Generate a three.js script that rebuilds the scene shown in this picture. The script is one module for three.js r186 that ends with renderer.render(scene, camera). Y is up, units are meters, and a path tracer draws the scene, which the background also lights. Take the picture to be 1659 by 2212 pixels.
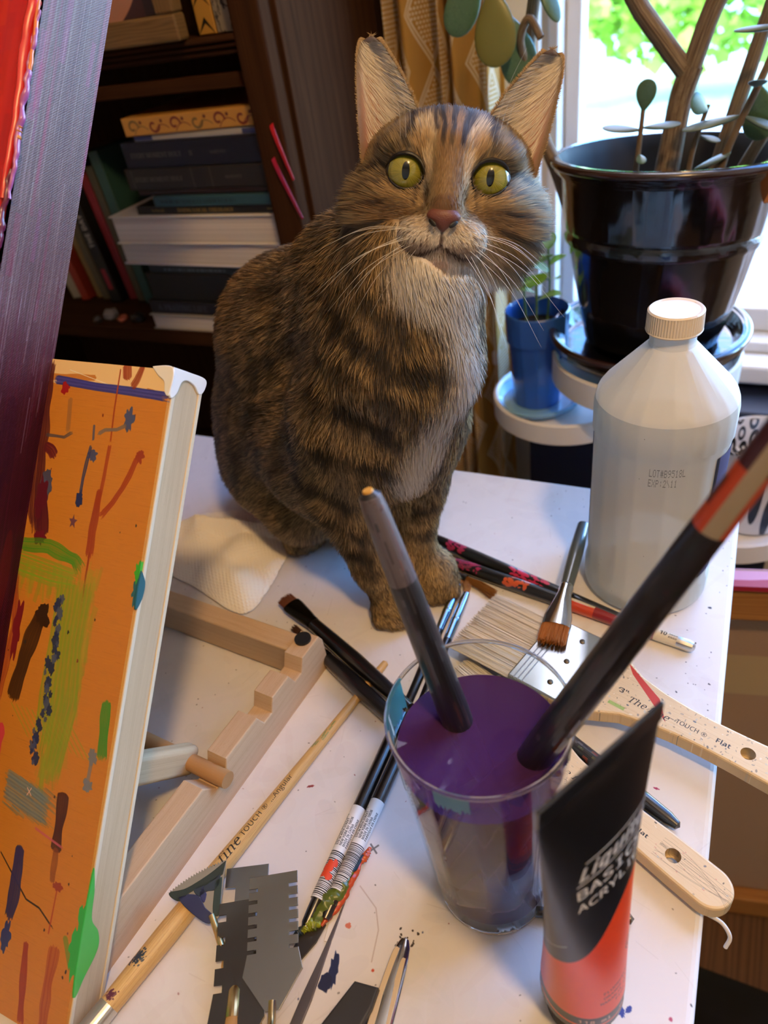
import * as THREE from 'three';
import { RoundedBoxGeometry } from 'three/addons/geometries/RoundedBoxGeometry.js';
import { mergeGeometries, mergeVertices, toCreasedNormals } from 'three/addons/utils/BufferGeometryUtils.js';
import { MarchingCubes } from 'three/addons/objects/MarchingCubes.js';
import { Sky } from 'three/addons/objects/Sky.js';
import { createNoise2D, createNoise3D } from 'simplex-noise';

// ---------------------------------------------------------------- camera, sky, sun, exposure
const scene = new THREE.Scene();
const renderer = new THREE.WebGLRenderer({ antialias: true });
renderer.toneMapping = THREE.LinearToneMapping;
renderer.toneMappingExposure = 0.37;
renderer.shadowMap.enabled = true;

const camera = new THREE.PerspectiveCamera(71.57, 1659 / 2212, 0.02, 80);
camera.position.set(0, 1.16, 0);
camera.up.set(-0.1516, 0.7796, -0.6077);
camera.lookAt(-0.3928, 1.16 - 0.6117, -0.6867);
camera.focus = 0.42;
camera.userData.fStop = 7;

const sunDirection = new THREE.Vector3(0.55, 0.72, 0.30).normalize();
const sky = new Sky();
sky.scale.setScalar(1000);
sky.material.uniforms.turbidity.value = 3;
sky.material.uniforms.rayleigh.value = 1.2;
sky.material.uniforms.mieCoefficient.value = 0.004;
sky.material.uniforms.mieDirectionalG.value = 0.7;
sky.material.uniforms.sunPosition.value.copy(sunDirection);
sky.name = 'sky';
scene.add(sky);
scene.environmentIntensity = 8.0;

const sun = new THREE.DirectionalLight(new THREE.Color().setRGB(1, 0.96, 0.88), 8);
sun.name = 'sun';
sun.position.copy(sunDirection).multiplyScalar(20);
sun.castShadow = true;
Object.assign(sun.shadow.camera, { left: -12, right: 12, top: 12, bottom: -12, near: 1, far: 50 });
scene.add(sun);
// ---------------------------------------------------------------- helpers
const TABLE = 0.74;                                  // height of the table top
let seed = 7;
const rnd = () => { seed = (seed + 0x6d2b79f5) | 0; let t = Math.imul(seed ^ (seed >>> 15), 1 | seed); t = (t + Math.imul(t ^ (t >>> 7), 61 | t)) ^ t; return ((t ^ (t >>> 14)) >>> 0) / 4294967296; };
const rr = (a, b) => a + (b - a) * rnd();
const n2 = createNoise2D(rnd), n3 = createNoise3D(rnd);
const fbm = (x, y, o = 4) => { let s = 0, a = 0.5; for (let i = 0; i < o; i++) { s += a * n2(x, y); x = x * 2.03 + 5.1; y = y * 2.03 - 3.7; a *= 0.5; } return s; };
const clamp = (x, a = 0, b = 1) => Math.min(b, Math.max(a, x));
const lerp = (a, b, t) => a + (b - a) * t;
const sstep = (a, b, x) => { const t = clamp((x - a) / (b - a)); return t * t * (3 - 2 * t); };
const V = (x, y, z) => new THREE.Vector3(x, y, z);
const hex = (h) => { const c = new THREE.Color(h); return [c.r, c.g, c.b]; };   // linear values
const taken = new Map();
const numbered = (name) => { const k = taken.get(name) ?? 0; taken.set(name, k + 1); return k ? name + '_' + String(k).padStart(3, '0') : name; };
const shade = (o) => { o.castShadow = true; o.receiveShadow = true; return o; };

function part(name, geometry, material, parent) { const m = shade(new THREE.Mesh(geometry, material)); m.name = name; parent.add(m); return m; }
function thing(name, label, category, group, at = [0, 0, 0]) {
  const o = new THREE.Group(); o.name = numbered(name); o.position.set(...at); o.userData = { label, category };
  if (group) o.userData.group = group;
  scene.add(o); return o;
}
function single(name, label, category, geometry, material, at = [0, 0, 0], group) {
  const o = shade(new THREE.Mesh(geometry, material)); o.name = numbered(name); o.position.set(...at); o.userData = { label, category };
  if (group) o.userData.group = group;
  scene.add(o); return o;
}
function structure(name, geometry, material, at = [0, 0, 0]) { const o = shade(new THREE.Mesh(geometry, material)); o.name = name; o.position.set(...at); o.userData = { kind: 'structure' }; scene.add(o); return o; }

// uv in metres from the face direction
function metreUV(g, s = 1, turn = false) {
  if (g.index) g = g.toNonIndexed();
  const p = g.attributes.position, n = g.attributes.normal, uv = new Float32Array(p.count * 2);
  for (let i = 0; i < p.count; i++) {
    const ax = Math.abs(n.getX(i)), ay = Math.abs(n.getY(i)), az = Math.abs(n.getZ(i)), x = p.getX(i), y = p.getY(i), z = p.getZ(i);
    let u, v;
    if (ay >= ax && ay >= az) { u = x; v = z; } else if (ax >= az) { u = z; v = y; } else { u = x; v = y; }
    if (turn) [u, v] = [v, u];
    uv[i * 2] = u * s; uv[i * 2 + 1] = v * s;
  }
  g.setAttribute('uv', new THREE.BufferAttribute(uv, 2)); return g;
}
const box = (w, h, d, r = 0.002, x = 0, y = 0, z = 0, turn = false) => { const g = r > 0 ? new RoundedBoxGeometry(w, h, d, 2, Math.min(r, w / 2.01, h / 2.01, d / 2.01)) : new THREE.BoxGeometry(w, h, d); g.translate(x, y, z); return metreUV(g, 1, turn); };
const merge = (list) => mergeGeometries(list.map((g) => { g = g.index ? g.toNonIndexed() : g; for (const k of Object.keys(g.attributes)) if (!['position', 'normal', 'uv', 'color'].includes(k)) g.deleteAttribute(k); if (!g.attributes.uv) g.setAttribute('uv', new THREE.BufferAttribute(new Float32Array(g.attributes.position.count * 2), 2)); return g; }));
const lathe = (pts, seg = 40, raw = false) => { const g = new THREE.LatheGeometry(pts.map(([r, y]) => new THREE.Vector2(r, y)), seg, Math.PI, Math.PI * 2); return raw ? g : toCreasedNormals(g, 0.62); };
function extrude(pts, depth, bevel = 0.0004, holes = [], curve = 8) {
  const shape = pts instanceof THREE.Shape ? pts : new THREE.Shape(pts.map(([x, y]) => new THREE.Vector2(x, y)));
  for (const [x, y, r] of holes) { const h = new THREE.Path(); h.absarc(x, y, r, 0, Math.PI * 2, true); shape.holes.push(h); }
  return new THREE.ExtrudeGeometry(shape, { depth, bevelEnabled: bevel > 0, bevelSize: bevel, bevelThickness: bevel, bevelSegments: 2, curveSegments: curve });
}
const tube = (pts, r, seg = 24, rad = 8) => new THREE.TubeGeometry(new THREE.CatmullRomCurve3(pts.map((p) => (p.isVector3 ? p : V(...p)))), seg, r, rad);
function taperTube(pts, radii, seg = 30, rad = 8) {                   // tube whose radius follows a list
  const curve = new THREE.CatmullRomCurve3(pts.map((p) => V(...p))), g = new THREE.TubeGeometry(curve, seg, 1, rad), p = g.attributes.position, c = V(0, 0, 0), q = V(0, 0, 0);
  for (let i = 0; i <= seg; i++) {
    curve.getPointAt(i / seg, c);
    const f = (i / seg) * (radii.length - 1), k = Math.min(Math.floor(f), radii.length - 2), r = lerp(radii[k], radii[k + 1], f - k);
    for (let j = 0; j <= rad; j++) { const n = i * (rad + 1) + j; q.fromBufferAttribute(p, n).sub(c).multiplyScalar(r).add(c); p.setXYZ(n, q.x, q.y, q.z); }
  }
  g.computeVertexNormals(); return g;
}
// local +Y runs from a to b, local +Z is as near to "up" as it can be
function along(o, a, b, up = V(0, 1, 0), roll = 0) {
  const A = V(...a), y = V(...b).sub(A).normalize(), z = up.clone().addScaledVector(y, -up.dot(y)).normalize(), x = V(0, 0, 0).crossVectors(y, z);
  o.position.copy(A); o.quaternion.setFromRotationMatrix(new THREE.Matrix4().makeBasis(x, y, z)); if (roll) o.rotateY(roll); return o;
}
const len = (a, b) => Math.hypot(a[0] - b[0], a[1] - b[1], a[2] - b[2]);

// ---------------------------------------------------------------- textures and materials
function dataTex(w, h, fn, srgb = true) {
  const d = new Uint8Array(w * h * 4);
  for (let y = 0; y < h; y++) for (let x = 0; x < w; x++) { const c = fn(x / w, y / h, x, y), i = (y * w + x) * 4; d[i] = clamp(c[0], 0, 255); d[i + 1] = clamp(c[1], 0, 255); d[i + 2] = clamp(c[2], 0, 255); d[i + 3] = 255; }
  const t = new THREE.DataTexture(d, w, h); t.wrapS = t.wrapT = THREE.RepeatWrapping; t.magFilter = THREE.LinearFilter; t.minFilter = THREE.LinearMipmapLinearFilter; if (srgb) t.colorSpace = THREE.SRGBColorSpace; t.needsUpdate = true; return t;
}
function canvasTex(w, h, draw, srgb = true) {
  const c = document.createElement('canvas'); c.width = w; c.height = h; const g = c.getContext('2d'); draw(g, w, h);
  const t = new THREE.CanvasTexture(c); t.wrapS = t.wrapT = THREE.ClampToEdgeWrapping; if (srgb) t.colorSpace = THREE.SRGBColorSpace; return t;
}
const std = (o) => new THREE.MeshStandardMaterial(o), phys = (o) => new THREE.MeshPhysicalMaterial(o);
const lin = (r, g, b) => new THREE.Color().setRGB(r, g, b);
// wood with the grain along v; metres per repeat given by size
function wood(light, dark, size, { rough = 0.6, flecks = 0, coat = 0, bump = 0.0003, w = 256, h = 512, bands = 14, ringy = 0.35 } = {}) {
  const L = hex(light).map((x) => Math.pow(x, 1 / 2.2) * 255), D = hex(dark).map((x) => Math.pow(x, 1 / 2.2) * 255), ox = rr(0, 50);
  const per = (u, v, f, g) => n2(Math.cos(u * 6.283) * f + ox, Math.sin(u * 6.283) * f + Math.cos(v * 6.283) * g) * 0.6 + n2(Math.cos(v * 6.283) * g * 1.7 + ox, Math.sin(v * 6.283) * g + Math.sin(u * 6.283) * f * 2.3) * 0.4;
  const t = dataTex(w, h, (u, v) => {
    const wob = per(u, v, 0.5, 0.35) * 0.35, ring = 0.5 + 0.5 * Math.sin((u + wob * 0.22) * bands * 6.283), fine = per(u, v, bands * 2.2, 0.8);
    let k = clamp(0.30 + ringy * ring * ring + 0.30 * fine + 0.2 * wob);
    if (flecks && per(u, v, bands * 5, 9) > 0.62) k = Math.min(1, k + flecks);
    return [lerp(L[0], D[0], k), lerp(L[1], D[1], k), lerp(L[2], D[2], k)];
  });
  t.repeat.set(1 / size[0], 1 / size[1]);
  return phys({ map: t, roughness: rough, specularIntensity: coat ? 1 : 0.5, clearcoat: coat, clearcoatRoughness: 0.25, bumpMap: t, bumpScale: bump });
}
const grainBump = (() => { const t = dataTex(128, 128, (u, v) => { const k = 128 + 90 * n2(u * 40, v * 40) + 40 * (rnd() - 0.5); return [k, k, k]; }, false); return t; })();
const paperWhite = std({ color: '#e9e4da', roughness: 0.8 });
const blackGloss = phys({ color: '#0d0c0d', roughness: 0.28, clearcoat: 0.9, clearcoatRoughness: 0.12 });
const blackMatte = std({ color: '#141314', roughness: 0.6 });
const steel = std({ color: lin(0.62, 0.62, 0.6), metalness: 1, roughness: 0.28 });
const darkSteel = std({ color: lin(0.30, 0.30, 0.30), metalness: 1, roughness: 0.33 });
const whitePlastic = phys({ color: '#e6e4df', roughness: 0.45 });
// ---------------------------------------------------------------- the room
const wallPaint = std({ color: '#cfc9bd', roughness: 0.9, bumpMap: grainBump, bumpScale: 0.0004 });
const ceilingPaint = std({ color: '#dcd7cc', roughness: 0.95 });
const vinyl = phys({ color: '#e4e6e6', roughness: 0.35 });
const floorWood = wood('#7a5533', '#3f2917', [0.16, 1.4], { rough: 0.45 });
const X0 = -2.4, X1 = 1.7, ZB = -1.02, ZF = 2.3, CEIL = 2.5, TH = 0.16;
const WX0 = -0.245, WX1 = 1.25, WY0 = 0.66, WY1 = 2.15;             // the window opening
const slab = (w, h, d) => metreUV(new THREE.BoxGeometry(w, h, d));
structure('floor', slab(X1 - X0 + 2 * TH, 0.1, ZF - ZB + 2 * TH), floorWood, [(X0 + X1) / 2, -0.05, (ZF + ZB) / 2]);
structure('ceiling', slab(X1 - X0 + 2 * TH, 0.2, ZF - ZB + 2 * TH), ceilingPaint, [(X0 + X1) / 2, CEIL + 0.1, (ZF + ZB) / 2]);
structure('wall_left', slab(TH, CEIL, ZF - ZB), wallPaint, [X0 - TH / 2, CEIL / 2, (ZF + ZB) / 2]);
structure('wall_right', slab(TH, CEIL, ZF - ZB), wallPaint, [X1 + TH / 2, CEIL / 2, (ZF + ZB) / 2]);
structure('wall_front', slab(X1 - X0 + 2 * TH, CEIL, TH), wallPaint, [(X0 + X1) / 2, CEIL / 2, ZF + TH / 2]);
{
  const piece = (x0, x1, y0, y1) => { const g = new THREE.BoxGeometry(x1 - x0, y1 - y0, TH); g.translate((x0 + x1) / 2, (y0 + y1) / 2, ZB - TH / 2); return metreUV(g); };
  structure('wall_back', merge([piece(X0 - TH, WX0, 0, CEIL), piece(WX1, X1 + TH, 0, CEIL), piece(WX0, WX1, 0, WY0), piece(WX0, WX1, WY1, CEIL)]), wallPaint);
}
{
  // white vinyl window: casing, sash, sill and pane
  const w = new THREE.Group(); w.name = 'window_1'; w.userData = { kind: 'structure' }; scene.add(w);
  const bar = (x0, x1, y0, y1, z0, z1, r = 0.004) => box(x1 - x0, y1 - y0, z1 - z0, r, (x0 + x1) / 2, (y0 + y1) / 2, (z0 + z1) / 2);
  part('window_casing', merge([bar(WX0 - 0.085, WX0 - 0.006, WY0 - 0.06, WY1 + 0.08, ZB, ZB + 0.018), bar(WX1 + 0.006, WX1 + 0.085, WY0 - 0.06, WY1 + 0.08, ZB, ZB + 0.018), bar(WX0 - 0.085, WX1 + 0.085, WY1 + 0.006, WY1 + 0.085, ZB, ZB + 0.018)]), vinyl, w);
  part('window_frame', merge([bar(WX0, WX0 + 0.014, WY0, WY1, ZB - 0.13, ZB + 0.004), bar(WX1 - 0.014, WX1, WY0, WY1, ZB - 0.13, ZB + 0.004), bar(WX0, WX1, WY1 - 0.014, WY1, ZB - 0.13, ZB + 0.004), bar(WX0, WX1, WY0, WY0 + 0.016, ZB - 0.13, ZB + 0.004)]), vinyl, w);
  part('window_sash', merge([bar(WX0 + 0.014, WX0 + 0.034, WY0 + 0.016, WY1 - 0.014, ZB - 0.07, ZB - 0.03), bar(WX1 - 0.034, WX1 - 0.014, WY0 + 0.016, WY1 - 0.014, ZB - 0.07, ZB - 0.03), bar(WX0 + 0.014, WX1 - 0.014, WY0 + 0.016, WY0 + 0.05, ZB - 0.07, ZB - 0.03), bar(WX0 + 0.014, WX1 - 0.014, WY1 - 0.05, WY1 - 0.014, ZB - 0.07, ZB - 0.03), bar(0.50, 0.54, WY0 + 0.016, WY1 - 0.014, ZB - 0.07, ZB - 0.03)]), vinyl, w);
  part('window_sill', bar(WX0 - 0.09, WX1 + 0.09, WY0 - 0.028, WY0, ZB - 0.02, ZB + 0.045, 0.006), vinyl, w);
  const glass = phys({ color: '#ffffff', roughness: 0.0, transmission: 1, thickness: 0, ior: 1.45 });
  const pane = part('window_pane', new THREE.PlaneGeometry(WX1 - WX0 - 0.05, WY1 - WY0 - 0.08), glass, w); pane.position.set((WX0 + WX1) / 2, (WY0 + WY1) / 2, ZB - 0.05);
}
// the yard beyond the window: pale drive, lawn, leafy bushes
{
  const lawn = dataTex(256, 256, (u, v) => { const k = n2(u * 30, v * 30) * 0.3 + n2(u * 90, v * 90) * 0.3; return [200 + 30 * k, 204 + 30 * k, 178 + 30 * k]; }); lawn.repeat.set(0.5, 0.5);
  const ground = structure('ground', metreUV(new THREE.BoxGeometry(40, 0.2, 30)), std({ map: lawn, roughness: 1 }), [0, -0.55, -16.2]);
  ground.userData.kind = 'structure';
  const conc = dataTex(128, 128, (u, v) => { const k = n2(u * 12, v * 12) * 10 + n2(u * 50, v * 50) * 10; return [226 + k, 222 + k, 212 + k]; });
  structure('driveway', metreUV(new THREE.BoxGeometry(40, 0.06, 6.4)), std({ map: conc, roughness: 0.95 }), [0, -0.43, -5.0]);
  const leafG = new THREE.BufferGeometry(); leafG.setAttribute('position', new THREE.BufferAttribute(new Float32Array([0, 0, 0, 0.5, 0.08, 0.45, 0, 0.02, 1, -0.5, 0.08, 0.45]), 3)); leafG.setIndex([0, 1, 2, 0, 2, 3]); leafG.computeVertexNormals();
  const leafM = std({ color: '#9cc94f', roughness: 0.6 });
  const bush = (x, y, z, r, n, leaf, label, tint) => {
    const b = thing('garden_bush', label, 'bush', 'bushes in the yard beyond the window', [x, -0.45, z]);
    part('stem', taperTube([[0, 0, 0], [0.05, (y + 0.45) * 0.5, 0.03], [0, y + 0.45, 0]], [0.06, 0.045, 0.02], 10, 6), std({ color: '#5b4634', roughness: 0.9 }), b);
    const m = new THREE.InstancedMesh(leafG, leafM, n), M = new THREE.Matrix4(), q = new THREE.Quaternion(), e = new THREE.Euler(), c = new THREE.Color();
    for (let i = 0; i < n; i++) {
      let p; do p = V(rr(-1, 1), rr(-1, 1), rr(-1, 1)); while (p.length() > 1 || p.length() < 0.35 || n3(p.x * 2.2 + x, p.y * 2.2, p.z * 2.2 + z) < -0.25);
      e.set(rr(-1.2, 1.2), rr(0, 6.3), rr(-1.2, 1.2)); q.setFromEuler(e); const s = leaf * rr(0.6, 1.3);
      M.compose(V(p.x * r[0], y + 0.45 + p.y * r[1], p.z * r[2]), q, V(s, s, s)); m.setMatrixAt(i, M); const k = rr(0.7, 1.2); m.setColorAt(i, c.setRGB(k * tint[0], k * tint[1], k * tint[2]));
    }
    m.name = 'foliage'; m.userData.kind = 'stuff'; shade(m); b.add(m);
  };
  bush(-2.9, 0.75, -8.6, [1.5, 1.1, 1.0], 2600, 0.16, 'sunlit light green bush with loose leaves across the drive', [1.1, 1.1, 0.8]);
  bush(-0.7, 0.95, -9.4, [1.3, 1.25, 1.0], 2600, 0.16, 'taller yellow green bush behind the loose-leaved bush across the drive', [1.2, 1.1, 0.7]);
  bush(1.4, 0.5, -9.0, [1.2, 0.8, 0.9], 2000, 0.14, 'low darker green bush at the end of the row across the drive', [0.8, 0.95, 0.8]);
}
// ceiling lamp over the front right of the table: one warm frosted globe
{
  const l = thing('ceiling_lamp', 'warm frosted glass globe hanging from a brass rod', 'lamp', null, [0.30, 1.95, 0.10]);
  part('globe', new THREE.SphereGeometry(0.062, 32, 20), std({ color: '#fff2dc', emissive: lin(1, 0.60, 0.24), emissiveIntensity: 6, roughness: 0.6 }), l);
  part('rod', lathe([[0.0001, 0.06], [0.02, 0.06], [0.02, 0.075], [0.006, 0.08], [0.006, 0.53], [0.05, 0.535], [0.055, 0.5495], [0.0001, 0.5495]], 24), std({ color: lin(0.6, 0.42, 0.18), metalness: 1, roughness: 0.35 }), l);
  const p = new THREE.PointLight(lin(1, 0.61, 0.25), 7.0); p.name = 'globe_light'; p.castShadow = true; p.shadow.radius = 2.9; l.add(p);
}
// ---------------------------------------------------------------- bookcase against the back wall
const walnut = wood('#4a2c18', '#1f1009', [0.16, 0.9], { rough: 0.6, bump: 0.0001, ringy: 0.15, bands: 9 }); walnut.specularIntensity = 0;
const BX1 = -0.4475, BX0 = -1.26, BZ = -0.72;                        // right face, left face, front of the bookcase
{
  const b = thing('bookcase', 'dark walnut bookcase with moulded shelf edges beside the patterned curtain', 'bookcase', null, [0, 0, 0]);
  const bar = (x0, x1, y0, y1, z0, z1, r = 0.002, turn = false) => box(x1 - x0, y1 - y0, z1 - z0, r, (x0 + x1) / 2, (y0 + y1) / 2, (z0 + z1) / 2, turn);
  part('side_panel', bar(BX1 - 0.02, BX1, 0, 2.05, -1.015, BZ - 0.002), walnut, b);
  part('side_panel', bar(BX0, BX0 + 0.02, 0, 2.05, -1.015, BZ - 0.002), walnut, b);
  part('back_panel', bar(BX0 + 0.02, BX1 - 0.02, 0.02, 2.03, -1.015, -1.005, 0), walnut, b);
  part('stile', merge([bar(BX1 - 0.034, BX1 + 0.002, 0, 2.05, BZ - 0.004, BZ + 0.014, 0.004), bar(BX1 - 0.004, BX1 + 0.006, 0, 2.05, BZ - 0.05, BZ - 0.012, 0.002)]), walnut, b);
  part('stile', bar(BX0 - 0.002, BX0 + 0.034, 0, 2.05, BZ - 0.004, BZ + 0.014, 0.004), walnut, b);
  part('top_board', bar(BX0 - 0.02, BX1 + 0.02, 2.05, 2.08, -1.015, BZ + 0.03), walnut, b);
  const sh = (y, t, z) => bar(BX0 + 0.02, BX1 - 0.02, y - t, y, -1.005, z, 0.001, true);
  const upper = part('shelf', sh(1.119, 0.018, BZ - 0.004), walnut, b);
  part('moulding', merge([bar(BX0 + 0.034, BX1 - 0.034, 1.1135, 1.1195, BZ - 0.004, BZ + 0.012, 0.0028, true), bar(BX0 + 0.034, BX1 - 0.034, 1.1080, 1.1130, BZ - 0.004, BZ + 0.008, 0.0024, true), bar(BX0 + 0.034, BX1 - 0.034, 1.1020, 1.1076, BZ - 0.004, BZ + 0.004, 0.0026, true)]), walnut, upper);
  part('rail', bar(BX0 + 0.034, BX1 - 0.034, 1.0715, 1.0855, BZ - 0.026, BZ - 0.004, 0.0015, true), walnut, b);
  part('shelf', sh(0.79, 0.02, BZ + 0.002), walnut, b);
  part('shelf', sh(0.42, 0.02, BZ + 0.002), walnut, b);
  part('shelf', sh(1.55, 0.02, BZ + 0.002), walnut, b);
  part('plinth', bar(BX0 + 0.02, BX1 - 0.02, 0, 0.08, -1.005, BZ), walnut, b);
}
// books ---------------------------------------------------------------
const pagesMat = (() => { const t = dataTex(8, 256, (u, v, x, y) => { const k = 205 + 26 * n2(y * 0.9, 3) + 8 * rnd(); return [k, k * 0.97, k * 0.92]; }); t.repeat.set(1, 12); return std({ map: t, roughness: 0.9 }); })();
function spineText(w, h, draw) { return canvasTex(1024, Math.max(32, Math.round(1024 * h / w)), draw); }
// a book lying flat: spine towards +z (or its fore edge when open = true); w along x, h thick, d deep
function book(name, label, category, { w, h, d, at, color, draw, group, foreEdge = false, rough = 0.55, turn = 0, lean = 0, upright = false }) {
  const o = thing(name, label, category, group, at), cov = std({ color, roughness: rough }), c = Math.min(0.0018, h * 0.16);
  const back = foreEdge ? 1 : -1, z0 = foreEdge ? -d : 0;
  part('cover', merge([box(w, c, d, c * 0.45, 0, c / 2, -d / 2), box(w, c, d, c * 0.45, 0, h - c / 2, -d / 2)]), cov, o);
  part('pages', metreUV(new THREE.BoxGeometry(w - 0.006, h - 2 * c - 0.0002, d - (foreEdge ? 0.004 : 0.006)).translate(0, h / 2, -d / 2 + (foreEdge ? -0.001 : -0.001))), pagesMat, o);
  let sm = cov;
  if (draw) sm = std({ map: spineText(w, h, draw), roughness: rough });
  const sg = new RoundedBoxGeometry(w, h, 0.004, 3, 0.0018); { const p = sg.attributes.position, uv = sg.attributes.uv; for (let i = 0; i < p.count; i++) uv.setXY(i, p.getX(i) / w + 0.5, p.getY(i) / h + 0.5); }
  const sp = part('spine', sg, sm, o); sp.position.set(0, h / 2, foreEdge ? -d + 0.0015 : -0.0015);
  o.rotation.set(0, turn, upright ? Math.PI / 2 + lean : lean); if (upright) { o.position.y += w / 2 * Math.cos(lean) + h * Math.sin(lean); o.position.x -= w / 2 * Math.sin(lean); } return o;
}
const line = (text, color, size, x, font = 'serif', weight = '', y = 0.5) => (g, w, h) => { g.fillStyle = color; g.font = `${weight} ${Math.round(h * size)}px ${font}`; g.textBaseline = 'middle'; g.fillText(text, w * x, h * y); };
const fillThen = (bg, ...fs) => (g, w, h) => { g.fillStyle = bg; g.fillRect(0, 0, w, h); for (const f of fs) f(g, w, h); };
{
  const st = 'books piled flat on the bookcase shelf', Z = -0.728;
  book('book', 'book with gold cloth spine patterned in maroon scrolls, topmost of the pile', 'book', { w: 0.212, h: 0.0195, d: 0.15, at: [-0.569, 1.0335, Z], color: '#a8772f', lean: 0.012, turn: 0.02, draw: (g, w, h) => {
    g.fillStyle = '#bd8a3c'; g.fillRect(0, 0, w, h); g.lineCap = 'round';
    for (let i = 0; i < 7; i++) { const x = (i + 0.5) * w / 7, s = i % 2 ? 1 : -1; g.strokeStyle = i % 3 ? '#6b2b22' : '#6d5a33'; g.lineWidth = h * 0.13; g.beginPath(); for (let a = 0; a < 5.2; a += 0.2) g.lineTo(x + Math.cos(a * s) * h * (0.42 - a * 0.055), h * 0.52 + Math.sin(a * s) * h * (0.40 - a * 0.055)); g.stroke(); g.lineWidth = h * 0.05; g.beginPath(); g.moveTo(x, h * 0.9); g.quadraticCurveTo(x + h * 0.5, h * 0.2, x + h * 1.1, h * 0.7); g.stroke(); g.fillStyle = '#5c2a22'; g.beginPath(); g.arc(x + h * 0.62, h * 0.3, h * 0.1, 0, 7); g.fill(); }
  } });
  book('book', 'thin pale book with a blue stripe under the gold patterned book', 'book', { w: 0.205, h: 0.0068, d: 0.14, at: [-0.566, 1.0262, Z - 0.002], color: '#8f95a8', draw: fillThen('#a9a79f', (g, w, h) => { g.fillStyle = '#39406a'; g.fillRect(0, 0, w * 0.14, h); g.fillRect(w * 0.76, 0, w * 0.1, h); g.fillStyle = '#d8b48a'; g.fillRect(w * 0.86, 0, w * 0.1, h); }) });
  book('book', 'thick navy book with small gilt spine lettering in the pile', 'book', { w: 0.214, h: 0.0285, d: 0.15, at: [-0.583, 0.9972, Z], color: '#070a1e', draw: fillThen('#080b20', line('EVERY MOMENT HOLY', '#6c6658', 0.24, 0.05), line('II', '#6c6658', 0.24, 0.46), line('McKELVEY', '#6c6658', 0.15, 0.60)) });
  book('book', 'thick grey brown book with banded spine under the navy book', 'book', { w: 0.226, h: 0.0245, d: 0.15, at: [-0.585, 0.9722, Z], color: '#1a1715', draw: fillThen('#211d1a', line('EVERY MOMENT HOLY', '#6e675c', 0.27, 0.06), line('McKELVEY', '#6e675c', 0.18, 0.66), (g, w, h) => { g.fillStyle = '#4a433c'; for (const x of [0.045, 0.45, 0.57]) g.fillRect(w * x, 0, 5, h); g.fillStyle = '#1d1917'; g.fillRect(w * 0.47, h * 0.1, w * 0.06, h * 0.8); g.fillRect(w * 0.88, h * 0.1, w * 0.05, h * 0.8); }) });
  book('book', 'thin dark maroon book above the teal book', 'book', { w: 0.225, h: 0.006, d: 0.15, at: [-0.574, 0.9660, Z], color: '#1c0a0d' });
  book('book', 'thin teal book with dark spine lettering', 'book', { w: 0.206, h: 0.0125, d: 0.14, at: [-0.560, 0.9533, Z + 0.004], color: '#23464f', draw: fillThen('#284f59', (g, w, h) => { g.fillStyle = '#1c3c45'; let x = w * 0.05; while (x < w * 0.6) { const k = rr(6, 34); g.fillRect(x, h * 0.38, k, h * 0.3); x += k + rr(4, 12); } }) });
  book('book', 'black book with gold spine title above the white blocks of pages', 'book', { w: 0.240, h: 0.0100, d: 0.15, at: [-0.578, 0.9431, Z], color: '#0c0c0b', draw: fillThen('#0d0d0c', line('Sedmak', '#8a7238', 0.5, 0.10, 'serif', 'bold'), line('DOING LOCAL THEOLOGY', '#a08438', 0.62, 0.27, 'serif', 'bold'), (g, w, h) => { g.fillStyle = '#6b5a2e'; g.fillRect(w * 0.82, h * 0.4, w * 0.06, h * 0.2); g.beginPath(); g.arc(w * 0.97, h * 0.5, h * 0.25, 0, 7); g.fill(); }) });
  book('book', 'thick white paperback with its page edges outward, upper of two', 'book', { w: 0.285, h: 0.0350, d: 0.16, at: [-0.602, 0.9078, Z + 0.006], color: '#d9d5cd', foreEdge: true });
  book('book', 'thick white paperback with wavy page edges outward, lower of two', 'book', { w: 0.275, h: 0.0290, d: 0.16, at: [-0.615, 0.8785, Z + 0.002], color: '#c9c9d4', foreEdge: true, turn: -0.03 });
  book('book', 'dark teal book with faint lettering under the white paperbacks', 'book', { w: 0.25, h: 0.0100, d: 0.15, at: [-0.585, 0.8682, Z], color: '#0b161d', draw: fillThen('#0c1a22', (g, w, h) => { g.fillStyle = '#46545c'; let x = w * 0.1; while (x < w * 0.5) { const k = rr(6, 34); g.fillRect(x, h * 0.35, k, h * 0.35); x += k + rr(4, 12); } }) });
  book('book', 'thick black book near the bottom of the pile', 'book', { w: 0.262, h: 0.0370, d: 0.16, at: [-0.59, 0.8308, Z], color: '#040405' });
  book('book', 'dark navy book with grey title low in the pile', 'book', { w: 0.262, h: 0.0180, d: 0.16, at: [-0.598, 0.8124, Z + 0.004], color: '#080a16', draw: fillThen('#090c1a', line('A PRAYING LIFE', '#4d5260', 0.6, 0.06)) });
  book('book', 'white paged book at the bottom of the pile', 'book', { w: 0.258, h: 0.0220, d: 0.16, at: [-0.602, 0.7902, Z + 0.008], color: '#9b968c', foreEdge: true });
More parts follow.
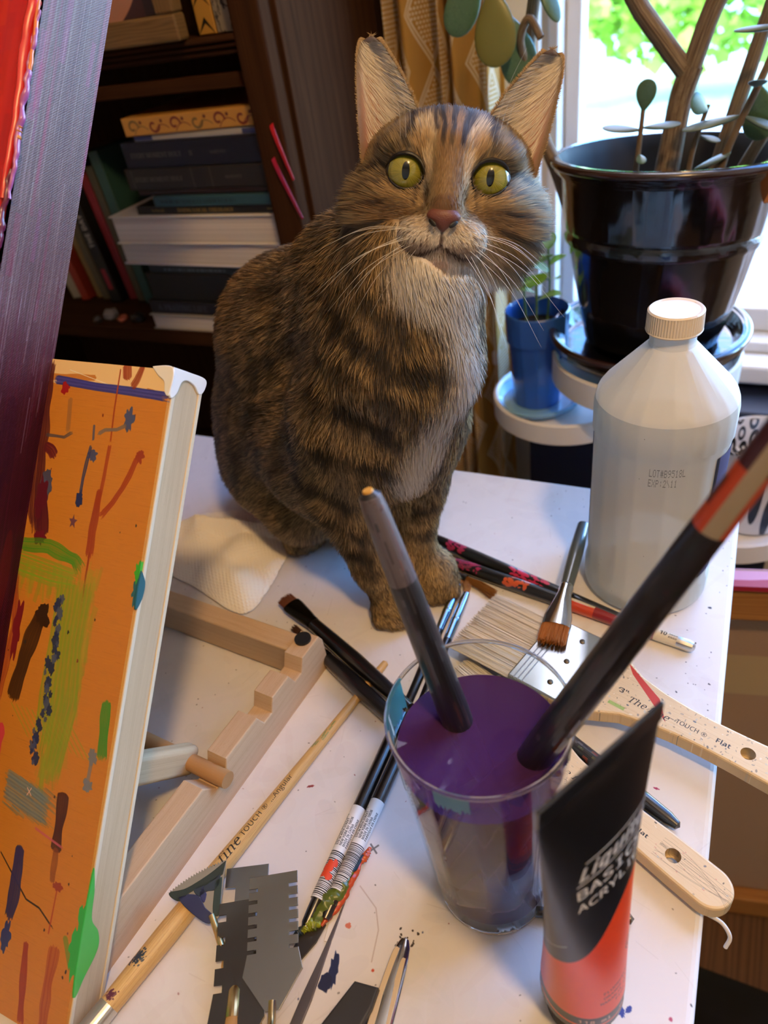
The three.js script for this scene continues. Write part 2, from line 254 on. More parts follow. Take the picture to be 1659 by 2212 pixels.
  // ribbons hanging out of the two gilt books
  for (const [c, pts, lb] of [['#d01822', [[-0.466, 1.041, -0.722], [-0.456, 1.036, -0.703], [-0.448, 1.012, -0.6995], [-0.440, 0.985, -0.699]], 'red ribbon bookmark hanging from the gold patterned book'], ['#b8123f', [[-0.474, 1.010, -0.724], [-0.463, 1.004, -0.704], [-0.449, 0.972, -0.6995], [-0.4385, 0.945, -0.699]], 'crimson ribbon bookmark hanging from the navy book']]) {
    const cv = new THREE.CatmullRomCurve3(pts.map((p) => V(...p))), P = [], I = [], n = 24; for (let i = 0; i <= n; i++) { const q = cv.getPoint(i / n), a = i / n * 0.8; for (const [u, v] of [[-1, -1], [1, -1], [1, 1], [-1, 1]]) P.push(q.x + u * 0.0026 * Math.cos(a), q.y + u * 0.0012, q.z + v * 0.0003 + u * 0.0016 * Math.sin(a)); if (i) for (let k = 0; k < 4; k++) { const b = (i - 1) * 4, k2 = (k + 1) % 4; I.push(b + k, b + k2, b + 4 + k, b + k2, b + 4 + k2, b + 4 + k); } }
    let g = new THREE.BufferGeometry(); g.setAttribute('position', new THREE.Float32BufferAttribute(P, 3)); g.setIndex(I); g = g.toNonIndexed(); g.computeVertexNormals(); single('ribbon_bookmark', lb, 'ribbon', g, std({ color: c, roughness: 0.5 }));
  }
  // upright books at the left of the pile
  const up = 'upright books beside the flat pile';
  [['#2b4f49', 0.018, 0.215, 'green spined book, next to the flat pile'], ['#4a4636', 0.014, 0.195, 'olive grey book between the green and the red spines'], ['#7c1820', 0.016, 0.185, 'red spined book among the upright books'], ['#0e0d0d', 0.022, 0.200, 'black spined book with pale lettering among the upright books'], ['#5d5136', 0.016, 0.20, 'khaki spined book beside the black lettered one'], ['#8a6a38', 0.012, 0.18, 'tan spined thin book among the upright books'], ['#a3331c', 0.016, 0.19, 'orange red spined book among the upright books'], ['#b5a382', 0.02, 0.17, 'cream spined book at the far end of the upright books']].reduce((x, [c, t, h, lb], i) => {
    book('upright_book', lb, 'book', { w: h, h: t, d: 0.13, at: [x - 0.004, 0.7905, -0.80 - (i % 3) * 0.006], color: c, upright: true, lean: 0.05 + i * 0.012, group: up, draw: i === 3 ? fillThen('#0e0d0d', line('THE DAY', '#b8b2a6', 0.55, 0.42, 'sans-serif', 'bold'), (g, w, hh) => { g.fillStyle = '#9c2030'; g.fillRect(w * 0.1, hh * 0.3, w * 0.16, hh * 0.4); }) : undefined });
    return x - t - 0.006;
  }, -0.788);
  // pebbles and crystals on the shelf
  for (const [x, z, r, c, lb] of [[-0.83, -0.745, 0.011, '#8f8a84', 'pale quartz pebble on the bookcase shelf'], [-0.80, -0.735, 0.008, '#b2583a', 'small orange stone on the bookcase shelf'], [-0.775, -0.74, 0.010, '#1d1a19', 'dark pebble on the bookcase shelf'], [-0.845, -0.73, 0.007, '#3f3a36', 'small grey stone on the bookcase shelf']]) {
    const g = new THREE.IcosahedronGeometry(r, 2), p = g.attributes.position; for (let i = 0; i < p.count; i++) { const k = 1 + 0.25 * n3(p.getX(i) * 90, p.getY(i) * 90, p.getZ(i) * 90 + x * 50); p.setXYZ(i, p.getX(i) * k, p.getY(i) * k * 0.7, p.getZ(i) * k); } g.computeVertexNormals();
    single('pebble', lb, 'stone', g, phys({ color: c, roughness: 0.35 }), [x, 0.79 + r * 0.62, z]);
  }
  // framed picture and small books on the upper shelf
  const fr = thing('picture_frame', 'oak picture frame with a warm dark picture on the upper shelf', 'picture frame', null, [-0.645, 1.1196, -0.705]);
  const oak = wood('#86683f', '#54401f', [0.05, 0.3], { rough: 0.5 });
  const fw = 0.215, fh = 0.26, fb = 0.0235, bar = (x0, x1, y0, y1) => box(x1 - x0, y1 - y0, 0.018, 0.003, (x0 + x1) / 2, (y0 + y1) / 2, 0, x1 - x0 > y1 - y0);
  part('frame_bar', bar(-fw / 2, fw / 2, 0, fb), oak, fr); part('frame_bar', bar(-fw / 2, fw / 2, fh - fb, fh), oak, fr); part('frame_bar', bar(-fw / 2, -fw / 2 + fb, fb, fh - fb), oak, fr); part('frame_bar', bar(fw / 2 - fb, fw / 2, fb, fh - fb), oak, fr);
  part('picture', new THREE.PlaneGeometry(fw - 2 * fb + 0.004, fh - 2 * fb + 0.004).translate(0, fh / 2, 0.003), std({ roughness: 0.4, map: canvasTex(512, 660, (g, w, h) => { g.fillStyle = '#3a1c1a'; g.fillRect(0, 0, w, h); g.fillStyle = '#a8755a'; g.beginPath(); g.ellipse(w * 0.62, h * 0.55, w * 0.42, h * 0.48, 0.2, 0, 7); g.fill(); g.fillStyle = '#a64a2e'; g.beginPath(); g.ellipse(w * 0.34, h * 0.78, w * 0.26, h * 0.15, -0.6, 0, 7); g.fill(); g.fillStyle = '#221112'; g.fillRect(w * 0.9, 0, w * 0.1, h); }) }), fr);
  const ub = 'small books standing on the upper shelf';
  [['#b98a3a', 0.022, 'ochre and black patterned small book on the upper shelf', (g, w, h) => { g.fillStyle = '#b98a3a'; g.fillRect(0, 0, w, h); g.fillStyle = '#15110e'; for (let i = 0; i < 6; i++) { g.beginPath(); g.moveTo(i * w / 6, 0); g.lineTo(i * w / 6 + w / 9, h / 2); g.lineTo(i * w / 6, h); g.lineTo(i * w / 6 + w / 14, h / 2); g.fill(); } }], ['#777064', 0.026, 'black and cream marbled small book on the upper shelf', (g, w, h) => { g.fillStyle = '#8c8474'; g.fillRect(0, 0, w, h); g.strokeStyle = '#1d1a18'; g.lineWidth = 6; for (let i = 0; i < 60; i++) { g.beginPath(); let x = rr(0, w), y = rr(0, h); g.moveTo(x, y); for (let k = 0; k < 5; k++) g.lineTo(x += rr(-30, 40), y += rr(-14, 14)); g.stroke(); } }], ['#8a5a2a', 0.019, 'brown and tan small book on the upper shelf', (g, w, h) => { g.fillStyle = '#6d4a26'; g.fillRect(0, 0, w, h); g.fillStyle = '#b08a4c'; g.fillRect(w * 0.1, h * 0.25, w * 0.5, h * 0.5); }], ['#2f3a36', 0.010, 'dark green grey thin book on the upper shelf', null], ['#b59a1c', 0.011, 'bright yellow thin book on the upper shelf', null]].reduce((x, [c, t, lb, draw]) => { book('upright_book', lb, 'book', { w: 0.14, h: t, d: 0.09, at: [x + t, 1.1196, -0.735], color: c, upright: true, group: ub, draw }); return x + t + 0.0012; }, -0.5415);
}
// ---------------------------------------------------------------- curtain
{
  const W = 0.62, tex = canvasTex(1024, 2048, (g, w, h) => {
    g.fillStyle = '#b98a37'; g.fillRect(0, 0, w, h);
    for (let i = 0; i < 9000; i++) { g.fillStyle = `rgba(${i % 2 ? '120,80,20' : '210,165,85'},0.10)`; g.fillRect(rnd() * w, rnd() * h, 2, rr(4, 26)); }
    const cell = 256, hh = 340; g.strokeStyle = '#e9dcc0'; g.fillStyle = '#e9dcc0'; g.lineWidth = 7;
    for (let r = -1; r < 8; r++) for (let c = 0; c < 4; c++) {
      const x = c * cell + cell / 2, y = r * hh + (c % 2 ? hh / 2 : 0) + 100;
      for (const s of [1, 0.87]) { g.beginPath(); g.moveTo(x, y - hh / 2 * s); g.lineTo(x + cell / 2 * s, y); g.lineTo(x, y + hh / 2 * s); g.lineTo(x - cell / 2 * s, y); g.closePath(); g.stroke(); }
      for (let a = -8; a <= 8; a++) for (let b = -9; b <= 9; b++) { const dx = a * 16 + (b % 2 ? 8 : 0), dy = b * 15; if (Math.abs(dx) / (cell * 0.40) + Math.abs(dy) / (hh * 0.40) < 1) { g.beginPath(); g.arc(x + dx, y + dy, 5.4, 0, 7); g.fill(); } }
    }
  });
  tex.wrapS = tex.wrapT = THREE.RepeatWrapping;
  const nx = 120, ny = 40, g = new THREE.PlaneGeometry(1, 1, nx, ny), p = g.attributes.position, uv = g.attributes.uv;
  for (let i = 0; i < p.count; i++) {
    const u = p.getX(i) + 0.5, v = p.getY(i) + 0.5, y = 0.02 + v * 2.18, spread = lerp(1.0, 0.94, v), ph = u * 31 + 0.5 * Math.sin(u * 9 + 1);
    p.setXYZ(i, -0.355 + (u - 0.5) * 0.158 * spread + 0.006 * Math.cos(ph * 0.5), y, -0.955 + 0.020 * Math.sin(ph) + 0.008 * n2(u * 6, v * 2));
    uv.setXY(i, u * W / 0.34, y / 0.68);
  }
  g.computeVertexNormals();
  single('curtain', 'mustard yellow curtain printed with cream dots and diamonds beside the window', 'curtain', g, phys({ map: tex, roughness: 0.9, transmission: 0.28, thickness: 0 }));
  single('curtain_rod', 'brass curtain rod above the window', 'curtain rod', new THREE.CylinderGeometry(0.011, 0.011, 1.9, 16).rotateZ(Math.PI / 2), std({ color: lin(0.45, 0.33, 0.15), metalness: 1, roughness: 0.4 }), [0.5, 2.215, -0.955]);
}
// ---------------------------------------------------------------- plant stand with pots
{
  const s = thing('plant_stand', 'white tiered plant stand with round trays in front of the window', 'plant stand', null, [0, 0, 0]);
  const tray = (x, y, z, r, h) => { const g = lathe([[0.0001, -h], [r * 0.96, -h], [r, -h * 0.9], [r, -0.002], [r - 0.003, 0], [r - 0.006, -0.003], [r - 0.008, -h * 0.55], [0.0001, -h * 0.55]], 64); g.translate(x, y, z); part('tray', g, whitePlastic, s); };
  tray(-0.078, 0.765, -0.80, 0.104, 0.034); tray(-0.172, 0.694, -0.815, 0.09, 0.030); tray(0.035, 0.585, -0.775, 0.09, 0.030);
  part('pole', lathe([[0.0001, 0.0], [0.12, 0.0], [0.12, 0.012], [0.022, 0.018], [0.019, 0.03], [0.019, 0.752], [0.0001, 0.752]], 32).translate(-0.078, 0, -0.80), whitePlastic, s);
  part('arm', tube([[-0.078, 0.655, -0.80], [-0.172, 0.668, -0.815]], 0.008, 6, 10), whitePlastic, s); part('arm', tube([[-0.078, 0.545, -0.80], [0.035, 0.558, -0.775]], 0.008, 6, 10), whitePlastic, s);
single('storage_cabinet', 'dark navy cabinet standing against the wall under the window sill', 'cabinet', box(0.36, 0.62, 0.095, 0.004), std({ color: '#141d30', roughness: 0.55 }), [-0.067, 0.311, -0.9675]);
}
const glaze = phys({ color: '#0b0a0c', roughness: 0.16, clearcoat: 1, clearcoatRoughness: 0.08, bumpMap: grainBump, bumpScale: 0.0006 });
const rustGlaze = phys({ color: '#2a130b', roughness: 0.2, clearcoat: 1, clearcoatRoughness: 0.1 });
const soil = std({ color: '#2a211a', roughness: 1 });
{
  const sc = thing('pot_saucer', 'glossy black glazed saucer under the large black pot', 'saucer', null, [-0.078, 0.7655, -0.80]);
  part('dish', lathe([[0.0001, 0.0], [0.085, 0.0], [0.092, 0.003], [0.106, 0.016], [0.108, 0.024], [0.105, 0.029], [0.099, 0.027], [0.09, 0.012], [0.0001, 0.010]], 72), glaze, sc);
  part('rim', new THREE.TorusGeometry(0.1045, 0.0042, 12, 72).rotateX(Math.PI / 2).translate(0, 0.026, 0), rustGlaze, sc);
  const pot = thing('plant_pot', 'large glossy black glazed plant pot holding a jade plant', 'pot', null, [-0.074, 0.7795, -0.80]); pot.rotation.set(-0.075, 0, -0.02);
  part('bowl', lathe([[0.0001, 0.0], [0.066, 0.0], [0.072, 0.004], [0.083, 0.05], [0.097, 0.108], [0.1005, 0.112], [0.1015, 0.117], [0.0995, 0.122], [0.1015, 0.126], [0.110, 0.176], [0.116, 0.182], [0.1185, 0.188], [0.116, 0.193], [0.111, 0.1925]], 96), glaze, pot);
  part('inner_wall', lathe([[0.111, 0.1925], [0.108, 0.188], [0.105, 0.178], [0.093, 0.125], [0.0001, 0.122]], 72), std({ color: '#141315', roughness: 0.7 }), pot);
  part('rim_band', new THREE.TorusGeometry(0.1158, 0.0038, 12, 96).rotateX(Math.PI / 2).translate(0, 0.1885, 0), rustGlaze, pot);
  const sg = new THREE.CircleGeometry(0.095, 40, 0, Math.PI * 2).rotateX(-Math.PI / 2); part('soil', sg.translate(0, 0.146, 0), soil, pot);
}
// jade plant
{
  const j = thing('jade_plant', 'jade plant with thick brown stems and fleshy leaves in the black pot', 'plant', null, [-0.088, 0.930, -0.81]);
  const bark = (() => { const t = dataTex(64, 256, (u, v) => { const k = n2(u * 6, v * 20) * 18 + n2(u * 30, v * 60) * 12 - (Math.sin(v * 60) > 0.93 ? 40 : 0); return [122 + k, 103 + k, 80 + k * 0.8]; }); t.repeat.set(1, 1); return std({ map: t, roughness: 0.8, bumpMap: t, bumpScale: 0.001 }); })();
  const stem = (pts, r) => part('stem', taperTube(pts, r, 24, 10), bark, j);
  stem([[0.012, -0.003, 0.01], [0.016, 0.05, 0.0], [0.020, 0.09, -0.004], [0.026, 0.112, -0.004]], [0.0125, 0.011, 0.0105]);
  stem([[0.024, 0.104, -0.004], [-0.004, 0.138, 0.0], [-0.03, 0.172, 0.0], [-0.045, 0.22, -0.004], [-0.06, 0.30, -0.01], [-0.08, 0.42, -0.02]], [0.0088, 0.0085, 0.008, 0.0075, 0.006]);
  stem([[0.024, 0.104, -0.004], [0.04, 0.16, -0.004], [0.066, 0.21, -0.006], [0.082, 0.30, -0.01], [0.09, 0.42, 0]], [0.0092, 0.009, 0.0085, 0.008, 0.006]);
  stem([[0.055, -0.003, -0.01], [0.066, 0.06, -0.012], [0.08, 0.13, -0.014], [0.094, 0.2, -0.01], [0.11, 0.3, -0.01]], [0.0085, 0.0072, 0.0065, 0.006, 0.005]);
  stem([[0.072, -0.003, 0.0], [0.095, 0.05, 0.0], [0.13, 0.11, -0.01], [0.15, 0.2, -0.01]], [0.0065, 0.0055, 0.005, 0.0045]);
  stem([[-0.078, -0.003, 0.02], [-0.092, 0.03, 0.015], [-0.112, 0.07, 0.01], [-0.125, 0.13, 0.0], [-0.115, 0.19, 0.01], [-0.10, 0.235, 0.02]], [0.008, 0.007, 0.0065, 0.006, 0.005]);
  stem([[-0.124, 0.12, 0.005], [-0.128, 0.150, 0.02], [-0.118, 0.166, 0.026], [-0.106, 0.150, 0.03]], [0.004, 0.004, 0.0035]); stem([[-0.146, 0.245, 0.02], [-0.150, 0.215, 0.028], [-0.150, 0.190, 0.03]], [0.004, 0.0035, 0.003]);
  stem([[-0.012, -0.003, 0.045], [-0.010, 0.04, 0.045], [-0.008, 0.09, 0.044]], [0.0030, 0.0026, 0.002]);
  stem([[0.034, -0.003, 0.03], [0.038, 0.05, 0.03], [0.046, 0.085, 0.03]], [0.003, 0.0026, 0.002]);
  stem([[0.058, -0.003, 0.034], [0.068, 0.05, 0.034], [0.085, 0.1, 0.034], [0.1, 0.15, 0.03]], [0.0038, 0.0034, 0.003]);
  stem([[0.085, -0.003, 0.03], [0.094, 0.02, 0.03], [0.098, 0.03, 0.03]], [0.003, 0.0022]);
  // one fleshy leaf, 1 long: a thick spoon
  const leafG = (() => { const g = new THREE.SphereGeometry(0.5, 20, 14), p = g.attributes.position; for (let i = 0; i < p.count; i++) { const x = p.getX(i), y = p.getY(i) + 0.5, z = p.getZ(i), w = 0.66 * Math.pow(clamp(y), 0.55) * (1.08 - 0.22 * y); p.setXYZ(i, x * w * 1.25, y, z * 0.16 * (1 + 0.4 * (1 - y)) + 0.10 * (y - 0.4) * (y - 0.4) + 0.10 * x * x); } g.computeVertexNormals(); return g; })();
  const lt = canvasTex(128, 256, (g, w, h) => { g.fillStyle = '#4d6b4c'; g.fillRect(0, 0, w, h); for (let i = 0; i < 700; i++) { g.fillStyle = `rgba(${i % 2 ? '120,150,110' : '40,60,38'},0.18)`; g.fillRect(rnd() * w, rnd() * h, 2, 5); } });
  const leafA = phys({ map: lt, roughness: 0.35, clearcoat: 0.3, clearcoatRoughness: 0.3 }), leafB = phys({ color: '#6d6c2b', roughness: 0.4, clearcoat: 0.25, clearcoatRoughness: 0.35 }), leafC = phys({ color: '#5d726c', roughness: 0.5, clearcoat: 0.3, clearcoatRoughness: 0.3 });
  const leaf = (at, dir, L, mat = leafA, up = [0, 0, 1], wide = 1) => { const m = part('leaf', leafG, mat, j); along(m, at, [at[0] + dir[0], at[1] + dir[1], at[2] + dir[2]], V(...up)); m.scale.set(L * wide * (mat === leafC ? 0.72 : 0.9), L, L * (mat === leafC ? 0.6 : 0.8)); };
  // hanging leaves before the curtain
  leaf([-0.150, 0.196, 0.03], [0.06, -1, 0.15], 0.066, leafB, [0.1, 0.1, 1], 1.15); leaf([-0.166, 0.214, 0.02], [-0.5, -1, 0.1], 0.062, leafA, [0.4, 0.2, 1]); leaf([-0.140, 0.170, 0.012], [0.2, -1, 0.0], 0.062, leafA, [0.3, 0.1, 1], 1.1); leaf([-0.112, 0.205, 0.03], [0.5, -1, 0.1], 0.05, leafA, [0.8, 0.2, 0.5], 0.7); leaf([-0.136, 0.215, 0.02], [0.5, -0.4, 0.3], 0.036, leafA, [0, 0.5, 1]);
  // shoots in the pot
  leaf([-0.008, 0.085, 0.044], [0.1, 1, 0.15], 0.028, leafA, [0.1, 0, 1], 1.2); leaf([-0.008, 0.07, 0.044], [-1, 0.12, 0.1], 0.036, leafC, [0, 1, 0.2]); leaf([-0.008, 0.072, 0.044], [1, 0.05, 0.1], 0.034, leafC, [0, 1, 0.2]); leaf([-0.009, 0.05, 0.046], [0.4, -0.3, 0.9], 0.017, leafA, [0, 1, 0.4]); leaf([-0.01, 0.02, 0.046], [-1, 0.02, 0.2], 0.034, leafC, [0, 1, 0.2], 0.6); leaf([-0.01, 0.022, 0.046], [0.9, -0.35, 0.2], 0.032, leafC, [0.3, 1, 0.2], 0.6); leaf([-0.011, 0.006, 0.05], [-0.35, -0.6, 0.8], 0.026, leafC, [0, 0.6, 1]);
  leaf([0.046, 0.08, 0.03], [-0.5, 0.5, 0.7], 0.028, leafA, [0, 0.6, 1], 1.2); leaf([0.042, 0.06, 0.03], [0.8, -0.2, 0.3], 0.02, leafC, [0, 1, 0.3]); leaf([0.04, 0.03, 0.03], [0.7, 0.35, 0.2], 0.036, leafC, [-0.3, 1, 0.3], 0.8); leaf([0.038, 0.02, 0.032], [-0.6, -0.4, 0.6], 0.028, leafC, [0, 0.8, 1]);
  leaf([0.075, 0.075, 0.034], [-1, -0.15, 0.3], 0.05, leafC, [0, 1, 0.3], 0.6); leaf([0.075, 0.075, 0.034], [1, -0.35, 0.3], 0.04, leafC, [0.2, 1, 0.3], 0.75); leaf([0.085, 0.1, 0.03], [0.15, -0.9, -0.2], 0.05, leafA, [0, 0.2, 1], 1.1); leaf([0.082, 0.098, 0.036], [0.1, 0.3, 1], 0.03, leafC, [0, 1, -0.3], 1.2);
  leaf([0.097, 0.14, 0.03], [-1, 0.0, 0.3], 0.04, leafC, [0, 1, 0.2], 0.55); leaf([0.098, 0.142, 0.03], [1, 0.1, 0.2], 0.04, leafC, [0, 1, 0.2], 0.55); leaf([0.1, 0.15, 0.03], [0.4, 1, 0.1], 0.036, leafA, [0, 0.1, 1], 1.2); leaf([0.1, 0.135, 0.034], [0.8, -0.4, 0.4], 0.04, leafC, [0.2, 1, 0.3], 0.7); leaf([0.102, 0.165, 0.03], [1, 0.3, 0.2], 0.05, leafC, [0, 1, 0.2], 0.8);
  leaf([0.098, 0.028, 0.03], [0.5, 0.6, 0.5], 0.016, leafA, [0, 0.5, 1]); leaf([0.096, 0.024, 0.03], [-0.8, 0.3, 0.4], 0.018, leafC, [0, 1, 0.3]); leaf([0.09, 0.012, 0.036], [-0.9, -0.1, 0.5], 0.022, leafC, [0, 1, 0.3]);
  leaf([0.078, 0.235, 0.0], [-0.8, -0.5, 0.5], 0.032, leafA, [0, 0.4, 1]); leaf([0.07, 0.228, 0.004], [-0.9, 0.1, 0.5], 0.03, leafA, [0, 1, 0.5]); leaf([0.08, 0.232, 0.006], [0.4, -0.3, 0.9], 0.032, leafA, [0, 0.8, 0.5]); leaf([0.095, 0.232, 0.0], [0.9, 0.1, 0.4], 0.036, leafB, [0, 1, 0.5]); leaf([0.112, 0.24, 0.0], [-0.4, -0.8, 0.5], 0.036, leafA, [0, 0.4, 1]); leaf([0.118, 0.25, 0.0], [0.6, -0.6, 0.5], 0.04, leafB, [0, 0.4, 1]);
}
// terracotta sherd standing in the pot, blue pot with seedling, spotted pot
single('terracotta_sherd', 'orange terracotta piece leaning inside the rim of the black pot', 'sherd', extrude([[0, 0], [0.05, 0], [0.075, 0.05], [0.03, 0.04]], 0.008, 0.001), std({ color: '#a86a3a', roughness: 0.85 }), [0.0, 0.9325, -0.762]).rotation.set(-0.35, -0.2, 0.1);
{
  const bs = phys({ color: '#2f5fae', roughness: 0.25, clearcoat: 0.5 });
  single('pot_saucer', 'small light blue glazed saucer under the tall blue pot', 'saucer', lathe([[0.0001, 0], [0.044, 0], [0.054, 0.006], [0.056, 0.011], [0.053, 0.012], [0.044, 0.005], [0.0001, 0.004]], 48), phys({ color: '#7fb3d8', roughness: 0.2, clearcoat: 0.6 }), [-0.2045, 0.6785, -0.8043]);
  const p = thing('plant_pot', 'tall narrow blue glazed pot with a green seedling', 'pot', null, [-0.2045, 0.6826, -0.8043]);
  part('pot_body', lathe([[0.0001, 0], [0.029, 0], [0.0305, 0.003], [0.0345, 0.085], [0.0375, 0.0865], [0.0385, 0.122], [0.0372, 0.1235], [0.0358, 0.121], [0.0345, 0.1], [0.0001, 0.098]], 56), bs, p);
  part('soil', new THREE.CircleGeometry(0.034, 32).rotateX(-Math.PI / 2).translate(0, 0.1, 0), soil, p);
  const sd = thing('seedling', 'green leafy seedling growing in the tall blue pot', 'plant', null, [-0.2045, 0.7828, -0.8043]);
  const gm = phys({ color: '#7fae3c', roughness: 0.5, transmission: 0.3, thickness: 0 }), lg = (() => { const s = new THREE.Shape(); s.moveTo(0, 0); s.bezierCurveTo(0.5, 0.25, 0.45, 0.75, 0, 1); s.bezierCurveTo(-0.45, 0.75, -0.5, 0.25, 0, 0); const g = new THREE.ShapeGeometry(s, 8), q = g.attributes.position; for (let i = 0; i < q.count; i++) q.setZ(i, 0.15 * Math.sin(q.getY(i) * 3)); g.computeVertexNormals(); return g; })();
  for (const [x, z, h, n] of [[-0.012, 0.0, 0.07, 4], [0.010, -0.008, 0.09, 5], [0.002, 0.012, 0.055, 3]]) {
    part('stem', tube([[x, -0.002, z], [x * 1.3, h * 0.6, z], [x * 1.1, h, z]], 0.0014, 8, 6), std({ color: '#5a7a35', roughness: 0.7 }), sd);
    for (let i = 0; i < n; i++) { const m = part('leaf', lg, gm, sd), a = i * 2.4 + x * 90, y = h * (0.5 + 0.5 * (i + 1) / n); along(m, [x * 1.2, y, z], [x * 1.2 + Math.cos(a), y + 0.35, z + Math.sin(a)], V(0, 1, 0)); m.scale.setScalar(rr(0.022, 0.034)); }
  }
  const sp = thing('plant_pot', 'white pot painted with black spots on the lowest white tray', 'pot', null, [0.062, 0.5695, -0.765]);
  const spots = canvasTex(1024, 512, (g, w, h) => { g.fillStyle = '#d9d9da'; g.fillRect(0, 0, w, h); g.fillStyle = '#14181f'; for (let i = 0; i < 46; i++) { const x = (i * 137.5) % w, y = ((i * 71) % h); g.beginPath(); g.arc(x, y, rr(16, 26), 0, 7); g.fill(); if (y < h * 0.5) { g.fillStyle = '#d9d9da'; g.beginPath(); g.arc(x, y, 9, 0, 7); g.fill(); g.fillStyle = '#14181f'; } } });
  part('pot_body', lathe([[0.0001, 0], [0.036, 0], [0.040, 0.004], [0.046, 0.105], [0.0475, 0.112], [0.046, 0.1135], [0.0435, 0.11], [0.041, 0.075], [0.0001, 0.072]], 56), phys({ map: spots, roughness: 0.3, clearcoat: 0.5 }), sp);
  part('soil', new THREE.CircleGeometry(0.0405, 32).rotateX(-Math.PI / 2).translate(0, 0.0745, 0), soil, sp);
}
// ---------------------------------------------------------------- stretched canvases on the floor right of the table
{
  const pine = wood('#b9803f', '#8a5524', [0.06, 0.5], { rough: 0.6 }), linen = (() => { const t = dataTex(128, 128, (u, v, x, y) => { const k = ((x % 4 < 2) ^ (y % 4 < 2) ? 8 : -8) + n2(u * 20, v * 20) * 8; return [166 + k, 134 + k, 106 + k]; }); t.repeat.set(30, 30); return std({ map: t, roughness: 0.95 }); })();
  const c = thing('stretched_canvas', 'back of a stretched canvas with pine stretcher bars standing on the floor', 'canvas', null, [0.03, 0.002, -0.545]);
  c.rotation.set(-0.07, 0.213, 0, 'YXZ'); c.position.x = 0.09;
  const H = 0.625, Wd = 0.46, bar = (x0, x1, y0, y1, z0, z1, t) => box(x1 - x0, y1 - y0, z1 - z0, 0.003, (x0 + x1) / 2, (y0 + y1) / 2, (z0 + z1) / 2, t);
  part('stretcher_bar', bar(-0.06, Wd, H - 0.05, H - 0.006, -0.02, 0, true), pine, c); part('stretcher_bar', bar(-0.06, Wd, 0.004, 0.044, -0.02, 0, true), pine, c); part('stretcher_bar', bar(-0.10, -0.06, 0.004, H - 0.006, -0.02, 0), pine, c); part('stretcher_bar', bar(Wd, Wd + 0.04, 0.004, H - 0.006, -0.02, 0), pine, c);
  part('cloth', metreUV(new THREE.BoxGeometry(Wd + 0.14, H, 0.002).translate((Wd - 0.06) / 2, H / 2, -0.022)), linen, c);
  const edge = canvasTex(512, 64, (g, w, h) => { g.fillStyle = '#c98aa4'; g.fillRect(0, 0, w, h); g.fillStyle = '#a01f35'; g.beginPath(); g.moveTo(0, h * 0.55); for (let x = 0; x <= w; x += 24) g.lineTo(x, h * (0.5 + 0.2 * n2(x * 0.02, 1))); g.lineTo(w, h); g.lineTo(0, h); g.fill(); });
  const eg = new THREE.BoxGeometry(Wd + 0.14, 0.006, 0.028).translate((Wd - 0.06) / 2, H - 0.003, -0.010); { const q = eg.attributes.position, uv = eg.attributes.uv; for (let i = 0; i < q.count; i++) uv.setXY(i, (q.getX(i) + 0.1) / 0.6, 1 - (q.getZ(i) + 0.024) / 0.028 * 0.9); }
  part('painted_edge', eg, std({ map: edge, roughness: 0.5 }), c);
  const lbl = part('paper_label', new THREE.PlaneGeometry(0.30, 0.062).translate(0.08, 0.475, -0.0205), std({ roughness: 0.85, map: canvasTex(640, 132, (g, w, h) => { g.fillStyle = '#b39a72'; g.fillRect(0, 0, w, h); g.save(); g.translate(w, 0); g.scale(-1, 1); g.fillStyle = '#8d6f4f'; g.font = '120px sans-serif'; g.textBaseline = 'middle'; g.fillText('Le', w * 0.42, h * 0.5); g.restore(); }) }), c);
  lbl.userData.label = 'tan paper strip with mirrored lettering';
  // black cloth bag on the floor
  const g = new THREE.PlaneGeometry(0.95, 0.62, 60, 40).rotateX(-Math.PI / 2), q = g.attributes.position;
  for (let i = 0; i < q.count; i++) { const x = q.getX(i), z = q.getZ(i), e = Math.min(1, (0.475 - Math.abs(x)) * 7, (0.31 - Math.abs(z)) * 7); q.setY(i, Math.max(0.002, sstep(0, 1, e) * (0.085 + 0.02 * n2(x * 5, z * 5) + 0.006 * Math.sin(x * 90 + 6 * n2(x * 4, z * 4))))); }
  g.computeVertexNormals();
  single('black_cloth', 'black cloth heaped on the floor right of the white table', 'cloth', g, std({ color: '#08080a', roughness: 0.95 }), [0.50, 0, -0.16]);
}
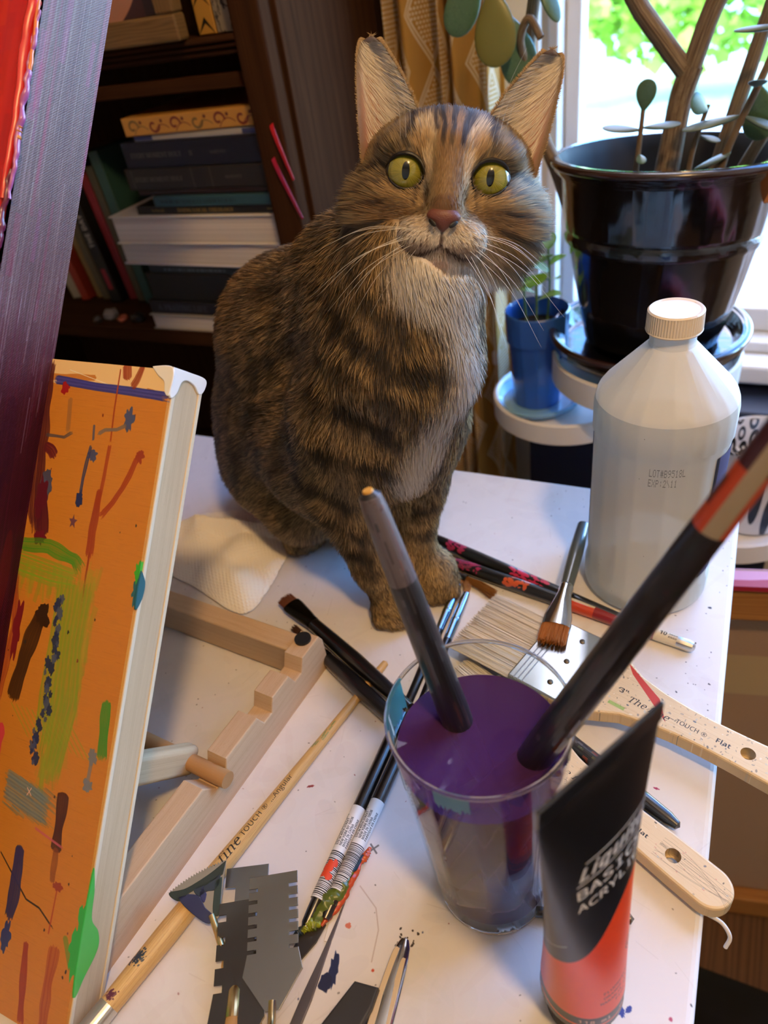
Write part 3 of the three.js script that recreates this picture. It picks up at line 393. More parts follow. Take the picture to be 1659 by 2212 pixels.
// ---------------------------------------------------------------- table
{
  const t = thing('folding_table', 'white plastic folding table with rounded corners', 'table', null, [0, 0, 0]);
  const x0 = -1.18, x1 = 0.0385, z0 = -0.555, z1 = 0.16, r = 0.022, s = new THREE.Shape();
  s.moveTo(x0 + r, z0); s.lineTo(x1 - r, z0); s.quadraticCurveTo(x1, z0, x1, z0 + r); s.lineTo(x1, z1 - r); s.quadraticCurveTo(x1, z1, x1 - r, z1); s.lineTo(x0 + r, z1); s.quadraticCurveTo(x0, z1, x0, z1 - r); s.lineTo(x0, z0 + r); s.quadraticCurveTo(x0, z0, x0 + r, z0);
  const g = new THREE.ExtrudeGeometry(s, { depth: 0.034, bevelEnabled: true, bevelSize: 0.004, bevelOffset: -0.004, bevelThickness: 0.003, bevelSegments: 3 });
  g.rotateX(Math.PI / 2);                                             // shape y becomes z, the extrusion runs down
  g.translate(0, TABLE - 0.003, 0);
  const p = g.attributes.position, uv = g.attributes.uv, SX = -0.64, SZ = -0.58, SS = 0.70;
  for (let i = 0; i < p.count; i++) uv.setXY(i, (p.getX(i) - SX) / SS, 1 - (p.getZ(i) - SZ) / SS);
  const top = canvasTex(2048, 2048, (c, w, h) => {
    const q = (x, z) => [(x - SX) / SS * w, (z - SZ) / SS * h], mm = w / SS / 1000;
    c.fillStyle = '#dfdcdb'; c.fillRect(0, 0, w, h);
    for (let i = 0; i < 2600; i++) { c.fillStyle = `rgba(${rnd() < 0.5 ? '190,182,178' : '236,233,232'},${rr(0.03, 0.09)})`; c.beginPath(); c.ellipse(rnd() * w, rnd() * h, rr(6, 60), rr(4, 24), rnd() * 3, 0, 7); c.fill(); }
    c.lineWidth = 1; for (let i = 0; i < 260; i++) { c.strokeStyle = `rgba(150,140,135,${rr(0.08, 0.25)})`; const x = rnd() * w, y = rnd() * h, a = rnd() * 6.3, l = rr(6, 60); c.beginPath(); c.moveTo(x, y); c.lineTo(x + Math.cos(a) * l, y + Math.sin(a) * l); c.stroke(); }
    for (let i = 0; i < 620; i++) { c.fillStyle = ['#4a4644', '#2c2a2c', '#6a6460', '#7d3b3b', '#3b4468'][Math.floor(rnd() * 4.4)]; c.globalAlpha = rr(0.4, 0.9); c.beginPath(); c.ellipse(rnd() * w, rnd() * h, rr(0.6, 2.4), rr(0.5, 1.6), rnd() * 3, 0, 7); c.fill(); } c.globalAlpha = 1;
    const blob = (x, z, r, col, ax = 1, rot = 0) => { const [X, Y] = q(x, z); c.fillStyle = col; c.save(); c.translate(X, Y); c.rotate(rot); c.beginPath(); for (let a = 0; a < 6.28; a += 0.3) { const k = r * mm * (1 + 0.35 * n2(Math.cos(a) * 1.5 + X, Math.sin(a) * 1.5 + Y)); c.lineTo(Math.cos(a) * k * ax, Math.sin(a) * k); } c.fill(); c.restore(); };
    blob(-0.1388, -0.124, 1.6, '#cf7257'); blob(-0.1167, -0.1088, 0.8, '#c0492f'); blob(-0.1366, -0.1015, 2.6, '#15224f', 3.2, 1.35); blob(-0.1385, -0.094, 3.2, '#131c42', 1.4, 1.3); blob(-0.2, -0.192, 0.8, '#8d3a3a', 3, -0.5);
    blob(0.0055, -0.137, 1.6, '#2b3f93', 1.8, 0.9); blob(0.009, -0.139, 1.2, '#2b3f93', 1.6, 2); blob(0.028, -0.142, 0.9, '#b0506a'); blob(0.0235, -0.425, 1.0, '#333', 1.4); blob(0.006, -0.262, 0.7, '#a02b55', 2.4);
    for (let i = 0; i < 22; i++) blob(-0.106 + rr(-0.005, 0.006), -0.1285 + rr(-0.006, 0.006), rr(0.2, 0.7), '#26201e', rr(1, 2), rnd() * 3);
    for (let i = 0; i < 26; i++) blob(rr(0.0, 0.03), rr(-0.42, -0.30), rr(0.15, 0.5), '#2c2a33', rr(1, 2.4), rnd() * 3);
    const [sx, sy] = q(-0.1433, -0.1685); c.strokeStyle = '#6f6c6a'; c.lineWidth = 3; for (let k = 0; k < 4; k++) { c.beginPath(); c.moveTo(sx, sy); c.lineTo(sx + Math.cos(k * 1.57 + 0.6) * 11, sy + Math.sin(k * 1.57 + 0.6) * 11); c.stroke(); }
    c.strokeStyle = 'rgba(160,140,130,0.5)'; c.lineWidth = 2; c.beginPath(); for (const [x, z] of [[-0.142, -0.146], [-0.128, -0.138], [-0.122, -0.128], [-0.119, -0.112]]) c.lineTo(...q(x, z)); c.stroke();
  });
  top.wrapS = top.wrapT = THREE.MirroredRepeatWrapping;
  part('table_top', g, phys({ map: top, roughness: 0.55, bumpMap: grainBump, bumpScale: 0.0002 }), t);
  const leg = std({ color: '#8b8d90', roughness: 0.4, metalness: 0.7 });
  for (const x of [-1.02, -0.14]) part('leg_frame', tube([[x, TABLE - 0.037, -0.45], [x, 0.3, -0.47], [x, 0.016, -0.47], [x, 0.016, 0.06], [x, 0.3, 0.06], [x, TABLE - 0.037, 0.04]], 0.0125, 60, 10), leg, t);
}
// ---------------------------------------------------------------- table easel with its painted board, and the canvas on it
const beech = wood('#d4b898', '#bd9a78', [0.05, 0.22], { rough: 0.55, flecks: 0.5, bands: 7, ringy: 0.15 });
const beechPale = wood('#cfbb9c', '#b39c7c', [0.04, 0.3], { rough: 0.6, flecks: 0.3, bands: 6, ringy: 0.18 });
{
  const e = thing('table_easel', 'beech table easel with notched rails and an orange paint-splashed board', 'easel', null, [-0.236, TABLE, -0.287]);
  const base = new THREE.Group(); base.name = 'base_frame'; base.rotation.y = -0.085; e.add(base);   // u runs to the front (+z), s to the left (-x)
  const RH = 0.034, RW = 0.0165;
  // notched rail profile in (u, y): square-cut teeth with ramped backs
  const prof = [[0, 0], [0.247, 0], [0.211, RH], [0.136, RH], [0.1275, RH - 0.012], [0.117, RH - 0.012], [0.112, RH], [0.080, RH], [0.0755, RH - 0.011], [0.066, RH - 0.011], [0.061, RH], [0.0425, RH], [0.038, RH - 0.011], [0.029, RH - 0.011], [0.024, RH], [0.003, RH], [0, RH - 0.006]];
  for (const s of [0, 0.40]) {
    const rg = metreUV(extrude(prof, RW - 0.002, 0.0008), 1, true); rg.rotateY(-Math.PI / 2); rg.translate(-s, 0, 0);
    part('rail', rg, beech, base);
    const pad = part('rubber_pad', new THREE.CylinderGeometry(0.0062, 0.0062, 0.0035, 24), blackMatte, base); pad.position.set(-s - 0.0085, RH + 0.001, 0.0095);
  }
  part('crossbar', box(0.386, 0.030, 0.0165, 0.0015, -0.208, 0.0165, 0.012, true), beech, base);
  part('crossbar', box(0.386, 0.022, 0.0165, 0.0015, -0.208, 0.0125, 0.19, true), beech, base);
  // strut: two arms, a cross piece and the dowel resting in the third notch
  const dz = 0.1215, dy = 0.028;
  const dowel = part('dowel', new THREE.CylinderGeometry(0.0056, 0.0056, 0.43, 20).rotateZ(Math.PI / 2), wood('#c99a68', '#ad7d4c', [0.05, 0.3], { rough: 0.45 }), base); dowel.position.set(-0.208, dy, dz);
  const armG = box(0.012, 0.105, 0.020, 0.004, 0, 0.046, 0);
  for (const s of [0.0295, 0.388]) { const arm = part('strut_arm', armG, beechPale, base); along(arm, [-s, dy, dz], [-s, dy + 0.051, dz + 0.046], V(0, 0, 1)); }
  part('strut_bar', box(0.346, 0.016, 0.014, 0.003, -0.208, dy + 0.038, dz + 0.028), beechPale, base);
  // the leaning board: its own axes are right, up the slope and outward
  const bd = new THREE.Group(); bd.name = 'board';
  const up = V(0, 0.7507, -0.6606), out = V(0, 0.6606, 0.7507), M = new THREE.Matrix4().makeBasis(V(1, 0, 0), up, out);
  bd.quaternion.setFromRotationMatrix(M); bd.position.set(-0.25 + 0.236, 1.0095 - TABLE, -0.2493 + 0.287); e.add(bd);
  const BW = 0.42, BL = 0.352, BT = 0.024;
  part('board_core', box(BW, BL, BT - 0.003, 0.0012, -BW / 2, -BL / 2, -BT / 2 - 0.0008), beechPale, bd);
  const pale = std({ color: '#d9cdb2', roughness: 0.7 });
  part('edge_strip', merge([box(0.0012, BL, 0.0026, 0.0004, 0.0002, -BL / 2, -0.0022), box(0.0012, BL, 0.0026, 0.0004, 0.0002, -BL / 2, -BT + 0.0012)]), pale, bd);
  const TW = 0.10;
  const splash = canvasTex(760, 2048, (c, w, h) => {
    // u: 0 at the right edge of the board, 100 mm to the left; t: mm down the slope
    const X = (s) => w - s / 100 * w, Y = (t) => t / 352 * h, mm = w / 100;
    c.fillStyle = '#cd8026'; c.fillRect(0, 0, w, h);
    for (let i = 0; i < 5000; i++) { c.fillStyle = `rgba(${rnd() < 0.5 ? '158,92,18' : '224,152,66'},${rr(0.05, 0.16)})`; c.fillRect(rnd() * w, rnd() * h, rr(10, 90), rr(1, 2.5)); }
    // a brush stroke: many bristle marks side by side, each starting and ending a little differently
    const stroke = (pts, wid, col, ragged = 0.4, a = 1) => {
      const K = Math.max(5, Math.round(wid * mm * 0.8)), id = rnd() * 90; c.strokeStyle = col; c.lineCap = 'round'; let total = 0; for (let i = 1; i < pts.length; i++) total += Math.hypot(pts[i][0] - pts[i - 1][0], pts[i][1] - pts[i - 1][1]);
      const P = (d) => { for (let i = 1; i < pts.length; i++) { const l = Math.hypot(pts[i][0] - pts[i - 1][0], pts[i][1] - pts[i - 1][1]); if (d <= l || i === pts.length - 1) { const k = clamp(d / l, 0, 1), ux = (pts[i][0] - pts[i - 1][0]) / l, uy = (pts[i][1] - pts[i - 1][1]) / l; return [lerp(pts[i - 1][0], pts[i][0], k), lerp(pts[i - 1][1], pts[i][1], k), -uy, ux]; } d -= l; } };
      for (let k = 0; k < K; k++) { const o = (k + 0.5) / K * 2 - 1, d0 = total * 0.05 * ragged * rnd() + wid * 0.25 * o * o, d1 = total * (1 - 0.12 * ragged * rnd()) - wid * 0.25 * o * o; c.globalAlpha = a * (ragged > 0.6 ? rr(0.35, 1) : rr(0.75, 1)); c.lineWidth = Math.max(1.4, wid * mm / K * rr(1.0, 2.0)); c.beginPath();
        for (let d = d0; d <= d1; d += 0.8) { const [s, t, nx, ny] = P(d), w = wid * 0.62 * (0.85 + 0.22 * n2(d * 0.04 + id, 1)) * o + 0.05 * wid * n2(d * 0.06 + id, 9); c.lineTo(X(s + nx * w), Y(t + ny * w)); } c.stroke(); }
      c.globalAlpha = 1; };
    const blob = (s, t, r, col, sy = 1, a = 1) => { c.globalAlpha = a; c.fillStyle = col; c.beginPath(); for (let k = 0; k < 6.28; k += 0.2) { const q = r * mm * (1 + 0.4 * n2(Math.cos(k) * 1.3 + s, Math.sin(k) * 1.3 + t)); c.lineTo(X(s) + Math.cos(k) * q, Y(t) + Math.sin(k) * q * sy); } c.fill(); c.globalAlpha = 1; };
    // cream band with blue and rust at the top
    c.fillStyle = '#efca8e'; c.beginPath(); c.moveTo(X(-2), Y(-2)); c.lineTo(X(90), Y(-2)); c.lineTo(X(90), Y(13)); for (let s = 90; s >= -2; s -= 4) c.lineTo(X(s), Y(12 + 2 * n2(s * 0.2, 2))); c.fill();
    stroke([[50, 8], [70, 9], [86, 10]], 3, '#c77d2c'); stroke([[70, 5], [50, 9], [30, 13], [-2, 12]], 0.1, '#f2ead8', 0.5); for (let k = 0; k < 5; k++) stroke([[80, 9 + k], [50, 11 + k * 0.8], [20, 11.5 + k * 0.9], [-2, 12 + k]], 1.0, k % 2 ? '#47469a' : '#32348a', 0.6, 0.95);
    stroke([[30, -1], [28, 8]], 5, '#96350f', 0.8); stroke([[19, -1], [22, 7], [25, 12]], 3.5, '#8c300d', 0.8);
    // crimson along the canvas
    stroke([[86, 0], [84, 30], [82, 60], [79, 85], [75, 98]], 9, '#45101c', 0.7); stroke([[80, 48], [74, 50], [70, 54]], 6, '#5a1220', 0.8); stroke([[76, 70], [72, 88], [70, 98]], 7, '#4c0f1e', 0.5); blob(72, 98, 4, '#6d1422', 0.8); blob(74, 70, 4, '#4f4d63', 1.6); blob(76, 76, 4, '#5d1222', 2); blob(71, 15, 3, '#a11516', 0.8); stroke([[66, 20], [64, 40]], 2.5, '#7d5b46', 0.9, 0.7); stroke([[80, 42], [66, 42], [60, 38]], 1.6, '#4a4658', 0.7);
    // rust drip and its branch
    stroke([[34, 2], [34, 22], [33, 42]], 0.9, '#a33d10', 0.4); stroke([[33, 42], [33.5, 58], [34, 67], [35, 80]], 2.6, '#a33d10', 0.7); stroke([[35, 66], [35.5, 89], [35, 104]], 4.4, '#9c3810', 0.6); stroke([[35, 100], [35, 112], [34.5, 127]], 1.0, '#94330f', 0.3); stroke([[34.5, 127], [34.8, 150]], 0.5, '#7d2d12', 0.3); stroke([[13, 46], [17, 57], [20, 64], [25, 72], [33, 82]], 3.4, '#a33d10', 0.9); blob(12, 46, 2.6, '#9c3810', 1);
    // blue grey commas, strokes and stars
    blob(23, 28, 3.4, '#4b5378', 1.3); stroke([[24, 31], [30, 34], [38, 35], [43, 38]], 1.8, '#77685f', 0.5, 0.8); stroke([[46, 33], [45, 42]], 1.6, '#5d5668', 0.5); blob(44, 49, 3.2, '#4d5070', 0.8); stroke([[46, 44], [47, 52], [48, 62], [48, 72]], 2.0, '#2c3766', 0.9); blob(48, 73, 2.4, '#27315f', 1.4);
    const star = (s, t, r, col, n = 5) => { c.fillStyle = col; c.beginPath(); for (let k = 0; k < 2 * n; k++) { const q = (k % 2 ? 0.42 : 1) * r * mm, an = k * Math.PI / n - 1.57; c.lineTo(X(s) + Math.cos(an) * q, Y(t) + Math.sin(an) * q); } c.fill(); };
    star(50, 86, 3.2, '#6d4150');
    // green and lime fields
    for (let i = 0; i < 420; i++) { const t = rr(112, 226), s0 = t < 180 ? 26 : lerp(26, 34, (t - 180) / 46), s1 = t < 128 ? 84 : lerp(50, 44, (t - 128) / 98); c.globalAlpha = rr(0.12, 0.4); c.fillStyle = ['#8f9a1f', '#a09c22', '#7d9620', '#b59a28'][i % 4]; c.save(); c.translate(X(rr(s0, s1)), Y(t)); c.rotate(rr(-0.3, 0.3)); c.fillRect(-rr(4, 16), -rr(20, 60), rr(8, 26), rr(40, 110)); c.restore(); } c.globalAlpha = 1;
    for (let i = 0; i < 160; i++) { const t = rr(228, 246), s0 = rr(34, 66); c.globalAlpha = rr(0.15, 0.45); c.fillStyle = ['#5f7478', '#7d8a86', '#54686e'][i % 3]; c.save(); c.translate(X(s0), Y(t)); c.rotate(0.22); c.fillRect(-30, -2, rr(30, 110), rr(2, 7)); c.restore(); } c.globalAlpha = 1;
    stroke([[86, 104], [64, 102], [44, 106], [38, 112]], 7, '#3f8f1c', 0.8, 0.85); for (let k = 0; k < 7; k++) stroke([[88, 108 + k * 2], [60, 110 + k * 2], [40, 112 + k * 1.4]], 1.4, k % 2 ? '#7fa51f' : '#8f9a22', 0.7, 0.75);
    for (let k = 0; k < 26; k++) stroke([[29 + k * 0.95, 114 + rr(0, 8)], [30 + k * 0.9, 150], [26 + k * 1.1, 176 + rr(-6, 10)], [32 + k * 0.8, 226 - k * rr(0.4, 1.4)]], 1.3, k % 3 ? '#86981c' : '#a8901f', 0.7, 0.85); for (let k = 0; k < 12; k++) stroke([[30 + k * 4, 190], [12 + k * 4, 206]], 0.8, '#93a024', 0.9, 0.5);
    stroke([[86, 118], [80, 150], [86, 200]], 5, '#8a2018', 1, 0.6); blob(84, 214, 8, '#d2424c', 1.6); blob(78, 150, 3, '#7a1a20', 4);
    // brown strokes
    stroke([[61, 138], [64, 146], [69, 162], [73, 190]], 9.5, '#3f2206', 0.3); blob(61, 139, 5.4, '#361d05', 0.9); stroke([[26, 226], [25.5, 240], [25, 258]], 6.5, '#4a200c', 0.2); stroke([[25, 255], [24.5, 268], [24, 274]], 3.6, '#8a4616', 0.5, 0.7);
    // navy rough stroke
    for (let k = 0; k < 34; k++) { const t = 128 + k * 2.7, s = 49 + 2.2 * Math.sin(k * 0.5) + (k > 24 ? (k - 24) * 0.2 : 0); blob(s + rr(-2.5, 2.5), t, rr(0.9, 2.4), k % 3 ? '#242c55' : '#4a5270', 1.2, 0.9); }
    // green and teal marks on the right edge, grey splat, patch, lower marks
    stroke([[8, 172], [6, 190], [5, 204]], 6, '#2f8f22', 0.9); blob(0, 113, 3, '#2c6a74', 2.2); blob(1, 105, 2, '#3fae2e', 2); blob(11, 203, 3, '#7b7a80', 1); blob(11, 218, 3.2, '#7b7a80', 0.8); stroke([[11, 204], [11.5, 217]], 2, '#7b7a80', 0.7);
    for (let k = 0; k < 16; k++) stroke([[68, 226 + k], [50, 229 + k], [34, 233 + k * 0.9]], 0.9, k % 2 ? '#66767c' : '#7d8a86', 1, 0.75); c.strokeStyle = '#e6b7a2'; c.lineWidth = 4; for (const a of [0.6, 2.2]) { c.beginPath(); c.moveTo(X(50) - 16 * Math.cos(a), Y(233) - 16 * Math.sin(a)); c.lineTo(X(50) + 16 * Math.cos(a), Y(233) + 16 * Math.sin(a)); c.stroke(); }
    stroke([[64, 270], [40, 288], [30, 289], [18, 296]], 0.8, '#2a201c', 0.5); stroke([[50, 262], [49, 285], [50, 304]], 7, '#332a55', 0.6); blob(50, 312, 3, '#2d3468', 2); stroke([[42, 250], [20, 254]], 1.2, '#c8586a', 0.6, 0.7); stroke([[20, 276], [21, 300]], 0.9, '#b0401c', 0.4); blob(20, 274, 3, '#9c3a18', 0.6); stroke([[35, 309], [33, 330], [30, 352]], 4.2, '#9c3210', 0.4); stroke([[15, 303], [16, 325], [15, 352]], 6, '#a03a12', 0.7, 0.8); stroke([[10, 296], [2, 312]], 3, '#7f8a22', 0.6); blob(2, 300, 4, '#35b34a', 2.6); blob(1, 284, 2.2, '#35b34a', 2.5);
    for (let i = 0; i < 26; i++) blob(rr(3, 84), rr(20, 345), rr(0.25, 0.7), ['#3a2013', '#7a2a18', '#22262e'][i % 3], 1.2);
  });
  const fg = new THREE.BoxGeometry(TW, BL, 0.003).translate(-TW / 2, -BL / 2, 0); { const q = fg.attributes.position, uv = fg.attributes.uv; for (let i = 0; i < q.count; i++) uv.setXY(i, 1 + q.getX(i) / TW, 1 + q.getY(i) / BL); }
  part('painted_face', fg, phys({ map: splash, roughness: 0.42, clearcoat: 0.25, clearcoatRoughness: 0.35 }), bd).position.z = -0.0006;
  part('painted_face', box(BW - TW, BL, 0.003, 0, -(BW + TW) / 2, -BL / 2, -0.0006), phys({ color: '#cd8026', roughness: 0.45 }), bd);
  // gesso on the top corner, green dabs on the edge
  const white = phys({ color: '#eeeeec', roughness: 0.4 }), blobOf = (pts, d) => extrude(new THREE.Shape(new THREE.SplineCurve(pts.concat([pts[0]]).map(([x, y]) => new THREE.Vector2(x, y))).getPoints(50)), d, 0.0005);
  const onSide = (name, pts, d, m) => part(name, blobOf(pts, d).rotateY(Math.PI / 2).translate(-0.0002, 0, 0), m, bd);   // x: distance behind the face, y: up the slope
  onSide('gesso_patch', [[-0.001, 0.001], [0.012, 0.0012], [0.0242, 0.0008], [0.0252, -0.0035], [0.022, -0.0075], [0.017, -0.004], [0.011, -0.0025], [0.006, -0.0045], [0.0035, -0.011], [-0.0005, -0.013]], 0.0009, white);
  part('gesso_patch', blobOf([[-0.012, 0.0006], [0.0004, 0.0006], [0.0004, -0.012], [-0.0018, -0.0115], [-0.0034, -0.006], [-0.008, -0.003]], 0.0004).translate(0, 0, 0.0008), white, bd);
  part('gesso_patch', box(0.009, 0.0016, 0.0245, 0.0006, -0.0042, 0.0006, -0.0122), white, bd);
  const green = phys({ color: '#39b54d', roughness: 0.35, clearcoat: 0.4 }), teal = phys({ color: '#235f68', roughness: 0.35 });
  onSide('paint_dab', [[0.0005, -0.258], [0.003, -0.270], [0.0045, -0.286], [0.011, -0.296], [0.0125, -0.306], [0.006, -0.317], [0.0008, -0.324], [-0.0005, -0.29]], 0.0006, green);
  onSide('paint_dab', [[0.0, -0.104], [0.0035, -0.110], [0.003, -0.118], [0, -0.123], [-0.0008, -0.113]], 0.0006, teal);
  // ledge that carries the canvas
  part('ledge', box(BW - 0.094, 0.016, 0.05, 0.002, -BW / 2 - 0.047, -BL + 0.008, 0.026), beech, bd);
}
{
  // gallery-wrapped canvas: red front, purple side
  const c = thing('painted_canvas', 'thick stretched canvas with purple brushed edge and red impasto front on the easel', 'canvas', null, [-0.334, 1.0095, -0.2493]);
  c.quaternion.setFromRotationMatrix(new THREE.Matrix4().makeBasis(V(1, 0, 0), V(0, 0.7507, -0.6606), V(0, 0.6606, 0.7507)));
  const W = 0.5, Y0 = -0.334, Y1 = 0.36, D = 0.042;
  const weave = dataTex(64, 64, (u, v, x, y) => { const k = 128 + 80 * Math.sin(x * Math.PI / 2) * Math.cos(y * Math.PI / 2) + 30 * (rnd() - 0.5); return [k, k, k]; }, false); weave.repeat.set(2, 30);
  const side = canvasTex(256, 2048, (g, w, h) => {
    // h spans the side from top (0) to bottom (h); brushed streaks run along it
    const at = (v) => { const L = (1 - v) * (Y1 - Y0) + Y0; return L; };
    for (let y = 0; y < h; y++) { const L = at(y / h), k = clamp((0.075 - L) / 0.13), m = clamp((0.02 - L) / 0.05); g.fillStyle = `rgb(${lerp(lerp(108, 98, k), 56, m)},${lerp(lerp(88, 66, k), 12, m)},${lerp(lerp(88, 76, k), 24, m)})`; g.fillRect(0, y, w, 1); }
    for (let i = 0; i < 1500; i++) { const y = rnd() * h, L = at(y / h), low = L < 0.03, x = rnd() * w, l = rr(30, 260); g.fillStyle = low ? `rgba(${rnd() < 0.5 ? '90,20,52' : '30,6,22'},${rr(0.05, 0.25)})` : `rgba(${['190,176,172', '82,60,66', '140,96,106', '66,50,56'][Math.floor(rnd() * 4)]},${rr(0.05, 0.26)})`; g.save(); g.translate(x, y); g.rotate(rr(-0.05, 0.05)); g.fillRect(0, 0, rr(1, 5), l); g.restore(); }
    for (let i = 0; i < 26; i++) { const L = rr(0.06, 0.3), y = (1 - (L - Y0) / (Y1 - Y0)) * h; g.fillStyle = `rgba(${rnd() < 0.5 ? '176,86,140' : '160,60,90'},0.22)`; g.fillRect(rnd() * w, y, rr(6, 22), rr(60, 220)); }
    for (let i = 0; i < 90; i++) { const L = rr(-0.03, 0.05), y = (1 - (L - Y0) / (Y1 - Y0)) * h; g.fillStyle = `rgba(${rnd() < 0.4 ? '170,160,176' : '96,12,36'},${rr(0.1, 0.4)})`; g.fillRect(rnd() * w, y, rr(1, 4), rr(20, 120)); }
    for (let i = 0; i < 30; i++) { const L = rr(-0.32, -0.04), y = (1 - (L - Y0) / (Y1 - Y0)) * h; g.fillStyle = `rgba(${rnd() < 0.5 ? '120,20,24' : '40,6,30'},0.35)`; g.beginPath(); g.ellipse(rnd() * w, y, rr(6, 30), rr(20, 90), 0, 0, 7); g.fill(); }
  });
  const sg = new THREE.BoxGeometry(0.002, Y1 - Y0, D, 1, 1, 1).translate(-0.001, (Y0 + Y1) / 2, D / 2); { const q = sg.attributes.position, uv = sg.attributes.uv; for (let i = 0; i < q.count; i++) uv.setXY(i, 1 - q.getZ(i) / D, (q.getY(i) - Y0) / (Y1 - Y0)); }
  part('side_edge', sg, phys({ map: side, roughness: 0.4, specularIntensity: 0.45, bumpMap: weave, bumpScale: 0.0004 }), c);
  const front = canvasTex(512, 1024, (g, w, h) => { g.fillStyle = '#c41c18'; g.fillRect(0, 0, w, h); for (let i = 0; i < 900; i++) { g.fillStyle = `rgba(${['230,50,30', '150,12,14', '236,96,40', '190,40,80'][Math.floor(rnd() * 4)]},${rr(0.08, 0.3)})`; g.fillRect(rnd() * w, rnd() * h, rr(2, 10), rr(30, 160)); } g.fillStyle = '#5a1030'; g.fillRect(0, h * 0.55, w, h * 0.45); for (let i = 0; i < 300; i++) { g.fillStyle = `rgba(${['90,30,70', '140,30,40', '50,10,30'][i % 3]},0.3)`; g.fillRect(rnd() * w, h * rr(0.5, 1), rr(2, 10), rr(20, 90)); } });
  part('front_face', (() => { const g = new THREE.BoxGeometry(W, Y1 - Y0, 0.002).translate(-W / 2, (Y0 + Y1) / 2, D - 0.001); return g; })(), phys({ map: front, roughness: 0.35, clearcoat: 0.3 }), c);
  part('back_frame', merge([box(0.035, Y1 - Y0 - 0.004, 0.03, 0.001, -0.02, (Y0 + Y1) / 2, 0.0155), box(0.035, Y1 - Y0 - 0.004, 0.03, 0.001, -W + 0.02, (Y0 + Y1) / 2, 0.0155), box(W - 0.08, 0.035, 0.03, 0.001, -W / 2, Y1 - 0.02, 0.0155), box(W - 0.08, 0.035, 0.03, 0.001, -W / 2, Y0 + 0.02, 0.0155), box(0.002, Y1 - Y0, D - 0.004, 0, -W + 0.001, (Y0 + Y1) / 2, D / 2)]), beechPale, c);
  // thick red and pink ridges of paint that stand over the front edge
  const ridge = (y0, y1, thick, col, x = 0) => { const n = 46, rad = 8, g = new THREE.CylinderGeometry(1, 1, 1, rad, n), q = g.attributes.position; for (let i = 0; i < q.count; i++) { const v = q.getY(i) + 0.5, k = thick * (0.5 + 0.5 * Math.sin(v * Math.PI)) * (1 + 0.3 * n2(v * 9 + y0 * 40, 3) + 0.15 * n2(v * 40, 5)); q.setXYZ(i, x + q.getX(i) * k * 0.9 + 0.0012 * n2(v * 10, 7 + y0), lerp(y0, y1, v), D + 0.0006 + q.getZ(i) * k); } g.computeVertexNormals(); part('paint_ridge', g, phys({ color: col, roughness: 0.3, clearcoat: 0.5 }), c); };
  ridge(0.07, 0.30, 0.0032, '#cf1d1a', -0.003); ridge(0.105, 0.30, 0.0012, '#d2691e', 0.0006); ridge(0.07, 0.165, 0.0016, '#a8578c', 0.0012); ridge(0.0, 0.085, 0.002, '#6a2340', -0.001); ridge(0.098, 0.112, 0.0014, '#d98a2b', 0.0008);
}
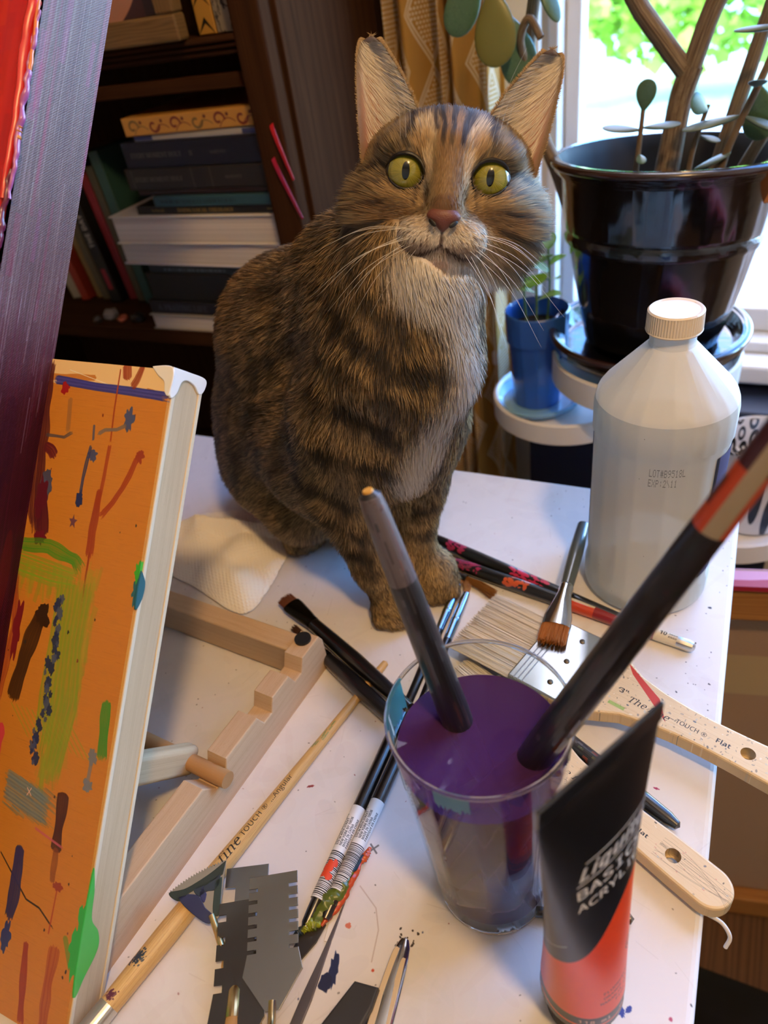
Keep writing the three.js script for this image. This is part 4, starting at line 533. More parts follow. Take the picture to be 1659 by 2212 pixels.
// ---------------------------------------------------------------- bottle, glass, tube
{
  const b = thing('alcohol_bottle', 'frosted white plastic bottle with ribbed cap and stamped lot number', 'bottle', null, [-0.0273, TABLE, -0.4464]);
  const poly = (o) => phys({ color: '#eeefec', roughness: 0.62, transmission: 0.34, thickness: 0, ...o });
  const print = canvasTex(2048, 1024, (g, w, h) => {
    g.fillStyle = '#eeefec'; g.fillRect(0, 0, w, h);
    const px = (deg) => (0.5 + deg / 360) * w, py = (y) => (1 - y / 0.168) * h, F = { L: '1000010000100001000010000100001111 1'.replace(' ', ''), O: '01110100011000110001100011000101110', T: '11111001000010000100001000010000100', '#': '01010010101111101010111110101001010', B: '11110100011000111110100011000111110', 9: '01110100011000101111000010001001100', 5: '11111100001111000001000011000101110', 1: '00100011000010000100001000010001110', 8: '01110100011000101110100011000101110', E: '11111100001000011110100001000011111', X: '10001100010101000100010101000110001', P: '11110100011000111110100001000010000', ':': '00000001000010000000001000010000000', 2: '01110100010000100010001000100011111', '\\': '10000100000100000100000100000100001' };
    const dots = (text, deg, y, pw, ph) => { g.fillStyle = '#3c4043'; [...text].forEach((ch, i) => { const f = F[ch]; if (!f) return; for (let r = 0; r < 7; r++) for (let c = 0; c < 5; c++) if (f[r * 5 + c] === '1') g.fillRect(px(deg) + (i * 6.4 + c) * pw, py(y) + r * ph, pw * 0.78, ph * 0.62); }); };
    dots('LOT#B9518L', -2, 0.1365, 2.62, 5.2); dots('EXP:2\\11', -2, 0.1285, 2.62, 5.2);
    for (let i = 0; i < 26; i++) { g.fillStyle = '#55504c'; g.fillRect(rnd() * w, rnd() * h, 3, 3); }
  });
  const R = 0.0445, seg = 96;
  part('bottle_body', lathe([[0.0001, 0.001], [0.036, 0.0005], [0.042, 0.001], [0.0455, 0.004], [0.0462, 0.008], [0.0460, 0.020], [0.0448, 0.0225], [R, 0.026], [R, 0.139], [0.0452, 0.142], [0.0458, 0.144], [0.0458, 0.163], [0.0450, 0.168]], seg), poly({ map: print }), b);
  { const g = b.children[0].geometry, q = g.attributes.position, uv = g.attributes.uv; for (let i = 0; i < q.count; i++) uv.setY(i, clamp(q.getY(i) / 0.168)); }
  part('shoulder', lathe([[0.0450, 0.168], [0.0437, 0.1715], [0.041, 0.1755], [0.0165, 0.2025], [0.0145, 0.2045], [0.014, 0.207], [0.014, 0.2135]], seg), poly({}), b);
  const capG = new THREE.CylinderGeometry(0.0166, 0.0168, 0.0115, 240, 1, true), q = capG.attributes.position; for (let i = 0; i < q.count; i++) { const a = Math.atan2(q.getZ(i), q.getX(i)), k = 1 + 0.016 * Math.sin(a * 60); q.setX(i, q.getX(i) * k); q.setZ(i, q.getZ(i) * k); } capG.computeVertexNormals();
  const capM = phys({ color: '#e7dccd', roughness: 0.5 }), cap = part('cap', merge([capG, lathe([[0.0167, 0.0057], [0.0158, 0.0067], [0.0148, 0.0066], [0.0140, 0.0060], [0.0001, 0.0060]], 64), lathe([[0.0169, -0.0056], [0.0172, -0.0064], [0.0168, -0.0072], [0.014, -0.0072]], 64)]), capM, b); cap.position.y = 0.2205;
  part('label', new THREE.CylinderGeometry(R + 0.0004, R + 0.0004, 0.106, 60, 1, true, 0.985, 3.9).translate(0, 0.084, 0), std({ roughness: 0.5, side: THREE.DoubleSide, map: canvasTex(512, 256, (g, w, h) => { g.fillStyle = '#4a527e'; g.fillRect(0, 0, w, h); g.fillStyle = '#141a24'; g.fillRect(0, 0, 9, h); g.fillStyle = '#8087ab'; g.fillRect(22, h * 0.3, 70, h * 0.5); }) }), b).userData.label = 'blue paper label with dark border';
}
const GX = -0.0713, GZ = -0.1765;
{
  const glassM = phys({ color: '#ffffff', roughness: 0.03, transmission: 1, thickness: 0.003, ior: 1.47 });
  const H = 0.157, r0 = 0.031, r1 = 0.0413, rad = (y) => lerp(r0, r1, y / H), wl = 0.0019;
  const gl = thing('water_glass', 'clear tumbler holding murky purple rinse water and two brushes', 'glass', null, [GX, TABLE, GZ]);
  part('wall', lathe([[rad(0.006), 0.006], [rad(0.04), 0.04], [rad(0.08), 0.08], [rad(0.12), 0.12], [r1 - 0.0004, H - 0.0008]], 96), phys({ color: '#f3fafa', roughness: 0.02, transmission: 1, thickness: 0, ior: 1.2, specularIntensity: 0.8 }), gl);
  part('rim', new THREE.TorusGeometry(r1 - 0.0006, 0.0010, 12, 96).rotateX(Math.PI / 2).translate(0, H - 0.0008, 0), glassM, gl);
  part('base', lathe([[0.0001, 0.0], [r0 - 0.003, 0.0], [r0 - 0.0006, 0.0012], [rad(0.006) - 0.0004, 0.006], [r0 - 0.003, 0.0085], [0.0001, 0.0085]], 96), glassM, gl);
  const S = 0.1325, ri = (y) => rad(y) - 0.0009;
  single('rinse_water', 'murky purple rinse water inside the clear tumbler', 'water', lathe([[0.0001, 0.0090], [r0 - 0.0030, 0.0091], [ri(0.0145) - 0.0006, 0.0145], [ri(0.08), 0.08], [ri(S), S + 0.0008], [ri(S) - 0.0016, S], [0.0001, S - 0.0002]], 80), phys({ color: '#6c4080', roughness: 0.04, transmission: 0.66, thickness: 0.05, ior: 1.33, specularIntensity: 0.15, attenuationColor: lin(0.36, 0.17, 0.44), attenuationDistance: 0.04 }), [GX, TABLE, GZ]);
  // dried paint on the tumbler: aqua at the rim, white film inside
  const film = (a0, a1, y0, y1, col, name, lb, off = 0.0004) => {
    const n = 26, m = 10, pos = [], idx = [];
    for (let i = 0; i <= n; i++) for (let k = 0; k <= m; k++) { const a = lerp(a0, a1, i / n), e = 0.5 + 0.5 * n2(i * 0.5, y0 * 90), y = lerp(lerp(y0, y1, 0.45 * (1 - e)), y1, k / m), r = rad(y) + off; pos.push(Math.sin(a) * r, y, Math.cos(a) * r); }
    for (let i = 0; i < n; i++) for (let k = 0; k < m; k++) { const q = i * (m + 1) + k; idx.push(q, q + m + 1, q + 1, q + 1, q + m + 1, q + m + 2); }
    const g = new THREE.BufferGeometry(); g.setAttribute('position', new THREE.Float32BufferAttribute(pos, 3)); g.setIndex(idx); g.computeVertexNormals();
    part(name, g, phys({ color: col, roughness: 0.5, transmission: 0.6, thickness: 0, side: THREE.DoubleSide }), gl).userData.label = lb;
  };
  film(-1.75, -1.05, 0.128, 0.1555, '#4fb3c9', 'paint_stain', 'aqua paint stain on the rim of the tumbler');
  film(-0.15, 0.22, 0.142, 0.156, '#2f7f83', 'paint_stain', 'teal paint stain under the rim of the tumbler near the brushes');
}
{
  const P = [-0.0137, TABLE, -0.1345], r = 0.0192, H0 = 0.024, H1 = 0.207, half = 0.0298;
  const t = thing('paint_tube', 'black and orange acrylic paint tube standing on its cap', 'paint tube', null, P);
  t.rotation.y = Math.atan2(0.871, 0.491);                            // local +z faces the front of the label
  const nu = 96, nv = 60, pos = [], uv = [], idx = [];
  for (let j = 0; j <= nv; j++) { const v = j / nv, y = lerp(H0, H1, v), k = Math.pow(clamp((v - 0.06) / 0.94), 1.15), a = lerp(r, half, k), b = lerp(r, 0.0009, Math.pow(k, 0.9)), dip = 0.0022 * Math.sin(v * 9) * k; for (let i = 0; i <= nu; i++) { const th = (i / nu) * 2 * Math.PI - Math.PI; pos.push(Math.sin(th) * a, y, Math.cos(th) * (b + (j < nv ? Math.max(0, Math.cos(th)) * dip * 0.5 : 0))); uv.push(i / nu, v); } }
  for (let j = 0; j < nv; j++) for (let i = 0; i < nu; i++) { const q = j * (nu + 1) + i; idx.push(q, q + 1, q + nu + 1, q + 1, q + nu + 2, q + nu + 1); }
  const g = new THREE.BufferGeometry(); g.setAttribute('position', new THREE.Float32BufferAttribute(pos, 3)); g.setAttribute('uv', new THREE.Float32BufferAttribute(uv, 2)); g.setIndex(idx); g.computeVertexNormals();
  const art = canvasTex(1400, 2048, (c, w, h) => {
    c.fillStyle = '#0c0b0c'; c.fillRect(0, 0, w, h); const OR = '#e8430c';
    c.fillStyle = OR; c.beginPath(); c.moveTo(0, h * 0.60); c.lineTo(w * 0.30, h * 0.60); c.bezierCurveTo(w * 0.45, h * 0.62, w * 0.48, h * 0.49, w * 0.62, h * 0.44); c.bezierCurveTo(w * 0.74, h * 0.40, w * 0.86, h * 0.56, w, h * 0.58); c.lineTo(w, h * 0.925); c.lineTo(0, h * 0.925); c.fill();
    c.fillRect(0, h * 0.972, w, h * 0.010);
    c.fillStyle = '#d9d6d0'; c.textAlign = 'left'; c.textBaseline = 'alphabetic';
    const X = w * 0.395; c.save(); c.translate(X + 8, h * 0.278); c.transform(0.78, -0.02, -0.08, 0.92, 0, 0); c.font = 'italic bold 128px sans-serif'; c.fillText('Liquitex', 0, 0); c.fillRect(40, -128, 470, 9); c.fillRect(0, 22, 500, 9); c.restore();
    c.fillStyle = '#e07a3a'; c.fillRect(X + 330, h * 0.25, 28, 12);
    c.fillStyle = '#d9d6d0'; c.font = 'bold 96px monospace'; c.fillText('BASICS', X, h * 0.343); c.font = '24px sans-serif'; c.fillText('TM', X + 362, h * 0.32); c.font = 'bold 80px monospace'; c.fillText('ACRYLIC', X, h * 0.392);
    c.fillRect(w * 0.78, h * 0.345, w * 0.2, 4); c.fillRect(w * 0.0, h * 0.52, w * 0.34, 4);
    c.strokeStyle = '#5e1d0a'; c.lineWidth = 7; c.beginPath(); c.arc(w * 0.62, h * 0.705, 66, 0, 7); c.stroke(); c.beginPath(); c.arc(w * 0.62, h * 0.705, 50, 0, 7); c.stroke(); c.fillStyle = '#3a1208'; c.font = 'bold 62px serif'; c.textAlign = 'center'; c.fillText('AP', w * 0.62, h * 0.716);
    c.fillStyle = '#4a1608'; c.font = 'bold 34px monospace'; c.fillText('FLUORESCENT ORANGE', w * 0.58, h * 0.815); c.fillText('ORANGE FLUORESCENT', w * 0.58, h * 0.838); c.fillText('NARANJA FLUORESCENTE', w * 0.58, h * 0.861); c.fillText('Fluo orange', w * 0.58, h * 0.884);
    c.fillStyle = '#d9a58a'; c.font = 'bold 52px monospace'; c.fillText('118 ml  ℮  4 US fl oz', w * 0.58, h * 0.960);
  });
  part('tube_body', g, phys({ map: art, roughness: 0.34, clearcoat: 0.15, clearcoatRoughness: 0.2, specularIntensity: 0.7, side: THREE.DoubleSide }), t);
  part('crimp', box(half * 2, 0.010, 0.0016, 0.0006, 0, H1 + 0.003, 0), blackGloss, t);
  part('shoulder', lathe([[r, H0 + 0.0005], [r + 0.0003, H0 - 0.001], [0.0165, H0 - 0.004], [0.0001, H0 - 0.005]], 48), blackGloss, t);
  part('cap', lathe([[0.0001, 0], [0.0158, 0], [0.0166, 0.001], [0.0168, 0.017], [0.0160, 0.0198], [0.0001, 0.0198]], 48), blackMatte, t);
}
// ---------------------------------------------------------------- brushes
const bristleTan = std({ color: '#a9743a', roughness: 0.75 }), bristlePale = std({ color: '#eee5d6', roughness: 0.8 }), bristleDark = std({ color: '#4a2a18', roughness: 0.8 });
const bareWood = wood('#d2a766', '#a87a3c', [0.03, 0.2], { rough: 0.5, coat: 0.3, bands: 6 });
// a bundle of hairs, local +Y outward from the ferrule mouth; w, t: half width and half thickness
function hairs(w, t, L, n, { spread = 1.0, r = 0.00022, ragged = 0.12, bend = 0 } = {}) {
  const list = [], base = new THREE.CylinderGeometry(0.35, 1, 1, 3, 2, true);
  for (let i = 0; i < n; i++) {
    const a = rnd() * 6.283, k = Math.sqrt(rnd()), x = Math.cos(a) * k * w, z = Math.sin(a) * k * t, l = L * (1 - ragged * rnd()), g = base.clone(), p = g.attributes.position;
    for (let j = 0; j < p.count; j++) { const v = p.getY(j) + 0.5; p.setXYZ(j, p.getX(j) * r + x * lerp(1, spread, v) + bend * v * v * L + rr(-1, 1) * r * 0.6 * v, v * l, p.getZ(j) * r + z * lerp(1, Math.min(spread, 1), v)); }
    g.computeVertexNormals(); list.push(g);
  }
  return merge(list);
}
// round handle along +Y: list of [radius, y]
function handlePart(o, prof, mat, name = 'handle') { return part(name, lathe(prof, 28), mat, o); }
const textBand = (bg, draw, w = 256, h = 1024) => canvasTex(w, h, (g) => { g.fillStyle = bg; g.fillRect(0, 0, w, h); g.save(); draw(g, w, h); g.restore(); });
// write text running along +Y, right way up for somebody who looks from -X; c: canvas, u: 0..1 round, v: 0..1 along from the start
const writeUp = (g, w, h, text, font, color, u, v, sx = 1) => { g.save(); g.translate(w * u, h * (1 - v)); g.rotate(-Math.PI / 2); g.scale(sx, 1); g.font = font; g.fillStyle = color; g.textBaseline = 'middle'; g.fillText(text, 0, 0); g.restore(); };

// 1: long bare wood brush with printed name, between the easel and the glass
{
  const A = [-0.2455, TABLE + 0.0075, -0.008], B = [-0.1920, TABLE + 0.0032, -0.301], L = len(A, B), o = along(thing('paint_brush', 'long bare wood paint brush printed with a script name, lying beside the easel rail', 'paint brush', 'loose brushes on the table'), A, B);
  const tex = canvasTex(256, 2048, (g, w, h) => {
    g.fillStyle = '#cfa564'; g.fillRect(0, 0, w, h); for (let i = 0; i < 900; i++) { g.fillStyle = `rgba(${rnd() < 0.6 ? '150,100,48' : '228,190,124'},${rr(0.06, 0.25)})`; g.fillRect(rnd() * w, rnd() * h, rr(1, 4), rr(40, 400)); }
    writeUp(g, w, h, 'The fine', 'italic 60px serif', '#1d1712', 0.5, 0.262, 1.2); writeUp(g, w, h, '— TOUCH ®', '38px sans-serif', '#1d1712', 0.5, 0.382, 1.1); writeUp(g, w, h, '…Angular', '42px sans-serif', '#1d1712', 0.5, 0.505, 0.9);
    for (let i = 0; i < 150; i++) { g.fillStyle = i < 110 ? '#2b3540' : '#5b1f38'; const q = i < 110 ? [0.45 + 0.12 * n2(i, 3), 0.11 + 0.02 * n2(i, 7)] : [0.5 + 0.1 * n2(i, 3), 0.035 + 0.012 * n2(i, 7)]; g.beginPath(); g.ellipse(w * q[0], h * (1 - q[1]), rr(1, 4), rr(2, 9), 0.3, 0, 7); g.fill(); } for (let i = 0; i < 12; i++) { g.fillStyle = 'rgba(90,130,70,0.5)'; g.fillRect(w * rr(0.4, 0.6), h * (1 - rr(0.68, 0.78)), 10, 30); }
  });
  const hp = handlePart(o, [[0.0056, 0.028], [0.0060, 0.04], [0.0066, 0.075], [0.0062, 0.11], [0.0048, 0.16], [0.0036, 0.22], [0.0029, L - 0.008], [0.0026, L - 0.002], [0.0001, L]], phys({ map: tex, roughness: 0.42, clearcoat: 0.3 }));
  { const g = hp.geometry, q = g.attributes.position, uv = g.attributes.uv; for (let i = 0; i < q.count; i++) uv.setY(i, (q.getY(i) - 0.028) / (L - 0.028)); }
  part('ferrule', lathe([[0.0052, -0.02], [0.0058, 0.012], [0.0062, 0.014], [0.0058, 0.016], [0.0062, 0.019], [0.0060, 0.034], [0.0054, 0.034]], 28), steel, o);
  part('bristles', hairs(0.0046, 0.0046, 0.03, 160).rotateX(Math.PI).translate(0, -0.018, 0), bristleTan, o);
}
// 2, 3: black flat brushes behind the easel corner
{
  const o = along(thing('paint_brush', 'black flat brush with short rust-stained bristles, crossing behind the easel corner', 'paint brush', 'loose brushes on the table'), [-0.3015, TABLE + 0.0075, -0.3345], [-0.158, TABLE + 0.0068, -0.2645]);
  const L = 0.1597;
  part('bristles', hairs(0.0072, 0.0026, 0.013, 420, { ragged: 0.25 }).rotateX(Math.PI).translate(0, 0.0125, 0), std({ color: '#7a4322', roughness: 0.8 }), o);
  const f = lathe([[0.0066, 0.011], [0.0068, 0.016], [0.0062, 0.034], [0.0056, 0.040], [0.0058, 0.042], [0.0055, 0.044]], 32, true), q = f.attributes.position; for (let i = 0; i < q.count; i++) { const k = sstep(0.042, 0.014, q.getY(i)); q.setX(i, q.getX(i) * lerp(1, 1.22, k)); q.setZ(i, q.getZ(i) * lerp(1, 0.45, k)); } f.computeVertexNormals(); part('ferrule', f, phys({ color: '#16140f', roughness: 0.25, metalness: 0.6 }), o);
  handlePart(o, [[0.0054, 0.043], [0.0062, 0.07], [0.0066, 0.1], [0.0058, 0.13], [0.0045, L], [0.0001, L + 0.001]], blackGloss);
}
{
  const o = along(thing('paint_brush', 'second black brush with ringed ferrule lying along the black flat brush', 'paint brush', 'loose brushes on the table'), [-0.277, TABLE + 0.0065, -0.3075], [-0.166, TABLE + 0.006, -0.2535]);
  part('bristles', hairs(0.0032, 0.003, 0.012, 120).rotateX(Math.PI).translate(0, 0.011, 0), bristleDark, o);
  part('ferrule', lathe([[0.0034, 0.01], [0.0042, 0.02], [0.0049, 0.040], [0.0053, 0.0415], [0.0049, 0.043], [0.0053, 0.0445], [0.0050, 0.047]], 28), phys({ color: '#121212', roughness: 0.2, metalness: 0.7 }), o);
  handlePart(o, [[0.0049, 0.046], [0.0058, 0.065], [0.0062, 0.09], [0.0056, 0.12], [0.0001, 0.1215]], blackGloss);
}
// 4, 5: two black handles with white barcode stickers
for (const [A, B, lb, orange] of [[[-0.1597, TABLE + 0.0046, -0.1125], [-0.1625, TABLE + 0.0046, -0.262], 'black brush handle with a white barcode sticker reaching nearest the comb scraper', 1], [[-0.1512, TABLE + 0.0046, -0.1205], [-0.1520, TABLE + 0.0046, -0.258], 'black brush handle with a white barcode sticker touching the ridge of dried paint', 0]]) {
  const L = len(A, B), o = along(thing('paint_brush', lb, 'paint brush', 'loose brushes on the table'), A, B);
  handlePart(o, [[0.0001, 0], [0.0022, 0.0006], [0.0031, 0.0028], [0.0035, 0.010], [0.0042, 0.05], [0.0044, L - 0.03], [0.0040, L]], blackGloss);
  const t = canvasTex(256, 768, (g, w, h) => {
    g.fillStyle = '#e8e6e2'; g.fillRect(0, 0, w, h); g.fillStyle = '#1a1a1a'; let y = h * 0.52; while (y < h * 0.98) { const k = rr(2, 9); g.fillRect(0, y, w, k); y += k + rr(3, 9); }
    for (let r = 0; r < 5; r++) writeUp(g, w, h, ['HERITAGE BRUSH MFG', '575 W 45TH STREET', 'NEW YORK NY 10036', 'MADE IN CHINA', 'FABRIQUE EN CHINE'][r], 'bold 22px sans-serif', '#2a2a2a', 0.36 + r * 0.075, 0.54, 1.15);
    if (orange) { g.fillStyle = '#e2471f'; for (let i = 0; i < 16; i++) { g.beginPath(); g.ellipse(w * rr(0.4, 0.6), h * rr(0.62, 0.8), rr(6, 26), rr(8, 30), rnd() * 3, 0, 7); g.fill(); } }
  });
  part('sticker', new THREE.CylinderGeometry(0.00455, 0.0043, 0.058, 28, 1, true, Math.PI, Math.PI * 2).translate(0, 0.045, 0), std({ map: t, roughness: 0.55, side: THREE.DoubleSide }), o).userData.label = 'white sticker with barcode and small print';
}
// 6, 7: long black handles smeared with pink and orange, behind the cat's paws
for (const [A, B, lb, tip] of [[[-0.250, TABLE + 0.0056, -0.4530], [-0.027, TABLE + 0.0056, -0.3865], 'long black brush handle smeared with pink paint, passing in front of the bottle', 0], [[-0.196, TABLE + 0.0056, -0.4190], [0.0165, TABLE + 0.0046, -0.3775], 'long black brush handle with red and cream label and a metal tip', 1]]) {
  const L = len(A, B), o = along(thing('paint_brush', lb, 'paint brush', 'loose brushes on the table'), A, B);
  const t = canvasTex(256, 2048, (g, w, h) => {
    g.fillStyle = '#100f10'; g.fillRect(0, 0, w, h);
    const smear = (v, col, n, s) => { g.fillStyle = col; for (let i = 0; i < n; i++) { g.beginPath(); g.ellipse(w * rr(0.40, 0.68), h * (1 - v - rr(-s, s)), rr(3, 14), rr(6, 34), rr(-0.4, 0.4), 0, 7); g.fill(); } };
    smear(tip ? 0.16 : 0.30, '#a02a52', 26, 0.04); smear(tip ? 0.10 : 0.62, tip ? '#7a2f4a' : '#c42a55', 40, 0.07); if (tip) smear(0.36, '#c8552a', 30, 0.045);
    if (tip) { g.fillStyle = '#8a1c22'; g.fillRect(0, h * (1 - 0.88), w, h * 0.32); g.fillStyle = '#d8cdb6'; g.fillRect(0, h * (1 - 0.66), w * 0.52, h * 0.12); g.fillStyle = '#c8431d'; g.fillRect(w * 0.52, h * (1 - 0.66), w, h * 0.09); g.fillStyle = '#dcd0b8'; g.fillRect(0, h * (1 - 0.955), w, h * 0.085); g.save(); g.translate(w * 0.5, h * (1 - 0.885)); g.rotate(-Math.PI / 2); g.fillStyle = '#1b1b1b'; g.font = 'bold 46px sans-serif'; g.fillText('10', 0, 16); g.font = 'bold 20px sans-serif'; g.fillText('ANGULAR', 62, 0); g.fillText('ANGULAIRE', 62, 24); g.restore(); }
  });
  const ring = tip ? [[0.0001, 0], [0.0034, 0.001], [0.0056, 0.03], [0.0060, 0.07], [0.0052, 0.14], [0.0044, L - 0.012]] : [[0.0001, 0], [0.0034, 0.001], [0.0056, 0.04], [0.0060, 0.09], [0.0054, 0.16], [0.0045, L - 0.004], [0.003, L], [0.0001, L + 0.001]];
  const hp = handlePart(o, ring, phys({ map: t, roughness: 0.28, clearcoat: 0.8, clearcoatRoughness: 0.12 })); { const g = hp.geometry, q = g.attributes.position, uv = g.attributes.uv; for (let i = 0; i < q.count; i++) uv.setY(i, clamp(q.getY(i) / L)); }
  if (tip) part('metal_tip', lathe([[0.0044, L - 0.0125], [0.0044, L - 0.004], [0.0036, L - 0.001], [0.0020, L + 0.0004], [0.0001, L + 0.0008]], 24), steel, o);
}
// 8, 9: small dark metal ferrules with golden hair beside the paw
for (const [A, B, lb] of [[[-0.1662, TABLE + 0.0042, -0.391], [-0.1615, TABLE + 0.0036, -0.255], 'slim black brush with blue metal ferrule touching the paw'], [[-0.1568, TABLE + 0.0036, -0.384], [-0.1525, TABLE + 0.0034, -0.262], 'slimmer black brush with blue metal ferrule lying clear of the paw']]) {
  const L = len(A, B), o = along(thing('paint_brush', lb, 'paint brush', 'loose brushes on the table'), A, B);
  part('bristles', hairs(0.0022, 0.0016, 0.018, 90, { spread: 1.8, bend: 0.25 }).rotateX(Math.PI).translate(0, 0.001, 0), bristleTan, o);
  part('ferrule', lathe([[0.0026, -0.001], [0.0034, 0.006], [0.0036, 0.028], [0.0039, 0.029], [0.0036, 0.030], [0.0039, 0.032], [0.0036, 0.034], [0.0034, 0.05]], 24), std({ color: lin(0.34, 0.42, 0.46), metalness: 1, roughness: 0.18 }), o);
  handlePart(o, [[0.0033, 0.049], [0.0037, 0.075], [0.0030, L - 0.004], [0.0001, L]], blackGloss);
}
{
  const o = along(thing('paint_brush', 'fan of golden brush hair lying on the table beside the paw', 'paint brush', 'loose brushes on the table'), [-0.163, TABLE + 0.004, -0.4015], [-0.138, TABLE + 0.0022, -0.398]);
  part('bristles', hairs(0.003, 0.0012, 0.03, 150, { spread: 2.2, bend: 0.2 }), bristleTan, o); part('ferrule', lathe([[0.0034, -0.012], [0.0034, 0.001], [0.003, 0.001]], 20), blackGloss, o);
}
// 10: flat brush with polished ferrule propped on the two long handles
{
  const A = [-0.0758, TABLE + 0.0268, -0.3341], B = [-0.0812, TABLE + 0.0215, -0.4725], o = along(thing('paint_brush', 'flat golden-haired brush with polished steel ferrule resting across the long black handles', 'paint brush', 'loose brushes on the table'), A, B);
  part('bristles', hairs(0.0098, 0.003, 0.020, 700, { ragged: 0.28, spread: 1.06 }).rotateX(Math.PI).translate(0, 0.019, 0), std({ color: '#b06a26', roughness: 0.7 }), o);
  const f = lathe([[0.0082, 0.017], [0.0083, 0.026], [0.0068, 0.040], [0.0052, 0.052], [0.0056, 0.054], [0.0052, 0.056], [0.0056, 0.058], [0.0050, 0.060]], 40, true), q = f.attributes.position; for (let i = 0; i < q.count; i++) { const k = sstep(0.050, 0.024, q.getY(i)); q.setX(i, q.getX(i) * lerp(1, 1.22, k)); q.setZ(i, q.getZ(i) * lerp(1, 0.42, k)); } f.computeVertexNormals(); part('ferrule', f, std({ color: lin(0.75, 0.78, 0.8), metalness: 1, roughness: 0.14 }), o);
  handlePart(o, [[0.0049, 0.058], [0.0056, 0.08], [0.0058, 0.1], [0.0050, 0.138], [0.0001, 0.139]], phys({ color: '#4b5350', roughness: 0.3, clearcoat: 0.5 }));
}
// 11, 12: flat varnish brushes with wooden handles
function varnishBrush(o, { half, hairLen, ferr, handle, L, holeAt, marks, dirt, thick = 0.011 }) {
  part('bristles', hairs(half * 0.96, 0.0042, hairLen, 1500, { ragged: 0.08, spread: 1.03, r: 0.0003 }).rotateX(Math.PI).translate(0, 0.002, 0), bristlePale, o);
  const fg = box(half * 2, ferr, 0.0125, 0.0014, 0, ferr / 2, 0), m = std({ color: lin(0.62, 0.66, 0.68), metalness: 1, roughness: 0.22, bumpMap: grainBump, bumpScale: 0.0003 });
  part('ferrule', fg, m, o);
  const fer = o.children[o.children.length - 1];
  for (const k of [-0.66, 0, 0.66]) part('rivet', new THREE.SphereGeometry(0.0021, 14, 8).scale(1, 1, 0.5).translate(half * k, ferr * 0.68, 0.0064), std({ color: lin(0.2, 0.17, 0.13), metalness: 1, roughness: 0.5 }), fer);
  for (const k of [0.12, 0.2, 0.28]) part('crease', box(half * 1.99, 0.0009, 0.0132, 0.0003, 0, ferr * k, 0), darkSteel, fer);
  const s = new THREE.Shape(); s.moveTo(-half * 0.97, ferr - 0.006); for (let i = 0; i <= 40; i++) { const y = lerp(ferr, L - handle[handle.length - 1], i / 40), f = (i / 40) * (handle.length - 1), k = Math.min(Math.floor(f), handle.length - 2), w = lerp(handle[k], handle[k + 1], f - k); s.lineTo(-w, y); }
  const e = handle[handle.length - 1]; s.absarc(0, L - e, e, Math.PI, 0, true); for (let i = 40; i >= 0; i--) { const y = lerp(ferr, L - e, i / 40), f = (i / 40) * (handle.length - 1), k = Math.min(Math.floor(f), handle.length - 2), w = lerp(handle[k], handle[k + 1], f - k); s.lineTo(w, y); } s.lineTo(half * 0.97, ferr - 0.006);
  const hg = extrude(s, thick - 0.003, 0.0015, [[0, holeAt, 0.0042]], 20).translate(0, 0, -thick / 2 + 0.0015), q = hg.attributes.position, uv = hg.attributes.uv, span = half * 2.2; for (let i = 0; i < q.count; i++) uv.setXY(i, q.getX(i) / span + 0.5, q.getY(i) / L);
  const tex = canvasTex(700, 2048, (g, w, h) => {
    g.fillStyle = '#dcc295'; g.fillRect(0, 0, w, h); for (let i = 0; i < 1500; i++) { g.fillStyle = `rgba(${rnd() < 0.5 ? '176,138,88' : '236,216,178'},${rr(0.05, 0.22)})`; g.fillRect(rnd() * w, rnd() * h, rr(1, 5), rr(30, 240)); }
    for (let i = 0; i < dirt; i++) { g.fillStyle = `rgba(${['236,230,214', '120,110,96', '60,70,90', '50,46,44', '190,190,180'][i % 5]},${rr(0.2, 0.7)})`; g.beginPath(); g.ellipse(rnd() * w, rnd() * h, rr(1.5, 7), rr(2, 12), rnd() * 3, 0, 7); g.fill(); }
    marks(g, w, h);
  });
  part('handle', hg, phys({ map: tex, roughness: 0.5 }), o);
}
const markAt = (g, w, h, text, font, color, x, y, sx = 1) => { g.save(); g.translate(w * x, h * (1 - y)); g.rotate(Math.PI / 2); g.scale(-sx, -1); g.font = font; g.fillStyle = color; g.textBaseline = 'middle'; g.fillText(text, 0, 0); g.restore(); };
{
  const dir = [0.953, 0.302], c = [-0.0885, -0.3325], L = 0.205, o = along(thing('varnish_brush', 'wide flat white-bristled brush with rivets and a long paint-flecked wooden handle', 'paint brush', null), [c[0], TABLE + 0.0165, c[1]], [c[0] + dir[0] * L, TABLE + 0.0165, c[1] + dir[1] * L]);
  varnishBrush(o, { half: 0.0325, hairLen: 0.055, ferr: 0.040, L, holeAt: 0.1475, dirt: 900, handle: [0.0315, 0.026, 0.0165, 0.0125, 0.0105, 0.0098, 0.0100, 0.0108, 0.0112, 0.011], marks: (g, w, h) => {
    g.fillStyle = '#c23a20'; g.beginPath(); g.moveTo(w * 0.18, h * (1 - 0.30)); g.lineTo(w * 0.28, h * (1 - 0.33)); g.lineTo(w * 0.60, h * (1 - 0.49)); g.lineTo(w * 0.40, h * (1 - 0.44)); g.fill();
    writeUp(g, w, h, '3"', 'bold 52px sans-serif', '#221c17', 0.50, 0.325, 1.1); writeUp(g, w, h, 'The fine', 'italic 66px serif', '#221c17', 0.55, 0.360, 1.05); writeUp(g, w, h, '— TOUCH ®', '44px sans-serif', '#221c17', 0.53, 0.485, 1.0); writeUp(g, w, h, 'Flat', 'bold 44px sans-serif', '#221c17', 0.52, 0.63, 1.1);
    g.fillStyle = 'rgba(120,170,60,0.6)'; g.fillRect(w * 0.66, h * (1 - 0.37), 26, 110);
  } });
}
